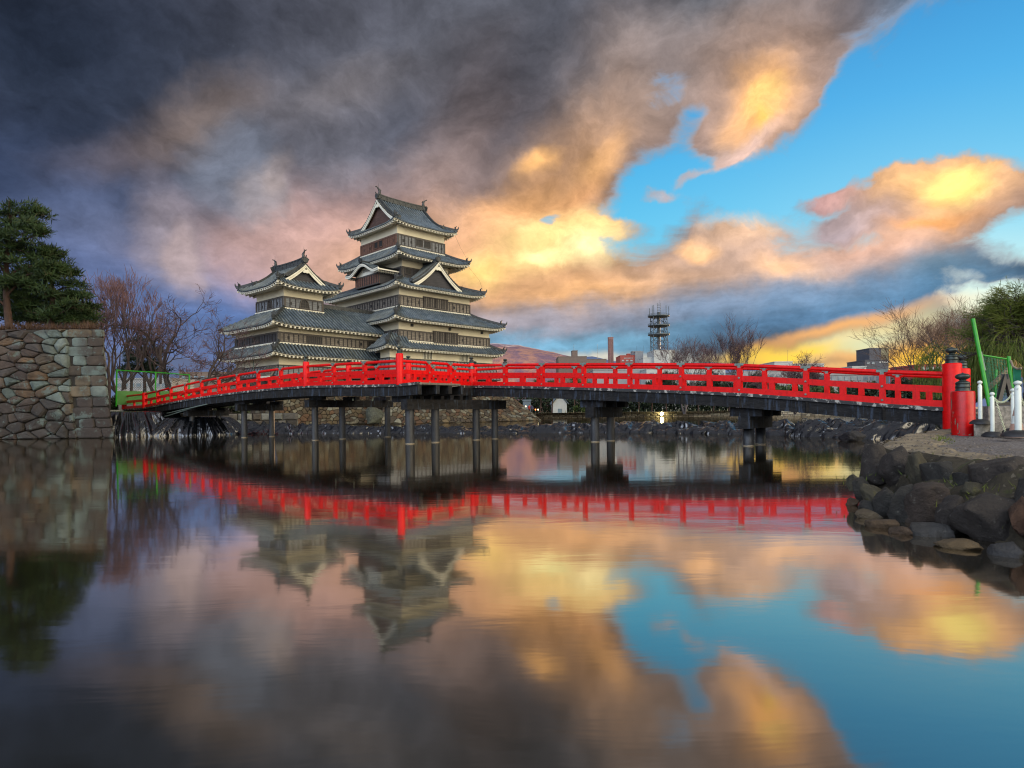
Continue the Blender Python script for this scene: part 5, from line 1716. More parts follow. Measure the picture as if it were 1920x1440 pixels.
# big pale stones among the sheets
def boulder(name, c, size, seed, tone, mat='boulder', parent=None, subd=4, rough=.22, flat_=0.0, rz=None, box=.0):
    bm = bmesh.new(); bmesh.ops.create_icosphere(bm, subdivisions=subd, radius=1.0)
    rnd = random.Random(seed)
    cuts = []
    for _ in range(13):
        v = Vector((rnd.gauss(0, 1), rnd.gauss(0, 1), rnd.gauss(0, .9))).normalized(); cuts.append((v, rnd.uniform(.55, .84)))
    off = Vector((seed * 3.1 % 17, seed * 1.7 % 13, seed * .9 % 11))
    for v in bm.verts:
        p = v.co.copy()
        if box: p = Vector([math.copysign(abs(x) ** (1 - box), x) for x in p])
        for d, lim in cuts:
            k = p.dot(d)
            if k > lim: p -= d * (k - lim) * .92
        nn = noise.noise(p * 1.3 + off) * rough + noise.noise(p * 3.1 + off) * rough * .45 + noise.noise(p * 8 + off) * rough * .2 - abs(noise.noise(p * 2.2 + off * 2)) * rough * .35
        p *= 1 + nn
        v.co = Vector((p.x * size[0], p.y * size[1], p.z * size[2]))
    me = bpy.data.meshes.new(name); bm.to_mesh(me); bm.free()
    ca = me.color_attributes.new('tone', 'FLOAT_COLOR', 'CORNER')
    buf = np.ones((len(me.loops), 4), np.float32); buf[:, :3] = tone; ca.data.foreach_set('color', buf.ravel())
    me.materials.append(M[mat]); me.polygons.foreach_set('use_smooth', [True] * len(me.polygons))
    o = bpy.data.objects.new(name, me); sc.collection.objects.link(o)
    o.location = c; o.rotation_euler = (0, 0, rz if rz is not None else 0)
    if parent: o.parent = parent
    return o
for (x, y, Y, s_, t, lb_) in ((438, 798, 46, (1.5, .6, .5), (.20, .22, .2), 'flat grey-green stone block on the shore, left of the slanted stone'),
                              (472, 797, 47, (.55, .5, .75), (.24, .25, .22), 'slanted pale grey stone slab under the bridge'),
                              (402, 798, 45, (.9, .5, .55), (.15, .14, .13), 'dark grey stone on the shore beside the slumping plastic sheet'),
                              (702, 782, 60, (1.0, .8, 1.0), (.06, .065, .045), 'tall mossy boulder at the foot of the keep stone base')):
    p = at(x, y, Y); tag(boulder('shore_stone', (p.x, p.y, max(p.z, .3)), s_, int(x), t, box=.35), lb_, 'stone')
# sand-coloured rock wrapped in plastic on the waterline
p = at(1598, 822, 24.5); tag(boulder('wrapped_stone', (p.x, p.y, .12), (.55, .4, .32), 41, (.03, .03, .035)), 'small black-wrapped stone standing in the water before the shiny mound', 'stone')

# ================================================================== right bank
# bare patches where the lacquer of the bollard has flaked off
toC = Vector((-pb_.x, -pb_.y, 0)).normalized(); lft = Vector((toC.y, -toC.x, 0))
if lft.x > 0: lft = -lft
rnd = random.Random(14)
for (s0, z0, z1, w_) in ((-.90, .58, .84, .07), (-.80, .42, .56, .05), (-.62, .26, .40, .11), (-.42, .14, .30, .12), (-.30, .08, .16, .07), (-.72, .50, .55, .05)):
    mb = MB(); L_, R_ = [], []
    for k in range(9):
        t = k / 8; ww = w_ * sin(pi * (.08 + .84 * t)) * rnd.uniform(.6, 1.1)
        for lst, sg in ((L_, -1), (R_, 1)):
            q = max(-.985, min(.985, s0 + sg * ww / 2 + rnd.uniform(-.012, .012))); ph = math.asin(q)
            d = toC * cos(ph) - lft * sin(ph)
            lst.append(d * .2268 + Vector((0, 0, z0 + (z1 - z0) * t)))
    mb.grid([L_, R_]); mb.build('paint_chip', M['grey_wood'], bol)
ZB = .62
edge = [(5.5, 9.8), (6.3, 11.0), (8.2, 13.2), (10.3, 15.5), (12.2, 17.5), (13.4, 19.4)]
near = [(5.15, 9.8), (4.95, 8.6), (4.95, 7.0), (5.0, 5.0), (5.1, 3.0), (5.2, -4)]
# gravel surface, slightly uneven
mb = MB(); rows = []
ny = 60
def left_x(y):
    if y <= 9.8: return lerp_tab([(-4, 5.4), (3, 5.35), (5, 5.32), (7, 5.32), (8.6, 5.4), (9.8, 5.7)], y)
    return lerp_tab([(9.8, 5.7), (11, 6.55), (13.2, 8.2), (15.5, 10.3), (17.5, 12.2), (19.4, 13.4), (26, 19)], y)
for j in range(ny + 1):
    y = -4 + 27 * j / ny; x0 = left_x(y)
    rows.append([Vector((x0 + (24 - x0) * (i / 50) ** 1.6, y, ZB + .045 * noise.noise(Vector((i * .45, y * .9, 0))) + (.02 if i > 3 else 0) - (.06 if i == 0 else 0))) for i in range(51)])
mb.grid(rows)
tag(mb.build('gravel_path', M['gravel'], smooth=True), kind='structure')
# worn sandy kerb along the water's edge
mb = MB(); rows = []
def kw(y): return lerp_tab([(-4, .5), (7, .55), (9, .85), (11, 1.0), (13, .75), (15.5, .62), (18, .5), (19.5, .3)], y)
for j in range(121):
    y = 2 + 17.5 * j / 120; x0 = left_x(y)
    wd_ = kw(y) * (1 + .25 * noise.noise(Vector((0, y * 1.7, 5))))
    row = []
    for i in range(13):
        t = i / 12; x = x0 - .12 + (wd_ + .12) * t
        z = ZB + .05 + .05 * noise.noise(Vector((x * 2.2, y * 2.2, 1))) + .03 * noise.noise(Vector((x * 7, y * 7, 2)))
        if i == 0: z -= .28
        if i == 1: z -= .05
        if i == 12: z -= .09
        row.append(Vector((x, y, z)))
    rows.append(row)
mb.grid(rows); tag(mb.build('kerb', M['sandy'], smooth=True), kind='structure')
# earth bank behind the boulders
mb = MB(); rows = []
for j in range(181):
    y = 1.5 + 18.2 * j / 180
    x0 = left_x(y); row = []
    for i in range(19):
        t = i / 18
        x = x0 - .06 - lerp_tab([(1.5, 1.0), (7.2, 1.0), (8.4, .55), (9.6, .14), (20, .12)], y) * t
        z = (ZB + .05) * (1 - t ** 1.5) - .35 * t
        nn = noise.noise(Vector((x * 2.5, y * 2.5, z * 2.5))) * .09 + noise.noise(Vector((x * 9, y * 9, z * 9))) * .03
        row.append(Vector((x - nn, y, z + nn * .5)))
    rows.append(row)
mb.grid(rows); tag(mb.build('bank_slope', M['earth'], smooth=True), kind='structure')
# boulders of the retaining wall, from their places in the picture (zoomed view: 4.5 px per photo px)
bw = empty('boulder_wall', (4.5, 7.5, 0), 0, 'retaining wall of big dark rounded boulders under the gravel bank, right foreground', 'retaining wall')
def plane_hit(x, y, off=0.0):
    u, v = ray(x, y); Y = (CH + 2.05 + off) / (.5 * u - v); return Vector((u * Y, Y, CH + v * Y))
def put(cx, cy, wz, hz, tone, seed, parent, name, mat='boulder', depth=.8, box=.4, rough=.2, sink=0.0):
    x, y = 1560 + cx / 4.5, 780 + cy / 4.5
    p = plane_hit(x, y)
    k = p.y / F / 4.5
    sx, sz = wz * k * .68, hz * k * .67
    rz = atan2(-p.x, p.y) * .9
    p = p + Vector((.10, .14, 0)) * min(1, sx * 3)
    p.z -= sink
    return boulder(name, p - (parent.location if parent else Vector()), (sx, max(sx, sz) * depth, sz), seed, tone, mat, parent, 4, rough, rz=rz, box=box)
B1, B2, B3, B4 = (.042, .034, .029), (.034, .032, .028), (.055, .039, .030), (.068, .060, .038)
for i, (cx, cy, a, b, t, m) in enumerate([
    (355, 440, 230, 320, B1, 0), (548, 455, 270, 340, B1, 0), (715, 490, 150, 280, B4, 1), (950, 520, 400, 320, B2, 0), (1425, 535, 430, 330, B1, 0),
    (240, 620, 140, 190, B2, 0), (335, 690, 190, 200, B4, 1), (445, 745, 190, 230, B2, 0), (610, 780, 220, 300, B2, 0), (790, 780, 270, 340, B3, 0),
    (1000, 860, 240, 370, B1, 0), (1320, 900, 500, 400, B1, 0), (1600, 880, 170, 320, (.09, .045, .025), 0), (1760, 700, 300, 330, B2, 0), (1800, 960, 300, 300, B1, 0),
    (1180, 640, 130, 120, B4, 1), (1190, 420, 120, 90, B4, 1), (180, 560, 90, 120, B4, 0), (285, 770, 130, 110, B2, 0), (1120, 560, 170, 150, B2, 0)]):
    put(cx, cy, a, b, t, 100 + i, bw, 'boulder', 'boulder_moss' if m else 'boulder', rough=.15)
wl = [(165, 745, 110, 90, (.08, .05, .03), 'smallest reddish stone at the tip of the boulder wall'),
      (310, 850, 200, 110, (.12, .09, .055), 'pale brown flat stone at the waterline, leftmost of the big shore stones'),
      (430, 925, 280, 110, (.085, .055, .03), 'wet brown flat stone at the waterline under the pale brown one'),
      (612, 990, 210, 100, (.07, .045, .028), 'low wet reddish stone lapped by water between two larger ones'),
      (850, 985, 290, 180, (.06, .058, .056), 'grey angular boulder standing in the water below the wall'),
      (1110, 1105, 370, 120, (.13, .09, .045), 'long flat ochre-topped stone at the waterline'),
      (1510, 1155, 350, 200, (.05, .05, .052), 'large smooth grey stone in the water at the right edge'),
      (1590, 1040, 110, 90, (.12, .11, .09), 'small stone wedged above the smooth grey one at the right edge')]
for i, (cx, cy, a, b, t, lb_) in enumerate(wl):
    x, y = 1560 + cx / 4.5, 780 + (cy + b * .28) / 4.5
    u, v = ray(x, y); Y = CH / -v
    k = Y / F / 4.5
    o = boulder('shore_stone', (u * Y + .1, Y + .18, b * k * .1), (a * k * .56, a * k * .45, b * k * .62), 200 + i, t, 'boulder', None, 4, .16, rz=-.45, box=.1)
    tag(o, lb_, 'stone')
# pebbles scattered on the kerb and gravel
mb = MB(); rnd = random.Random(8)
for _ in range(500):
    y = rnd.uniform(4.8, 14); x = left_x(y) + abs(rnd.gauss(0, 1.1)) - .1
    r = rnd.uniform(.008, .028); z = ZB + .055 + r * .3
    p = [Vector((x + r * cos(a), y + r * sin(a) * .8, z)) for a in (0, 1.3, 2.5, 3.7, 5)]
    t_ = Vector((x, y, z + r * .8)); g = rnd.uniform(.5, 1.4)
    for k in range(5): mb.face([p[k], p[(k + 1) % 5], t_], 0, (.15 * g, .13 * g, .11 * g))
tag(mb.build('pebbles', M['boulder']), 'loose pebbles scattered along the sandy kerb', 'pebbles', kind='stuff')
# weeds on the kerb
mb = MB()
for _ in range(420):
    if rnd.random() < .5: y = rnd.gauss(12.0, .5); x = left_x(y) + kw(y) + rnd.gauss(0, .1)
    else: y = rnd.uniform(5, 9.5); x = left_x(y) - .25 + rnd.gauss(0, .25)
    z = ZB + .02 if x > left_x(y) else ZB - .45 * (left_x(y) - x) - .02
    h = rnd.uniform(.03, .09); a = rnd.uniform(0, 6.3); w_ = .008
    mb.face([(x - w_ * cos(a), y - w_ * sin(a), z), (x + w_ * cos(a), y + w_ * sin(a), z), (x + rnd.gauss(0, .03), y + rnd.gauss(0, .03), z + h)])
tag(mb.build('weeds', M['willow']), 'sparse green weeds at the edge of the gravel', 'weeds', kind='stuff')

# granite steps and low wall at the bridge head
gs = MB()
def prism(mb, pts, z0, z1):
    lo = [Vector((x, y, z0)) for x, y in pts]; hi = [Vector((x, y, z1)) for x, y in pts]
    mb.face(hi); mb.face(lo[::-1])
    for i in range(len(pts)): j = (i + 1) % len(pts); mb.face([lo[i], lo[j], hi[j], hi[i]])
prism(gs, [(9.72, 13.25), (10.45, 13.25), (11.4, 14.6), (10.72, 14.6)], .3, .90)
prism(gs, [(10.74, 14.61), (11.4, 14.61), (12.5, 16.3), (12.0, 16.3)], .3, 1.06)
o = gs.build('granite_step', M['granite']); tag(o, 'low rough granite step beside the bridge head, behind the chain posts', 'step')
gw = MB()
p0 = at(1868, 790, 15.6); 
gw.box(10.75, 12.6, 14.2, 14.5, .3, 1.28); gw.box(12.604, 15.0, 14.203, 14.503, .3, 1.275)
tag(gw.build('granite_wall', M['granite']), 'waist-low granite block wall behind the white chain posts', 'wall')
tag(sheet('bridge_head_paving', [(12.5, 18.0), (10.9, 14.6), (24, 14.6), (24, 24), (17, 22)], 1.1, M['ground']), kind='structure')

# white chain posts
def chain_post():
    r = empty('chain_post', (0, 0, 0), 0, None, 'post', 'white chain posts at the bridge head')
    mb = MB(); mb.lathe([(.19, 0), (.185, .035), (.13, .085), (.07, .10), (.045, .105)], 24); mb.build('base', M['rubber'], r, smooth=True)
    mb = MB(); mb.lathe([(.038, .09), (.038, .80), (.026, .815), (.022, .835)], 16); mb.build('tube', M['white_post'], r, smooth=True)
    mb = MB(); mb.lathe([(.02, .832), (.040, .845), (.048, .868), (.040, .892), (.015, .905), (.002, .908)], 16); mb.build('knob', M['white_post'], r, smooth=True)
    mb = MB(); mb.tube([(-.05, 0, .78), (.05, 0, .78)], .012, 6); mb.build('chain_hook', M['white_post'], r)
    return r
cp = chain_post()
posts = []
for i, (x, ytop, ybot, zb_, hh, lb_) in enumerate(((1860, 735, 818.5, .66, .92, 'shortest white chain post with black base, in front of the granite step'),
                                        (1837, 713.5, 795, .90, .92, 'white chain post standing on the granite step, leftmost of the four'),
                                        (1908, 713.5, 818.5, .66, 1.02, 'thickest and nearest white chain post, at the right edge of the picture'),
                                        (1899, 728, 812, .66, .92, 'white chain post half hidden behind the nearest one'))):
    u, v0 = ray(x, ytop); _, v1 = ray(x, ybot)
    Y = (hh) / (v0 - v1)
    z = zb_
    loc = (u * Y, Y, CH + v1 * Y)
    s_ = hh / .908
    if i == 0: cp.location = loc; cp.scale = (s_, s_, s_); cp['label'] = lb_; r = cp
    else: r = copy_thing(cp, loc, .4 * i, lb_, (s_ * (1.25 if i == 2 else 1), s_ * (1.25 if i == 2 else 1), s_))
    posts.append((Vector(loc), s_))
def chain(a, b, sag, label, n=34, slack=None):
    mb = MB(); pts = []
    for i in range(n + 1):
        t = i / n; p = a.lerp(b, t); p.z -= sag * 4 * t * (1 - t); pts.append(p)
    for i in range(n):
        d = pts[i + 1] - pts[i]; m = (pts[i] + pts[i + 1]) / 2; L = d.length * .72; d.normalize()
        s_ = d.cross(Vector((0, 0, 1))); s_ = s_.normalized() if s_.length > .1 else Vector((1, 0, 0))
        if i % 2: s_ = d.cross(s_)
        ring = [m + d * L * cos(a_) * .95 + s_ * .016 * sin(a_) for a_ in [2 * pi * k / 10 for k in range(11)]]
        mb.tube(ring, .0048, 4, caps=False)
    tag(mb.build('plastic_chain', M['chain']), label, 'chain', 'pale chains on the white posts')
q0 = posts[0][0] + Vector((.03, 0, .78 * posts[0][1])); q3 = posts[3][0] + Vector((-.03, 0, .78 * posts[3][1]))
chain(q0, q3, .12, 'chain sagging between the shortest white post and the half-hidden one')
chain(posts[2][0] + Vector((.05, 0, .74)), posts[2][0] + Vector((.36, .1, .2)), .03, 'chain hanging down the right side of the nearest white post', 24)
chain(q0 + Vector((.02, -.03, 0)), posts[0][0] + Vector((.19, -.12, .04)), .02, 'chain dropping from the shortest white post to the gravel', 26)
# white cone-like marker behind the nearest post
p = at(1906, 808, 12.5)
cn = empty('marker_cone', (p.x, 12.5, .66), 0, 'faded orange and white marker cone behind the nearest chain post', 'cone')
mb = MB(); mb.lathe([(.20, 0), (.20, .03), (.13, .035), (.03, .62), (.025, .63)], 20); mb.build('cone_body', simple('faded_orange_plastic', (.34, .2, .15), (.4, .25, .19), 3, .6, bs=0), cn, smooth=True)
mb = MB(); mb.lathe([(.101, .2), (.066, .42)], 20); mb.build('white_band', M['white_post'], cn, smooth=True)

# tilted green safety fence with netting
fn_ = empty('safety_fence', (at(1855, 761, 15.4).x, 15.4, .9), 0, 'leaning bright green net fence with slanted poles at the right edge', 'fence')
def ft(x, y, Y): return at(x, y, Y) - fn_.location
A0, A1 = ft(1824, 598, 15.9), ft(1856, 766, 15.4)
mb = MB(); mb.tube([A0, A1], [.048, .048], 10); mb.build('fence_pole', M['green_paint'], fn_, smooth=True)
C0, C1 = ft(1891, 669, 15.8), ft(1901, 765, 15.4)
mb = MB(); mb.tube([C0, C1], [.045, .045], 10); mb.build('fence_pole', M['green_paint'], fn_, smooth=True)
D0, D1 = ft(1868, 693, 16.6), ft(1865, 765, 16.4)
mb = MB(); mb.tube([D0, D1], .03, 8); mb.build('fence_pole', M['green_paint'], fn_, smooth=True)
T0 = ft(1842, 666, 15.7); T1_ = ft(1892, 674, 15.8)
mb = MB(); mb.tube([T0, T1_], .022, 8); mb.build('top_bar', M['green_paint'], fn_)
mb = MB(); mb.tube([ft(1838, 660, 15.7), ft(1846, 695, 15.6)], .035, 8); mb.build('pole_sleeve', M['zinc'], fn_)
Bn0, Bn1 = ft(1853, 752, 15.45), ft(1900, 752, 15.5)
mb = MB()
for i in range(19):
    t = i / 18; t2 = min(1, t * 1.0)
    a = T0.lerp(T1_, t); b = Bn0.lerp(Bn1, max(0, t - .32)); mb.tube([a, b], .0045, 4, caps=False)
for i in range(14):
    t = i / 13; a = T0.lerp(Bn0, t); b = T1_.lerp(Bn1, max(0, min(1, t + .12))); mb.tube([a, b], .004, 4, caps=False)
mb.build('netting', M['green_dark'], fn_)
mb = MB(); mb.face([ft(1899, 688, 15.7), ft(1915, 694, 15.5), ft(1912, 750, 15.4), ft(1901, 748, 15.5)]); mb.face([ft(1899, 688, 15.72), ft(1901, 748, 15.52), ft(1912, 750, 15.42), ft(1915, 694, 15.52)]); mb.build('green_panel', M['green_dark'], fn_)
mb = MB(); mb.tube([ft(1895, 676, 15.7), ft(1899, 687, 15.6), ft(1908, 692, 15.5), ft(1915, 690, 15.4)], .025, 8); mb.build('top_rope', M['grey_wood'], fn_)
mb = MB(); mb.beam(ft(1851, 730, 15.9), ft(1893, 690, 16.2), .05, .11); mb.build('brace_plank', M['grey_wood'], fn_)
rp = MB()
e9 = PR(8.8, 0, 1.36)
rp.tube([e9 + Vector((.1, .05, .30)), e9.lerp(fn_.location + ft(1836, 660, 15.7), .5) + Vector((0, 0, -.04)), fn_.location + ft(1836, 660, 15.7)], .014, 5)
rp.tube([e9 + Vector((.1, .05, .12)), e9.lerp(fn_.location + ft(1836, 660, 15.7), .5) + Vector((0, 0, -.10)), fn_.location + ft(1836, 661, 15.7)], .012, 5)
tag(rp.build('black_rope', M['rope']), 'black ropes tied from the bridge end post to the leaning green pole', 'rope')
# black A-frame trestle
af = empty('trestle', (at(1885, 760, 15.6).x, 15.6, 1.15), 0, 'black A-shaped trestle in front of the green netting', 'trestle')
for dy in (-.12, .12):
    mb = MB()
    ap = at(1885, 703, 15.6 + dy) - af.location
    for x in (1871, 1898): mb.beam(ap, at(x, 757, 15.6 + dy * 2) - af.location, .09, .09, up=Vector((0, 1, 0)))
    mb.build('trestle_legs', M['black_frame'], af)
mb = MB(); mb.beam(at(1884, 706, 15.45) - af.location, at(1886, 706, 15.78) - af.location, .14, .12); mb.build('trestle_bar', M['black_frame'], af)
tb = MB(); q = at(1868, 758, 14.35); tb.box(q.x - .1, q.x + .6, 14.28, 14.42, 1.284, 1.38)
tag(tb.build('black_beam', M['black_frame']), 'dark timber beam lying on the granite wall under the trestle', 'beam')

# ================================================================== plants
def branch_tree(name, loc, h, seed, label, bark_m, twig_m, spread=.9, trunk_r=.22, levels=5, first=.18, up=.25, nch=(3, 4), stems=1, crook=.25, twig_r=.012, lean=(0, 0), ratio=.72, group=None, cat='tree', droop=0.0, twig_len=1.0, ang=(28, 52), trunk_frac=.34):
    rnd = random.Random(seed)
    r = empty(name, loc, 0, label, cat, group)
    tb, cb = MB(), MB()
    def grow(p, d, L, rad, lv):
        n = 4 if lv < 2 else 3
        pts, rr = [p], [rad]
        q = p.copy(); dd = d.copy()
        for i in range(n):
            dd = (dd + Vector((rnd.gauss(0, 1), rnd.gauss(0, 1), rnd.gauss(0, .7))) * crook * .5 + Vector((0, 0, up * .25 * (1 if lv < levels - 1 else .4) - droop * lv * .1))).normalized()
            q = q + dd * L / n; pts.append(q.copy()); rr.append(rad * (1 - .45 * (i + 1) / n))
        sides = 8 if lv == 0 else (6 if lv == 1 else (4 if lv < levels - 1 else 3))
        (tb if lv == 0 else cb).tube(pts, rr, sides, 0 if lv < levels - 1 else 1, caps=False)
        if lv >= levels: return
        k = rnd.randint(*nch) + (1 if lv >= levels - 2 else 0)
        for j in range(k):
            t = 1.0 if j == 0 else rnd.uniform(.45 if lv else .62, 1.0)
            idx = min(int(t * n), n - 1); f = t * n - idx
            o = pts[idx].lerp(pts[idx + 1], f)
            base = (pts[idx + 1] - pts[idx]).normalized()
            a = radians(rnd.uniform(*ang)) * (spread if j else .45)
            ax = base.cross(Vector((rnd.gauss(0, 1), rnd.gauss(0, 1), rnd.gauss(0, 1)))).normalized()
            nd = (Matrix.Rotation(a, 3, ax) @ base)
            nd = (nd + Vector((0, 0, up * .35))).normalized()
            LL = L * rnd.uniform(ratio * .8, ratio * 1.15) * (twig_len if lv >= levels - 2 else 1)
            grow(o, nd, LL, max(rad * rnd.uniform(.48, .66), twig_r), lv + 1)
    for s_ in range(stems):
        a = 2 * pi * s_ / stems + rnd.random()
        d = Vector((cos(a) * .28 * (stems > 1) + lean[0], sin(a) * .28 * (stems > 1) + lean[1], 1)).normalized()
        grow(Vector((cos(a) * .1 * (stems > 1), sin(a) * .1 * (stems > 1), -.2)), d, h * trunk_frac, trunk_r / (1 if stems == 1 else 1.3), 0)
    zt_ = sorted(v[2] for v in cb.v)[int(len(cb.v) * .995)]
    k_ = h / zt_
    for q_ in (tb, cb): q_.v = [(v[0] * k_, v[1] * k_, v[2] * k_) for v in q_.v]
    tb.build('trunk', [bark_m, twig_m], r, smooth=True)
    cb.build('crown', [bark_m, twig_m], r)
    return r

def clump(mb, c, R, n, size, rnd, squash=.6, mi=0, updir=.5, flatdir=0.0):
    """leaf-sized faces spread through an ellipsoid, denser near its surface"""
    for _ in range(n):
        v = Vector((rnd.gauss(0, 1), rnd.gauss(0, 1), rnd.gauss(0, 1))).normalized() * (rnd.random() ** .4)
        p = c + Vector((v.x * R[0], v.y * R[1], v.z * R[2]))
        d = (v + Vector((rnd.gauss(0, .6), rnd.gauss(0, .6), rnd.gauss(0, .6) + updir))).normalized()
        s_ = d.cross(Vector((rnd.gauss(0, 1), rnd.gauss(0, 1), rnd.gauss(0, 1)))).normalized()
        L = size * rnd.uniform(.6, 1.4); w_ = L * squash * .5
        mb.face([p - s_ * w_, p + s_ * w_, p + d * L + s_ * w_ * .3, p + d * L - s_ * w_ * .3], mi)

def pine(loc, h, seed, label, pads, trunk_r=.3, dens=1.0, size=.34, lean=(0, 0), needle='needles', base=0.0):
    """pine with a red trunk, limbs and flat layered pads. pads = (dx, dy, z, rx, rz)"""
    rnd = random.Random(seed)
    r = empty('pine_tree', loc, 0, label, 'pine tree')
    tb = MB(); pts = []; n = 9
    for i in range(n + 1):
        t = i / n; pts.append(Vector((lean[0] * t * h + .18 * sin(t * 5 + seed), lean[1] * t * h + .12 * cos(t * 4), -.3 + (h + .1) * t)))
    tb.tube(pts, [trunk_r * (1 - .82 * i / n) + .02 for i in range(n + 1)], 10)
    tb.build('trunk', M['bark_pine'], r, smooth=True)
    cb = MB(); lb_ = MB()
    for (dx, dy, z, rx, rz) in pads:
        t = min(max((z - rz) / h, .05), .98); base_ = pts[min(int(t * n), n - 1)].lerp(pts[min(int(t * n) + 1, n)], t * n - int(t * n))
        base_ = base_ - Vector((0, 0, .12 * math.hypot(dx, dy)))
        c = Vector((dx, dy, z))
        if math.hypot(dx - base_.x, dy - base_.y) > .3:
            m = base_.lerp(c, .5) + Vector((rnd.gauss(0, .12), rnd.gauss(0, .12), rnd.uniform(-.1, .15)))
            lb_.tube([base_, m, c - Vector((0, 0, rz * .5))], [.09 + .02 * rx, .06, .03], 5, caps=False)
        sub = max(7, int(rx * rx * 7))
        for _ in range(sub):
            a = rnd.uniform(0, 2 * pi); q = sqrt(rnd.random())
            cc = c + Vector((cos(a) * q * rx, sin(a) * q * rx * .9, rnd.gauss(0, .5) * rz * (1.1 - q * .6) - .25 * q * rz))
            if rnd.random() < .25: lb_.tube([c - Vector((0, 0, rz * .5)), cc - Vector((0, 0, .1))], [.025, .012], 3, caps=False)
            s2 = rnd.uniform(.34, .62) * (.8 + .15 * rx)
            clump(cb, cc, (s2, s2, s2 * .42), int(70 * dens), size, rnd, .17, 0, .55)
    lb_.build('limbs', M['bark_pine'], r)
    cb.build('crown', M[needle], r)
    return r

def zat(x, y, Y): return at(x, y, Y)
# --- left pines on the moat wall
def pads_from(px, Y, base):
    out_ = []
    for (x, y, w_, h_) in px:
        p = at(x, y, Y); out_.append((p.x - base.x, random.Random(int(x * 7 + y)).uniform(-.9, .9), p.z - base.z, w_ * 1.08 * Y / F, h_ * 1.0 * Y / F))
    return out_
b0 = at(17, 612, 42.5); b0.z = 6.6
pine(b0, at(38, 372, 42.5).z - b0.z, 3, 'tallest pine with red trunk on top of the moat wall, at the left edge',
     pads_from([(36, 386, 22, 14), (26, 402, 20, 10), (58, 393, 20, 7), (8, 420, 24, 14), (46, 418, 26, 12), (-18, 440, 34, 14), (70, 432, 26, 14), (30, 448, 36, 16), (88, 440, 12, 7),
                (-4, 470, 40, 16), (56, 466, 36, 16), (86, 470, 18, 8), (14, 496, 30, 10), (70, 492, 34, 14), (-20, 506, 30, 12), (96, 500, 16, 8), (-34, 540, 34, 18), (40, 528, 36, 15), (0, 555, 30, 12)], 42.5, b0), .24, 1.0)
b1 = at(96, 612, 43.5); b1.z = 6.6
pine(b1, at(96, 470, 43.5).z - b1.z, 5, 'broad dark pine on the moat wall, right of the tallest pine',
     pads_from([(92, 484, 22, 12), (108, 498, 24, 11), (70, 508, 26, 12), (122, 508, 14, 8), (98, 522, 34, 15), (60, 534, 34, 15), (132, 530, 20, 9), (112, 548, 32, 15), (76, 560, 36, 16), (142, 555, 22, 10), (44, 575, 34, 14), (118, 575, 34, 15), (152, 575, 18, 9), (90, 592, 38, 12), (140, 595, 30, 11)], 43.5, b1), .25, 1.05)
b2 = at(160, 612, 44.5); b2.z = 6.6
pine(b2, at(152, 536, 44.5).z - b2.z, 8, 'small dark pine at the corner of the moat wall',
     pads_from([(140, 560, 18, 8), (156, 570, 18, 9), (146, 586, 24, 10), (166, 592, 16, 8), (150, 604, 26, 8), (172, 606, 10, 7)], 44.5, b2), .14, 1.0)
b3 = at(58, 612, 46.5); b3.z = 6.6
pine(b3, at(58, 500, 46.5).z - b3.z, 9, 'shaded pine behind the tallest one on the moat wall',
     pads_from([(50, 520, 34, 14), (20, 545, 36, 14), (66, 556, 36, 14), (30, 580, 40, 14), (70, 596, 44, 12), (2, 590, 40, 14)], 46.5, b3), .2, .9)
# dry brush along the top of the wall
mb = MB(); rnd = random.Random(4)
for _ in range(5200):
    x = rnd.uniform(-42, -24.2); y = rnd.uniform(38.4, 43)
    if rnd.random() < .4: y = rnd.uniform(38.4, 39.2)
    if x > -25.0 - (y - 38.3) * .76: continue
    h = rnd.uniform(.1, .42) * (1 if x < -26 else .8) * (.55 + .5 * noise.noise(Vector((x * .6, y * .3, 0))) + .5)
    a = rnd.uniform(0, 6.3); w_ = .02
    mb.face([(x - w_ * cos(a), y - w_ * sin(a), 6.7), (x + w_ * cos(a), y + w_ * sin(a), 6.7), (x + rnd.gauss(0, .12), y + rnd.gauss(0, .12), 6.8 + h)])
tag(mb.build('dry_brush', M['dry']), 'reddish dry brush growing along the top of the moat wall', 'brush', kind='stuff')

# --- bare trees on the left
def tree_at(name, x, ytop, Y, z0, **kw):
    p = at(x, 700, Y); top = at(x, ytop, Y).z
    return branch_tree(name, (p.x, Y, z0), top - z0, **kw)
tree_at('bare_tree', 236, 512, 56, 1.35, seed=21, label='round bare tree with pinkish twigs, right of the moat wall', bark_m=M['bark_dark'], twig_m=M['twig_pink'], spread=.72, trunk_r=.20, levels=6, up=.45, nch=(2, 3), stems=4, crook=.22, ratio=.74, trunk_frac=.26, twig_r=.016)
tree_at('bare_tree', 356, 560, 60, 1.35, seed=33, label='dark crooked bare cherry tree left of the castle turret', bark_m=M['bark_dark'], twig_m=M['twig_dark'], spread=1.15, trunk_r=.28, levels=6, up=.15, nch=(2, 3), stems=3, crook=.5, ratio=.70, trunk_frac=.36, twig_r=.016)
tree_at('bare_tree', 296, 585, 64, 1.35, seed=35, label='smaller crooked bare tree between the pinkish tree and the dark cherry tree', bark_m=M['bark_dark'], twig_m=M['twig_dark'], spread=1.1, trunk_r=.22, levels=5, up=.2, nch=(3, 4), stems=1, crook=.45, ratio=.72, trunk_frac=.34, twig_r=.018)
tree_at('bare_tree', 410, 630, 62, 1.35, seed=37, label='low purplish bare tree in front of the left corner of the turret', bark_m=M['bark_dark'], twig_m=M['twig_pink'], spread=1.2, trunk_r=.16, levels=6, up=.12, nch=(2, 3), stems=2, crook=.45, ratio=.72, trunk_frac=.3, twig_r=.014)
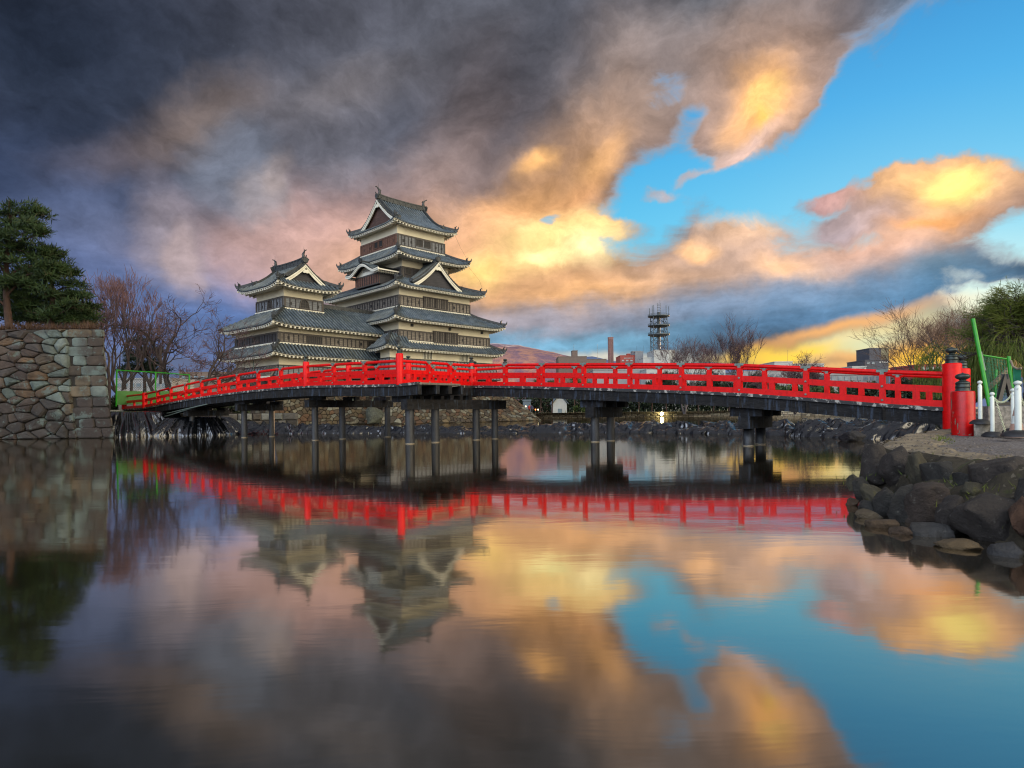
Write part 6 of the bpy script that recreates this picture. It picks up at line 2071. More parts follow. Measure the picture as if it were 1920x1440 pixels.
tree_at('bare_tree', 204, 560, 50, 1.35, seed=39, label='slender dark bare tree close behind the corner of the moat wall', bark_m=M['bark_dark'], twig_m=M['twig_dark'], spread=.9, trunk_r=.17, levels=5, up=.3, nch=(3, 4), stems=1, crook=.4, ratio=.7, trunk_frac=.4, twig_r=.014)
b4 = Vector((at(268, 700, 66).x, 66, 1.35))
pine(b4, at(268, 622, 66).z - 1.35, 12, 'dark conifer behind the green fence, between two bare trees',
     pads_from([(266, 640, 14, 10), (280, 655, 20, 10), (254, 664, 20, 10), (272, 676, 26, 12), (250, 690, 24, 12), (288, 690, 24, 12)], 66, b4), .2, .8, .4, needle='needles_far')
# hedges and shrubs
def shrub(x, y, Y, rx, rz, seed, label, mat='hedge', n=900, size=.22, z0=None, cat='shrub', name='shrub', group=None, ry=None):
    p = at(x, y, Y); rnd = random.Random(seed); z0 = p.z - rz if z0 is None else z0
    r = empty(name, (p.x, Y, z0), 0, label, cat, group)
    mb = MB(); k = max(3, int(rx / max(rz, .3) * 3))
    for i in range(k):
        c = Vector((rnd.uniform(-1, 1) * rx * .75, rnd.uniform(-.5, .5) * (ry or rz), rz * rnd.uniform(.7, 1.25)))
        q = rnd.uniform(.5, .85)
        clump(mb, c, (max(rx / k * 2.2, rz * .6) * q, (ry or rz) * q, rz * q), n // k, size, rnd, .7, 0, .2)
    mb.build('foliage', M[mat], r)
    tb = MB()
    for i in range(3): tb.tube([(rnd.uniform(-.1, .1), 0, -.1), (rnd.uniform(-.3, .3) * rx, rnd.uniform(-.2, .2), rz * .9)], [.05, .02], 5)
    tb.build('stems', M['bark_dark'], r)
    return r
for i, (x, y, Y, rx, rz, lb_) in enumerate(((300, 722, 54, 2.6, 1.0, 'clipped dark hedge behind the left green fence panel'), (372, 722, 55, 2.2, .95, 'dark hedge right of the green fence'), (240, 726, 54, 2.2, .9, 'dark hedge behind the left post of the green fence'),
        (430, 722, 57, 2.0, .9, 'dark hedge below the castle turret corner'), (335, 700, 75, 4.2, 1.5, 'reddish hedge row far behind the green fence'))):
    shrub(x, y, Y, rx, rz, 50 + i, lb_, 'hedge' if i != 4 else 'dry', 2600, .2, 1.3)

# --- right bank trees
def ttop(x, Y, y): return at(x, y, Y).z
tree_at('bare_tree', 1385, 606, 70, .92, seed=60, label='bare fan-shaped tree behind the bridge, right of the lattice tower', bark_m=M['bark_grey'], twig_m=M['twig_dark'], spread=.52, trunk_r=.13, levels=6, up=.34, nch=(2, 3), stems=4, crook=.22, ratio=.80, trunk_frac=.28, twig_r=.012)
tree_at('bare_tree', 1283, 634, 85, .95, seed=62, label='low bare tree in front of the white building under the lattice tower', bark_m=M['bark_grey'], twig_m=M['twig_dark'], spread=.8, trunk_r=.17, levels=6, up=.25, nch=(2, 3), stems=3, crook=.3, ratio=.80, trunk_frac=.3, twig_r=.014)
tree_at('bare_tree', 1742, 572, 44, .92, seed=65, label='wide bare tree against the sunset glow, right of the dark office block', bark_m=M['bark_grey'], twig_m=M['twig_warm'], spread=.9, trunk_r=.13, levels=6, up=.26, nch=(2, 3), stems=4, crook=.2, ratio=.82, trunk_frac=.26, twig_r=.009)
tree_at('bare_tree', 1800, 556, 40, .92, seed=67, label='bare tree just left of the willow', bark_m=M['bark_grey'], twig_m=M['twig_warm'], spread=.85, trunk_r=.12, levels=6, up=.28, nch=(2, 3), stems=4, crook=.22, ratio=.80, trunk_frac=.28, twig_r=.009)
tree_at('bare_tree', 1510, 668, 95, .95, seed=69, label='small twiggy bare tree in front of the long white building', bark_m=M['bark_grey'], twig_m=M['twig_dark'], spread=1.0, trunk_r=.16, levels=5, up=.25, nch=(3, 5), stems=2, crook=.35, ratio=.74, trunk_frac=.3, twig_r=.018)
tree_at('bare_tree', 1440, 690, 88, .95, seed=70, label='dark bare tree seen between the rails, right of the fan-shaped tree', bark_m=M['bark_dark'], twig_m=M['twig_dark'], spread=1.0, trunk_r=.2, levels=5, up=.2, nch=(3, 4), stems=1, crook=.4, ratio=.74, trunk_frac=.35, twig_r=.018)
def willow(x, Y, z0, h, R, seed, label, n_limb=11, strands=1500):
    rnd = random.Random(seed); p = at(x, 700, Y)
    r = empty('willow_tree', (p.x, Y, z0), 0, label, 'willow tree')
    tb = MB(); tb.tube([(0, 0, -.2), (.1, 0, h * .2), (.05, .1, h * .36)], [.34, .27, .22], 10); tb.build('trunk', M['bark_dark'], r, smooth=True)
    lb_ = MB(); lf = MB(); tips = []
    def rec(o, d, L, rad, lv):
        pts = [o]; q = o.copy(); dd = d.copy()
        for i in range(4):
            dd = (dd + Vector((rnd.gauss(0, .16), rnd.gauss(0, .16), rnd.gauss(0, .1) + .02))).normalized(); q = q + dd * L / 4; pts.append(q.copy())
        lb_.tube(pts, [rad * (1 - .6 * i / 4) for i in range(5)], 5 if lv < 2 else 3, caps=False)
        tips.extend(pts[2:])
        if lv < 4:
            for j in range(rnd.randint(3, 4) if lv < 2 else rnd.randint(2, 3)):
                a = radians(rnd.uniform(18, 52)); b_ = (pts[3] - pts[2]).normalized()
                ax = b_.cross(Vector((rnd.gauss(0, 1), rnd.gauss(0, 1), rnd.gauss(0, 1)))).normalized()
                rec(pts[rnd.randint(2, 4)], Matrix.Rotation(a, 3, ax) @ b_, L * rnd.uniform(.58, .8), rad * .55, lv + 1)
    for i in range(n_limb):
        a = 2 * pi * i / n_limb + rnd.random() * .4
        sp = rnd.uniform(.2, .6)
        rec(Vector((.05, .1, h * .34)), Vector((cos(a) * sp, sin(a) * sp, 1)).normalized(), h * .27, .11, 0)
    lb_.build('limbs', M['bark_dark'], r)
    mx = max(t.z for t in tips)
    sel = [t for t in tips]
    for _ in range(strands):
        t = rnd.choice(sel)
        low = rnd.random()
        L = rnd.uniform(.2, .6) if t.z > mx * .6 else rnd.uniform(.8, 2.8)
        L = min(L, t.z - .5)
        if L < .2: continue
        out_ = Vector((t.x, t.y, 0)); out_ = out_.normalized() if out_.length > .1 else Vector((1, 0, 0))
        q = t.copy(); d = (out_ * rnd.uniform(.2, .8) + Vector((rnd.gauss(0, .3), rnd.gauss(0, .3), rnd.uniform(.0, .6)))).normalized()
        n = max(3, int(L / .14)); prev = q.copy()
        for k in range(n):
            d = (d + Vector((0, 0, -.5 if t.z < mx * .6 else -.10)) + Vector((rnd.gauss(0, .06), rnd.gauss(0, .06), 0))).normalized(); q = prev + d * L / n
            s_ = d.cross(Vector((rnd.gauss(0, 1), rnd.gauss(0, 1), rnd.gauss(0, 1)))).normalized()
            lf.face([prev - s_ * .004, prev + s_ * .004, q + s_ * .004, q - s_ * .004])
            for sg in (-1, 1):
                e = q + (s_ * sg * .05 + d * .09); lf.face([prev, prev.lerp(e, .5) + d.cross(s_) * .012, e])
            prev = q
    lf.build('crown', M['willow'], r)
    return r
willow(1930, 27, .92, at(1898, 530, 27).z - .92, 3, 71, 'green young-leaved willow tree at the right edge, hanging over the net fence', 12, 7500)
shrub(1760, 690, 60, 4.5, 1.3, 80, 'dark green bushes under the wide bare tree, above the bridge rail', 'shrub', 4200, .26, .92)
for i, (x, y, Y, rx, rz, mat, lb_) in enumerate(((1490, 722, 52, 3.2, 1.3, 'shrub', 'round green bush seen between the rails below the long white building'), (1590, 728, 46, 3.4, 1.15, 'shrub', 'green bush seen between the rails below the dark office block'),
        (1660, 735, 42, 2.6, 1.1, 'hedge', 'pale flowering bush seen between the last rails'), (1735, 738, 40, 3.0, 1.2, 'hedge', 'dark flowering bush at the bridge end, behind the rails'), (1420, 722, 70, 3.4, 1.5, 'shrub', 'dark bush behind the rails under the fan-shaped bare tree'), (1800, 735, 36, 2.4, 1.6, 'hedge', 'dark bush directly behind the right end posts'))):
    shrub(x, y, Y, rx, rz, 90 + i, lb_, mat, 4200, .2, .9)

# --- pines and dark trees along the far bank
protoA = pine(Vector((0, 0, 0)), 7.2, 31, None, [(0, 0, 6.7, 1.0, .5), (-.9, .2, 5.9, 1.2, .5), (1.0, -.2, 5.4, 1.3, .5), (-.6, .3, 4.8, 1.5, .5), (.9, .4, 4.2, 1.5, .5), (-1.2, -.2, 3.7, 1.2, .4)], .16, .55, .5, needle='shrub')
far_pines = [(1012, 131, 1.0, 'light green pine on the far bank near the small figures, left of the white house'), (1035, 130, .95, 'light green pine on the far bank just left of the white house'), (1078, 130, 1.05, 'rounded green pine on the far bank just right of the white house'), (1100, 133, .9, 'green pine on the far bank partly hidden by the bridge bent')]
for i, (x, Y, s_, lb_) in enumerate(far_pines):
    p = at(x, 700, Y)
    if i == 0: protoA.location = (p.x, Y, .95); protoA.scale = (s_,) * 3; protoA['label'] = lb_
    else: copy_thing(protoA, (p.x, Y, .95), i * 1.3, lb_, (s_,) * 3)
protoB = branch = pine(Vector((0, 0, 0)), 6.5, 44, None, [(0, 0, 5.9, 1.3, .6), (-1.2, .2, 5.2, 1.5, .6), (1.2, -.2, 4.9, 1.6, .6), (-.4, .5, 4.3, 1.9, .6), (1.4, .4, 3.6, 1.6, .5), (-1.5, -.2, 3.3, 1.5, .5)], .15, .5, .55, needle='needles_far')
protoB['category'] = 'pine tree'
xs = [1196, 1222, 1250, 1279, 1308, 1336, 1366, 1392, 1418, 1446]
refs = ['leftmost dark pine of the far row, just left of the glowing lamp', 'dark pine of the far row right behind the glowing lamp', 'second dark pine right of the glowing lamp', 'third dark pine right of the glowing lamp', 'fourth dark pine right of the glowing lamp', 'fifth dark pine right of the glowing lamp', 'dark pine of the far row left of the right bridge bent', 'dark pine of the far row behind the right bridge bent', 'dark pine of the far row just right of the right bridge bent', 'rightmost dark pine of the far row']
for i, x in enumerate(xs):
    Y = 132 + (i * 37 % 7); p = at(x, 700, Y); s_ = .85 + .3 * ((i * 53) % 10) / 10
    if i == 0: protoB.location = (p.x, Y, .95); protoB.scale = (s_,) * 3; protoB['label'] = refs[i]; protoB['group'] = 'dark pines along the far bank'
    else:
        c = copy_thing(protoB, (p.x, Y, .95), i * 1.1, refs[i], (s_, s_, s_ * (.9 + .2 * (i % 3)))); c['group'] = 'dark pines along the far bank'
shrub(1090, 768, 129, 2.2, .8, 120, 'low round green bush at the edge of the far bank', 'shrub', 700, .3, .95)
mb = MB(); rnd = random.Random(77)
for _ in range(30000):
    x = rnd.uniform(-20, 95); y = rnd.uniform(165, 178); h = 4.2 + 1.6 * noise.noise(Vector((x * .12, 0, 3)))
    p = Vector((x, y, .9 + h * rnd.random())); d = Vector((rnd.gauss(0, 1), rnd.gauss(0, 1), rnd.gauss(0, 1))).normalized(); s_ = d.cross(Vector((0, 0, 1)) + Vector((rnd.random(), 0, 0))).normalized()
    L = rnd.uniform(.4, .9); mb.face([p - s_ * .3, p + s_ * .3, p + d * L])
tag(mb.build('far_shrubbery', M['needles_far']), 'dark belt of shrubbery behind the far bank', 'shrubbery', kind='stuff')

# ================================================================== town, hills, small things
def block(parent, x0, x1, yb, yt, Y, dep, mat, name='block', side=0):
    a, b = at(x0, yt, Y), at(x1, yt, Y)
    z0 = at((x0 + x1) / 2, yb, Y).z if yb else .9
    mb = MB(); mb.box(a.x, b.x, Y, Y + dep, z0, (a.z + b.z) / 2)
    # parapet lip
    mb.box(a.x - .15, b.x + .15, Y - .15, Y + dep + .15, (a.z + b.z) / 2 + .004, (a.z + b.z) / 2 + .35)
    o = mb.build(name, mat, parent); return o, a, b, z0, (a.z + b.z) / 2
def win(parent, x, y, Y, w_, h, mat=None, name='window'):
    p = at(x, y, Y); mb = MB(); mb.box(p.x - w_ / 2, p.x + w_ / 2, Y - .12, Y - .02, p.z - h / 2, p.z + h / 2, 0)
    mb.box(p.x - w_ / 2 - .08, p.x + w_ / 2 + .08, Y - .18, Y - .121, p.z - h / 2 - .12, p.z - h / 2, 1)
    return mb.build(name, [mat or M['glass'], M['b_grey']], parent)
def bld(label, name='building', cat='building'):
    return empty(name, (0, 0, 0), 0, label, cat)
def mast(x, y0, y1, Y, label, r=.12):
    mb = MB(); mb.tube([at(x, y0, Y), at(x, y1, Y)], [r, r * .5], 5); o = mb.build('antenna_mast', M['steel']); return tag(o, label, 'mast')
Y = 420
b = bld('long brown flat-roofed building with a stair tower, right of the snowy mountain')
block(b, 1047, 1100, None, 669, Y, 25, M['b_brown'], 'wall'); block(b, 1073, 1083, 675, 658, Y + 4, 8, M['b_brown'], 'roof_tower')
for x in range(1052, 1098, 8): win(b, x, 690, Y, 1.4, 1.2)
b = bld('low brown building left of the reddish chimney')
block(b, 1096, 1137, None, 674, 460, 25, M['b_brown'], 'wall')
for x in range(1101, 1134, 8): win(b, x, 688, 460, 1.6, 1.2)
mast(1076, 660, 645, 420, 'thin antenna mast on the brown stair tower')
mast(1120, 676, 645, 460, 'thin antenna mast left of the reddish chimney')
c = bld('tall square reddish concrete chimney', 'chimney', 'chimney')
o, a, b_, z0, z1 = block(c, 1141, 1150, None, 633, 400, 3.4, M['b_pink'], 'shaft')
mb = MB()
for k in (.15, .5, .85): 
    xx = a.x + (b_.x - a.x) * k; mb.box(xx - .12, xx + .12, 399.7, 399.98, z0, z1 - .6)
mb.build('shaft_ribs', M['b_brown'], c)
mast(1146, 633, 625, 401, 'short spike on top of the reddish chimney', .08)
b = bld('red and grey town building with rooftop boxes, left of the lattice tower')
block(b, 1163, 1194, None, 667, 380, 16, M['b_red'], 'wall'); block(b, 1191, 1206, None, 660, 379, 16, M['b_grey'], 'stair_block'); block(b, 1186, 1202, 670, 659, 384, 6, M['b_grey'], 'rooftop_box'); block(b, 1176, 1182, 670, 664, 383, 3, M['b_red'], 'rooftop_box')
for x, y in ((1168, 676), (1176, 676), (1184, 676), (1168, 684), (1176, 684), (1184, 684)): win(b, x, y, 380, 1.4, .8, M['b_white'])
# unreadable pale lettering strip on the red wall
p = at(1178, 671.5, 380); mb = MB()
for k in range(7): mb.box(p.x - 2.6 + k * .78, p.x - 2.1 + k * .78, 379.85, 379.97, p.z - .28, p.z + .28)
mb.build('sign_letters', M['b_white'], b)
for x, y0 in ((1194, 649), (1206, 648), (1213, 652), (1217, 650)): mast(x, y0, 664, 386, {1194: 'thin mast above the red town building', 1206: 'thin mast above the grey stair block', 1213: 'left thin mast beside the lattice tower', 1217: 'right thin mast beside the lattice tower'}[x], .07)
b = bld('white rounded building carrying the lattice tower')
o, a, b_, z0, z1 = block(b, 1226, 1252, None, 657, 360, 18, M['b_white'], 'wall')
mb = MB(); ax, bx = at(1250, 655, 360).x, at(1268, 655, 360).x; rr = (bx - ax)
rows = [[Vector((ax + rr * sin(t), 360 + rr * (1 - cos(t)) * .8, z)) for t in [pi / 2 * k / 8 for k in range(9)]] for z in (.9, at(1260, 656, 360).z)]
mb.grid(rows); mb.build('rounded_wall', M['b_white'], b)
for x in (1232, 1240, 1248): win(b, x, 700, 360, 1.6, 1.2)
block(b, 1206, 1226, None, 671, 362, 12, M['b_white'], 'low_wing')
# lattice telecom tower
tw = empty('lattice_tower', (0, 0, 0), 0, 'steel lattice telecom tower with three round platforms', 'tower')
Yt = 366; cx = at(1238.5, 650, Yt).x
zt = lambda y: at(1238.5, y, Yt).z
def levels_(y): return zt(y)
z_base, z_top = zt(658), zt(590)
hw0, hw1 = 4.0, 4.0
legs = MB()
for sx in (-1, 1):
    for sy in (-1, 1):
        o = MB(); o.tube([(cx + sx * hw0, Yt + 4 + sy * hw0, z_base - 2), (cx + sx * hw1, Yt + 4 + sy * hw1, z_top)], .22, 6); o.build('leg', M['steel'], tw)
br_ = MB(); n = 7
for i in range(n):
    za, zb_ = z_base + (z_top - z_base) * i / n, z_base + (z_top - z_base) * (i + 1) / n
    for sy in (-1, 1):
        y = Yt + 4 + sy * 4; br_.tube([(cx - 4, y, za), (cx, y, zb_), (cx + 4, y, za)], .13, 4); br_.tube([(cx - 4, y, za), (cx + 4, y, za)], .12, 4)
        x = cx + sy * 4; br_.tube([(x, Yt, za), (x, Yt + 4, zb_), (x, Yt + 8, za)], .13, 4)
br_.build('bracing', M['steel'], tw)
o = MB(); o.tube([(cx, Yt + 4, z_base), (cx, Yt + 4, z_top + 2)], .9, 8); o.build('core', M['steel'], tw)
for y in (627, 610, 592):
    z = zt(y); o = MB(); o.lathe([(4.6, -.5), (6.3, 0), (6.3, .5), (5.9, .5), (5.9, .15), (1, .1)], 20, (cx, Yt + 4, z)); o.build('platform', M['steel'], tw)
    rl = MB()
    for h in (.9, 1.4): rl.tube([(cx + 6.2 * cos(t), Yt + 4 + 6.2 * sin(t), z + h) for t in [2 * pi * k / 20 for k in range(21)]], .07, 4)
    for k in range(20): rl.tube([(cx + 6.2 * cos(2 * pi * k / 20), Yt + 4 + 6.2 * sin(2 * pi * k / 20), z + .4), (cx + 6.2 * cos(2 * pi * k / 20), Yt + 4 + 6.2 * sin(2 * pi * k / 20), z + 1.4)], .05, 4)
    rl.build('platform_railing', M['steel'], tw)
for x, y1 in ((-5.6, 576), (-3.9, 571), (-3.0, 570), (4.2, 571), (5.8, 573)):
    o = MB(); o.tube([(cx + x, Yt + 3, zt(592)), (cx + x, Yt + 3, zt(y1))], .2, 6); o.build('antenna', M['steel'], tw)
o = MB()
for sx in (-.85, .85): o.tube([(cx + sx, Yt + 3, zt(592)), (cx + sx, Yt + 3, zt(567))], .12, 5)
for k in range(8): z = zt(592) + (zt(567) - zt(592)) * (k + .5) / 8; o.tube([(cx - .85, Yt + 3, z), (cx + .85, Yt + 3, z)], .09, 4)
o.build('antenna_ladder', M['steel'], tw)
o = MB(); o.tube([(cx + .6, Yt + 3, zt(567)), (cx + .6, Yt + 3, zt(561))], .07, 4); o.build('antenna', M['steel'], tw)
# right-hand buildings
b = bld('long white flat-roofed building against the yellow sky')
block(b, 1452, 1486, None, 679, 300, 20, M['b_white'], 'wall'); block(b, 1486, 1545, None, 683, 302, 20, M['b_white'], 'wall_wing')
for x in range(1458, 1545, 9): win(b, x, 692, 299.9, 1.6, 1.2, M['b_dark'])
mast(1477, 679, 656, 303, 'thin antenna mast on the long white building', .08)
b = bld('dark two-stage office tower on the skyline')
block(b, 1622, 1666, None, 676, 260, 14, M['b_dark'], 'wall')
block(b, 1630, 1652, 680, 654, 262, 10, M['b_dark'], 'upper_block'); block(b, 1652.2, 1666, 680, 654, 262, 10, M['b_olive'], 'upper_side')
for x in (1628, 1637): win(b, x, 680.5, 260, 1.1, .8, M['glass'])
for x in (1650, 1654.5, 1659, 1663): win(b, x, 679, 260, .6, .6, M['b_white'])
mast(1630, 655, 647, 262, 'short mast on the dark office tower', .06)
mast(1647, 655, 643, 262, 'taller mast on the dark office tower', .06)
b = bld('low pale building left of the dark office tower')
block(b, 1598, 1624, None, 688, 250, 12, M['b_white'], 'wall')
for x in (1604, 1611, 1618): win(b, x, 693, 250, 1.3, 1)
b = bld('red-brown low building behind the wide bare tree')
block(b, 1722, 1792, None, 686, 120, 9, M['b_red'], 'wall')
for x in range(1730, 1788, 9): win(b, x, 690, 120, .6, .5, M['b_white'])
b = bld('grey building with a row of windows seen between the rails')
block(b, 1556, 1660, None, 703, 130, 9, M['b_grey'], 'wall')
for x in range(1563, 1656, 12): win(b, x, 709, 130, .8, .75, M['glass'])
b = bld('pale wide town building seen between the rails under the lattice tower')
block(b, 1212, 1360, None, 692, 230, 16, M['b_white'], 'wall')
for x in range(1222, 1356, 12): win(b, x, 702, 230, 1.5, 1.2); win(b, x + 3, 714, 230, 1.5, 1.2)
b = bld('pale town building seen between the rails below the chimney')
block(b, 1112, 1206, None, 694, 240, 16, M['b_grey'], 'wall')
for x in range(1120, 1200, 12): win(b, x, 704, 240, 1.5, 1.2)
b = bld('grey low building seen between the rails, far left of the right half')
block(b, 1380, 1470, None, 697, 240, 16, M['b_grey'], 'wall')
for x in range(1388, 1466, 12): win(b, x, 705, 240, 1.5, 1.2)
# white gabled house on the far bank and a pale-blue one
b = bld('white gabled house on the far bank between green pines', 'house', 'house')
p0, p1 = at(1037, 775, 150), at(1063, 775, 150)
mb = MB(); mb.box(p0.x, p1.x, 150, 157, .9, 3.2); mb.face([(p0.x, 150, 3.2), (p1.x, 150, 3.2), ((p0.x + p1.x) / 2, 150, 5.4)]); mb.build('wall', M['b_white'], b)
mb = MB(); m = (p0.x + p1.x) / 2
for a, c in (((p0.x - .4, 3.0), (m, 5.5)), ((m, 5.5), (p1.x + .4, 3.0))):
    q = [Vector((a[0], 149.6, a[1])), Vector((c[0], 149.6, c[1])), Vector((c[0], 157.4, c[1])), Vector((a[0], 157.4, a[1]))]; mb.face(q); mb.face([v + Vector((0, 0, .2)) for v in q][::-1]); mb.face([q[0], q[0] + Vector((0, 0, .2)), q[1] + Vector((0, 0, .2)), q[1]])
mb.build('roof', M['b_roof'], b); win(b, 1050, 770, 150, .9, .9)
b = bld('small pale-blue building at the corner of the far moat', 'house', 'house')
block(b, 981, 995, None, 752, 150, 6, M['b_roof'], 'wall'); win(b, 988, 765, 150, .9, .8)
# white buildings in the distance at left
b = bld('distant pale building behind the bare trees at left')
block(b, 216, 322, None, 711, 170, 12, M['b_grey'], 'wall')
for x in range(224, 318, 12): win(b, x, 722, 170, 1.1, .9)
b = bld('distant grey building right of the dark cherry tree')
block(b, 336, 420, None, 699, 240, 12, M['b_brown'], 'wall')
for x in range(344, 416, 12): win(b, x, 708, 240, 1.5, 1.2)

# mountains
def ridge_range(name, prof, Y, depth, mat, seed, z_foot=0, rough=60):
    """mountain range with real depth; prof = (photo x, photo y) skyline"""
    mb = MB(); xs = [at(x, y, Y) for x, y in prof]; rows = []
    tab = [(p.x, p.z) for p in xs]; x0, x1 = tab[0][0], tab[-1][0]; nx, ny = 160, 26
    for j in range(ny + 1):
        t = j / ny; row = []
        for i in range(nx + 1):
            x = x0 + (x1 - x0) * i / nx; h = lerp_tab(tab, x)
            k = sin(pi * min(1, t)) ** .8 if t <= .5 else sin(pi * t) ** 1.2
            rg = noise.fractal(Vector((x / 900 + seed, t * depth / 1100, seed)), 1.0, 2.0, 5) * rough * (1 - abs(2 * t - 1)) * (.2 + abs(2 * t - 1) * 2)
            row.append(Vector((x, Y + depth * (t - .5), z_foot + (h - z_foot) * k + rg)))
        rows.append(row)
    mb.grid(rows); return tag(mb.build(name, mat, smooth=True), kind='structure')
ridge_range('mountain', [(700, 690), (780, 672), (860, 655), (925, 648), (965, 650), (1000, 656), (1030, 662), (1060, 672), (1100, 684), (1140, 694)], 5200, 3200, M['mountain'], 2.0, 0, 90)
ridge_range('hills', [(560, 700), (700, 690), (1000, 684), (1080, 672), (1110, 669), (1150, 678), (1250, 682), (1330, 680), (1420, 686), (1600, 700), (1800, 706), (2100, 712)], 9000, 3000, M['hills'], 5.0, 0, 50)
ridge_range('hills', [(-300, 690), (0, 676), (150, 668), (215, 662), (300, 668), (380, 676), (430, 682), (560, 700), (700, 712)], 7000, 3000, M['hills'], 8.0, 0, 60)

# green fence at the left end of the bridge
gf = empty('garden_fence', (-30.5, 48.5, 1.35), 0, 'bright green wire fence with pale green lower panels, left end of the bridge', 'fence')
def g(x, y, Y): return at(x, y, Y) - gf.location
for x0, yt, yb_, Y in ((219, 693, 762, 46.2), (292, 697, 760, 49.0), (355, 702, 758, 51.5)):
    mb = MB(); mb.tube([g(x0, yt, Y), g(x0 - 1, yb_, Y)], .055, 8); mb.build('fence_post', M['green_paint'], gf)
for a, b in (((219, 694, 46.2), (292, 698, 49.0)), ((292, 698, 49.0), (355, 703, 51.5))):
    mb = MB(); mb.tube([g(*[a[0], a[1], a[2]]), g(*[b[0], b[1], b[2]])], .04, 6); mb.build('fence_rail', M['green_paint'], gf)
    yA, yB = (733, 757)
    A, B_ = g(a[0], yA, a[2]), g(b[0], yA + 1, b[2]); C2, D2 = g(b[0], yB, b[2]), g(a[0], yB + 2, a[2])
    mb = MB(); n_ = Vector((0, .04, 0)); mb.face([A, B_, C2, D2]); mb.face([p + n_ for p in (D2, C2, B_, A)]); mb.face([A, A + n_, B_ + n_, B_]); mb.build('lower_panel', M['green_panel'], gf)
    mb = MB(); T0_, T1__ = g(*a), g(*b); n = 16
    for i in range(-8, n + 1):
        for sg in (0, 1):
            t0, t1 = i / n, (i + 8) / n
            u0, u1 = max(t0, 0), min(t1, 1)
            if u1 <= u0: continue
            f0, f1 = (u0 - t0) / (t1 - t0), (u1 - t0) / (t1 - t0)
            if sg: f0, f1 = 1 - f0, 1 - f1
            P0_ = T0_.lerp(T1__, u0).lerp(A.lerp(B_, u0), f0); P1_ = T0_.lerp(T1__, u1).lerp(A.lerp(B_, u1), f1)
            mb.tube([P0_, P1_], .010, 3, caps=False)
    mb.build('wire_mesh', M['steel'], gf)
p = at(216, 763, 46.2); mb = MB(); mb.box(p.x - .25, p.x + .25, 45.9, 46.4, 1.5, 1.75)
tag(mb.build('concrete_foot', M['b_white']), 'small white concrete block at the foot of the green fence', 'block')
# snowy-white covered mounds behind the fence
for i, (x, y) in enumerate(((236, 732), (256, 731), (276, 734), (322, 734))):
    p = at(x, y, 52.5); o = boulder('white_bag', (p.x, 52.5, p.z - .25), (.55, .4, .34), 300 + i, (.5, .52, .55), 'boulder', None, 3, .12)
    tag(o, ['white sack behind the green fence, leftmost', 'white sack behind the green fence, second from left', 'white sack behind the green fence, left of the middle post', 'white sack behind the green fence, right of the middle post'][i], 'sack')
mb = MB(); q = at(290, 745, 53); mb.box(at(219, 740, 52).x, at(352, 740, 52).x, 52.2, 53.4, 1.35, 2.55)
tag(mb.build('plinth', M['b_grey']), 'pale low platform under the white sacks behind the green fence', 'platform')
# dark pole
mb = MB(); mb.tube([at(301, 720, 60), at(301, 650, 60)], .12, 8); tag(mb.build('wooden_pole', M['bark_dark']), 'dark wooden pole behind the green fence', 'pole')

# visitors on the far bank
def person(x, Y, z, coat, label, turn=0.0, h=1.68):
    r = empty('person', (at(x, 760, Y).x, Y, z), turn, label, 'person')
    vs = [(0, 0, .92), (0, 0, 1.18), (0, 0, 1.42), (0, .0, 1.50), (0, -.01, 1.62), (.18, 0, 1.40), (.25, .02, 1.13), (.22, -.08, .90), (.21, -.12, .82), (-.18, 0, 1.40), (-.25, .02, 1.13), (-.23, -.05, .90), (-.22, -.09, .82),
          (.09, 0, .88), (.10, -.03, .48), (.11, .02, .08), (.12, -.12, .04), (-.09, 0, .88), (-.10, .04, .48), (-.11, .10, .08), (-.12, -.02, .04)]
    es = [(0, 1), (1, 2), (2, 3), (3, 4), (2, 5), (5, 6), (6, 7), (7, 8), (2, 9), (9, 10), (10, 11), (11, 12), (0, 13), (13, 14), (14, 15), (15, 16), (0, 17), (17, 18), (18, 19), (19, 20)]
    rad = [.15, .14, .15, .06, .10, .07, .055, .045, .04, .07, .055, .045, .04, .09, .065, .05, .045, .09, .065, .05, .045]
    me = bpy.data.meshes.new('body'); me.from_pydata([tuple(c * h / 1.72 for c in v) for v in vs], es, []); o = bpy.data.objects.new('body', me); sc.collection.objects.link(o); o.parent = r
    sk = o.modifiers.new('Skin', 'SKIN'); 
    bm = bmesh.new(); bm.from_mesh(me); bm.verts.ensure_lookup_table(); lay_ = bm.verts.layers.skin.verify()
    for i, v in enumerate(bm.verts): v[lay_].radius = (rad[i], rad[i]); v[lay_].use_root = (i == 0)
    bm.to_mesh(me); bm.free()
    o.modifiers.new('Sub', 'SUBSURF').levels = 1; o.modifiers['Sub'].render_levels = 1
    me.materials.append(M['skin'])
    mb = MB(); mb.lathe([(.19, .80), (.20, .95), (.165, 1.12), (.19, 1.36), (.13, 1.46), (.07, 1.49)], 14)
    for sg in (-1, 1): mb.tube([(sg * .17, 0, 1.40), (sg * .26, .02, 1.13), (sg * .23, -.07, .91)], [.085, .07, .06], 8)
    mb.build('coat', M[coat], r, smooth=True)
    mb = MB()
    for sg, a, b in ((1, -.03, .02), (-1, .04, .10)): mb.tube([(sg * .09, 0, .86), (sg * .10, a, .48), (sg * .11, b, .08)], [.11, .08, .065], 8)
    mb.build('trousers', M['trouser'], r, smooth=True)
    mb = MB(); mb.lathe([(.02, 1.72), (.075, 1.70), (.10, 1.64), (.098, 1.58), (.06, 1.54)], 12, (0, .02, 0)); mb.build('hair', M['hair'], r, smooth=True)
    return r
person(997, 118, .95, 'coat', 'visitor in a dark blue coat walking on the far bank, right one of the pair', .4)
person(992.5, 119, .95, 'coat_red', 'visitor in a red jacket on the far bank, left one of the pair', -.3)
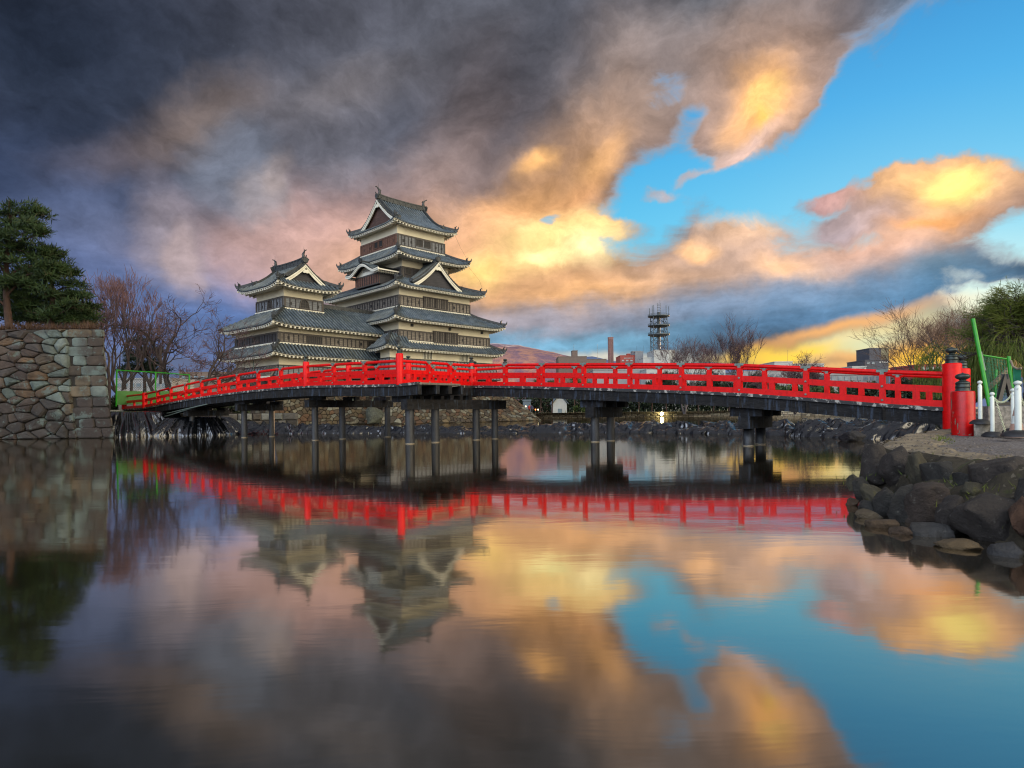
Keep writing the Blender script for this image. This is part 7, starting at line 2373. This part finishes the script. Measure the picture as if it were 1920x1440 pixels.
# glowing lamp low on the far bank, and smaller lights behind
def glow(name, col, strength):
    m = bpy.data.materials.new(name); m.use_nodes = True; t = m.node_tree; t.nodes.clear()
    e = t.nodes.new('ShaderNodeEmission'); e.inputs[0].default_value = (*col, 1); e.inputs[1].default_value = strength
    o = t.nodes.new('ShaderNodeOutputMaterial'); t.links.new(e.outputs[0], o.inputs[0]); return m
GL = glow('lamp_glow', (1.0, .86, .42), 60); GR = glow('red_lantern_glow', (1.0, .22, .05), 4); GW = glow('warm_window_glow', (1.0, .85, .5), 4)
lp = at(1241, 776, 125.0)
r = empty('bank_lamp', (lp.x, 125.4, .9), 0, 'bright yellow floodlight shining on the far bank', 'lamp')
mb = MB(); mb.tube([(0, 0, 0), (0, 0, lp.z - .9 - .2)], .06, 8); mb.lathe([(.28, -.3), (.34, -.02), (.30, .0)], 14, (0, 0, lp.z - .9)); mb.build('housing', M['steel'], r)
mb = MB(); n_ = 10; mb.lathe([(.01, -.32), (.2, -.26), (.33, -.05), (.33, .1), (.2, .3), (.01, .36)], 14, (0, -.35, lp.z - .9)); mb.build('bulb', GL, r, smooth=True)
for x, y, m_, lb_ in ((1004, 768, GR, 'small red-orange lantern right of the two visitors'), (1009, 768, GW, 'small warm light right of the red lantern'), (986, 762, GW, 'small warm light left of the two visitors')):
    q = at(x, y, 124); r = empty('lantern', (q.x, 124, .95), 0, lb_, 'lantern')
    mb = MB(); mb.tube([(0, 0, 0), (0, 0, q.z - .95)], .04, 6); mb.build('lantern_pole', M['steel'], r)
    mb = MB(); mb.lathe([(.02, -.15), (.10, -.11), (.12, 0), (.10, .11), (.02, .15)], 10, (0, 0, q.z - .95)); mb.build('lantern_light', m_, r, smooth=True)
# row of low white posts along the far bank
fp = None; rnd = random.Random(2)
for i in range(26):
    x = 1060 + i * 15.2; Y = 128.6 - max(0, (x - 1300)) * .012
    p = at(x, 770, Y)
    if fp is None:
        fp = empty('path_post', (p.x, Y, .95), 0, 'small pale post in the row along the path on the far bank', 'post', 'pale posts along the far path')
        mb = MB(); mb.lathe([(.07, 0), (.06, .42), (.075, .44), (.05, .50), (.01, .52)], 8); mb.build('shaft', M['b_olive'], fp)
    else: copy_thing(fp, (p.x, Y, .95), 0)
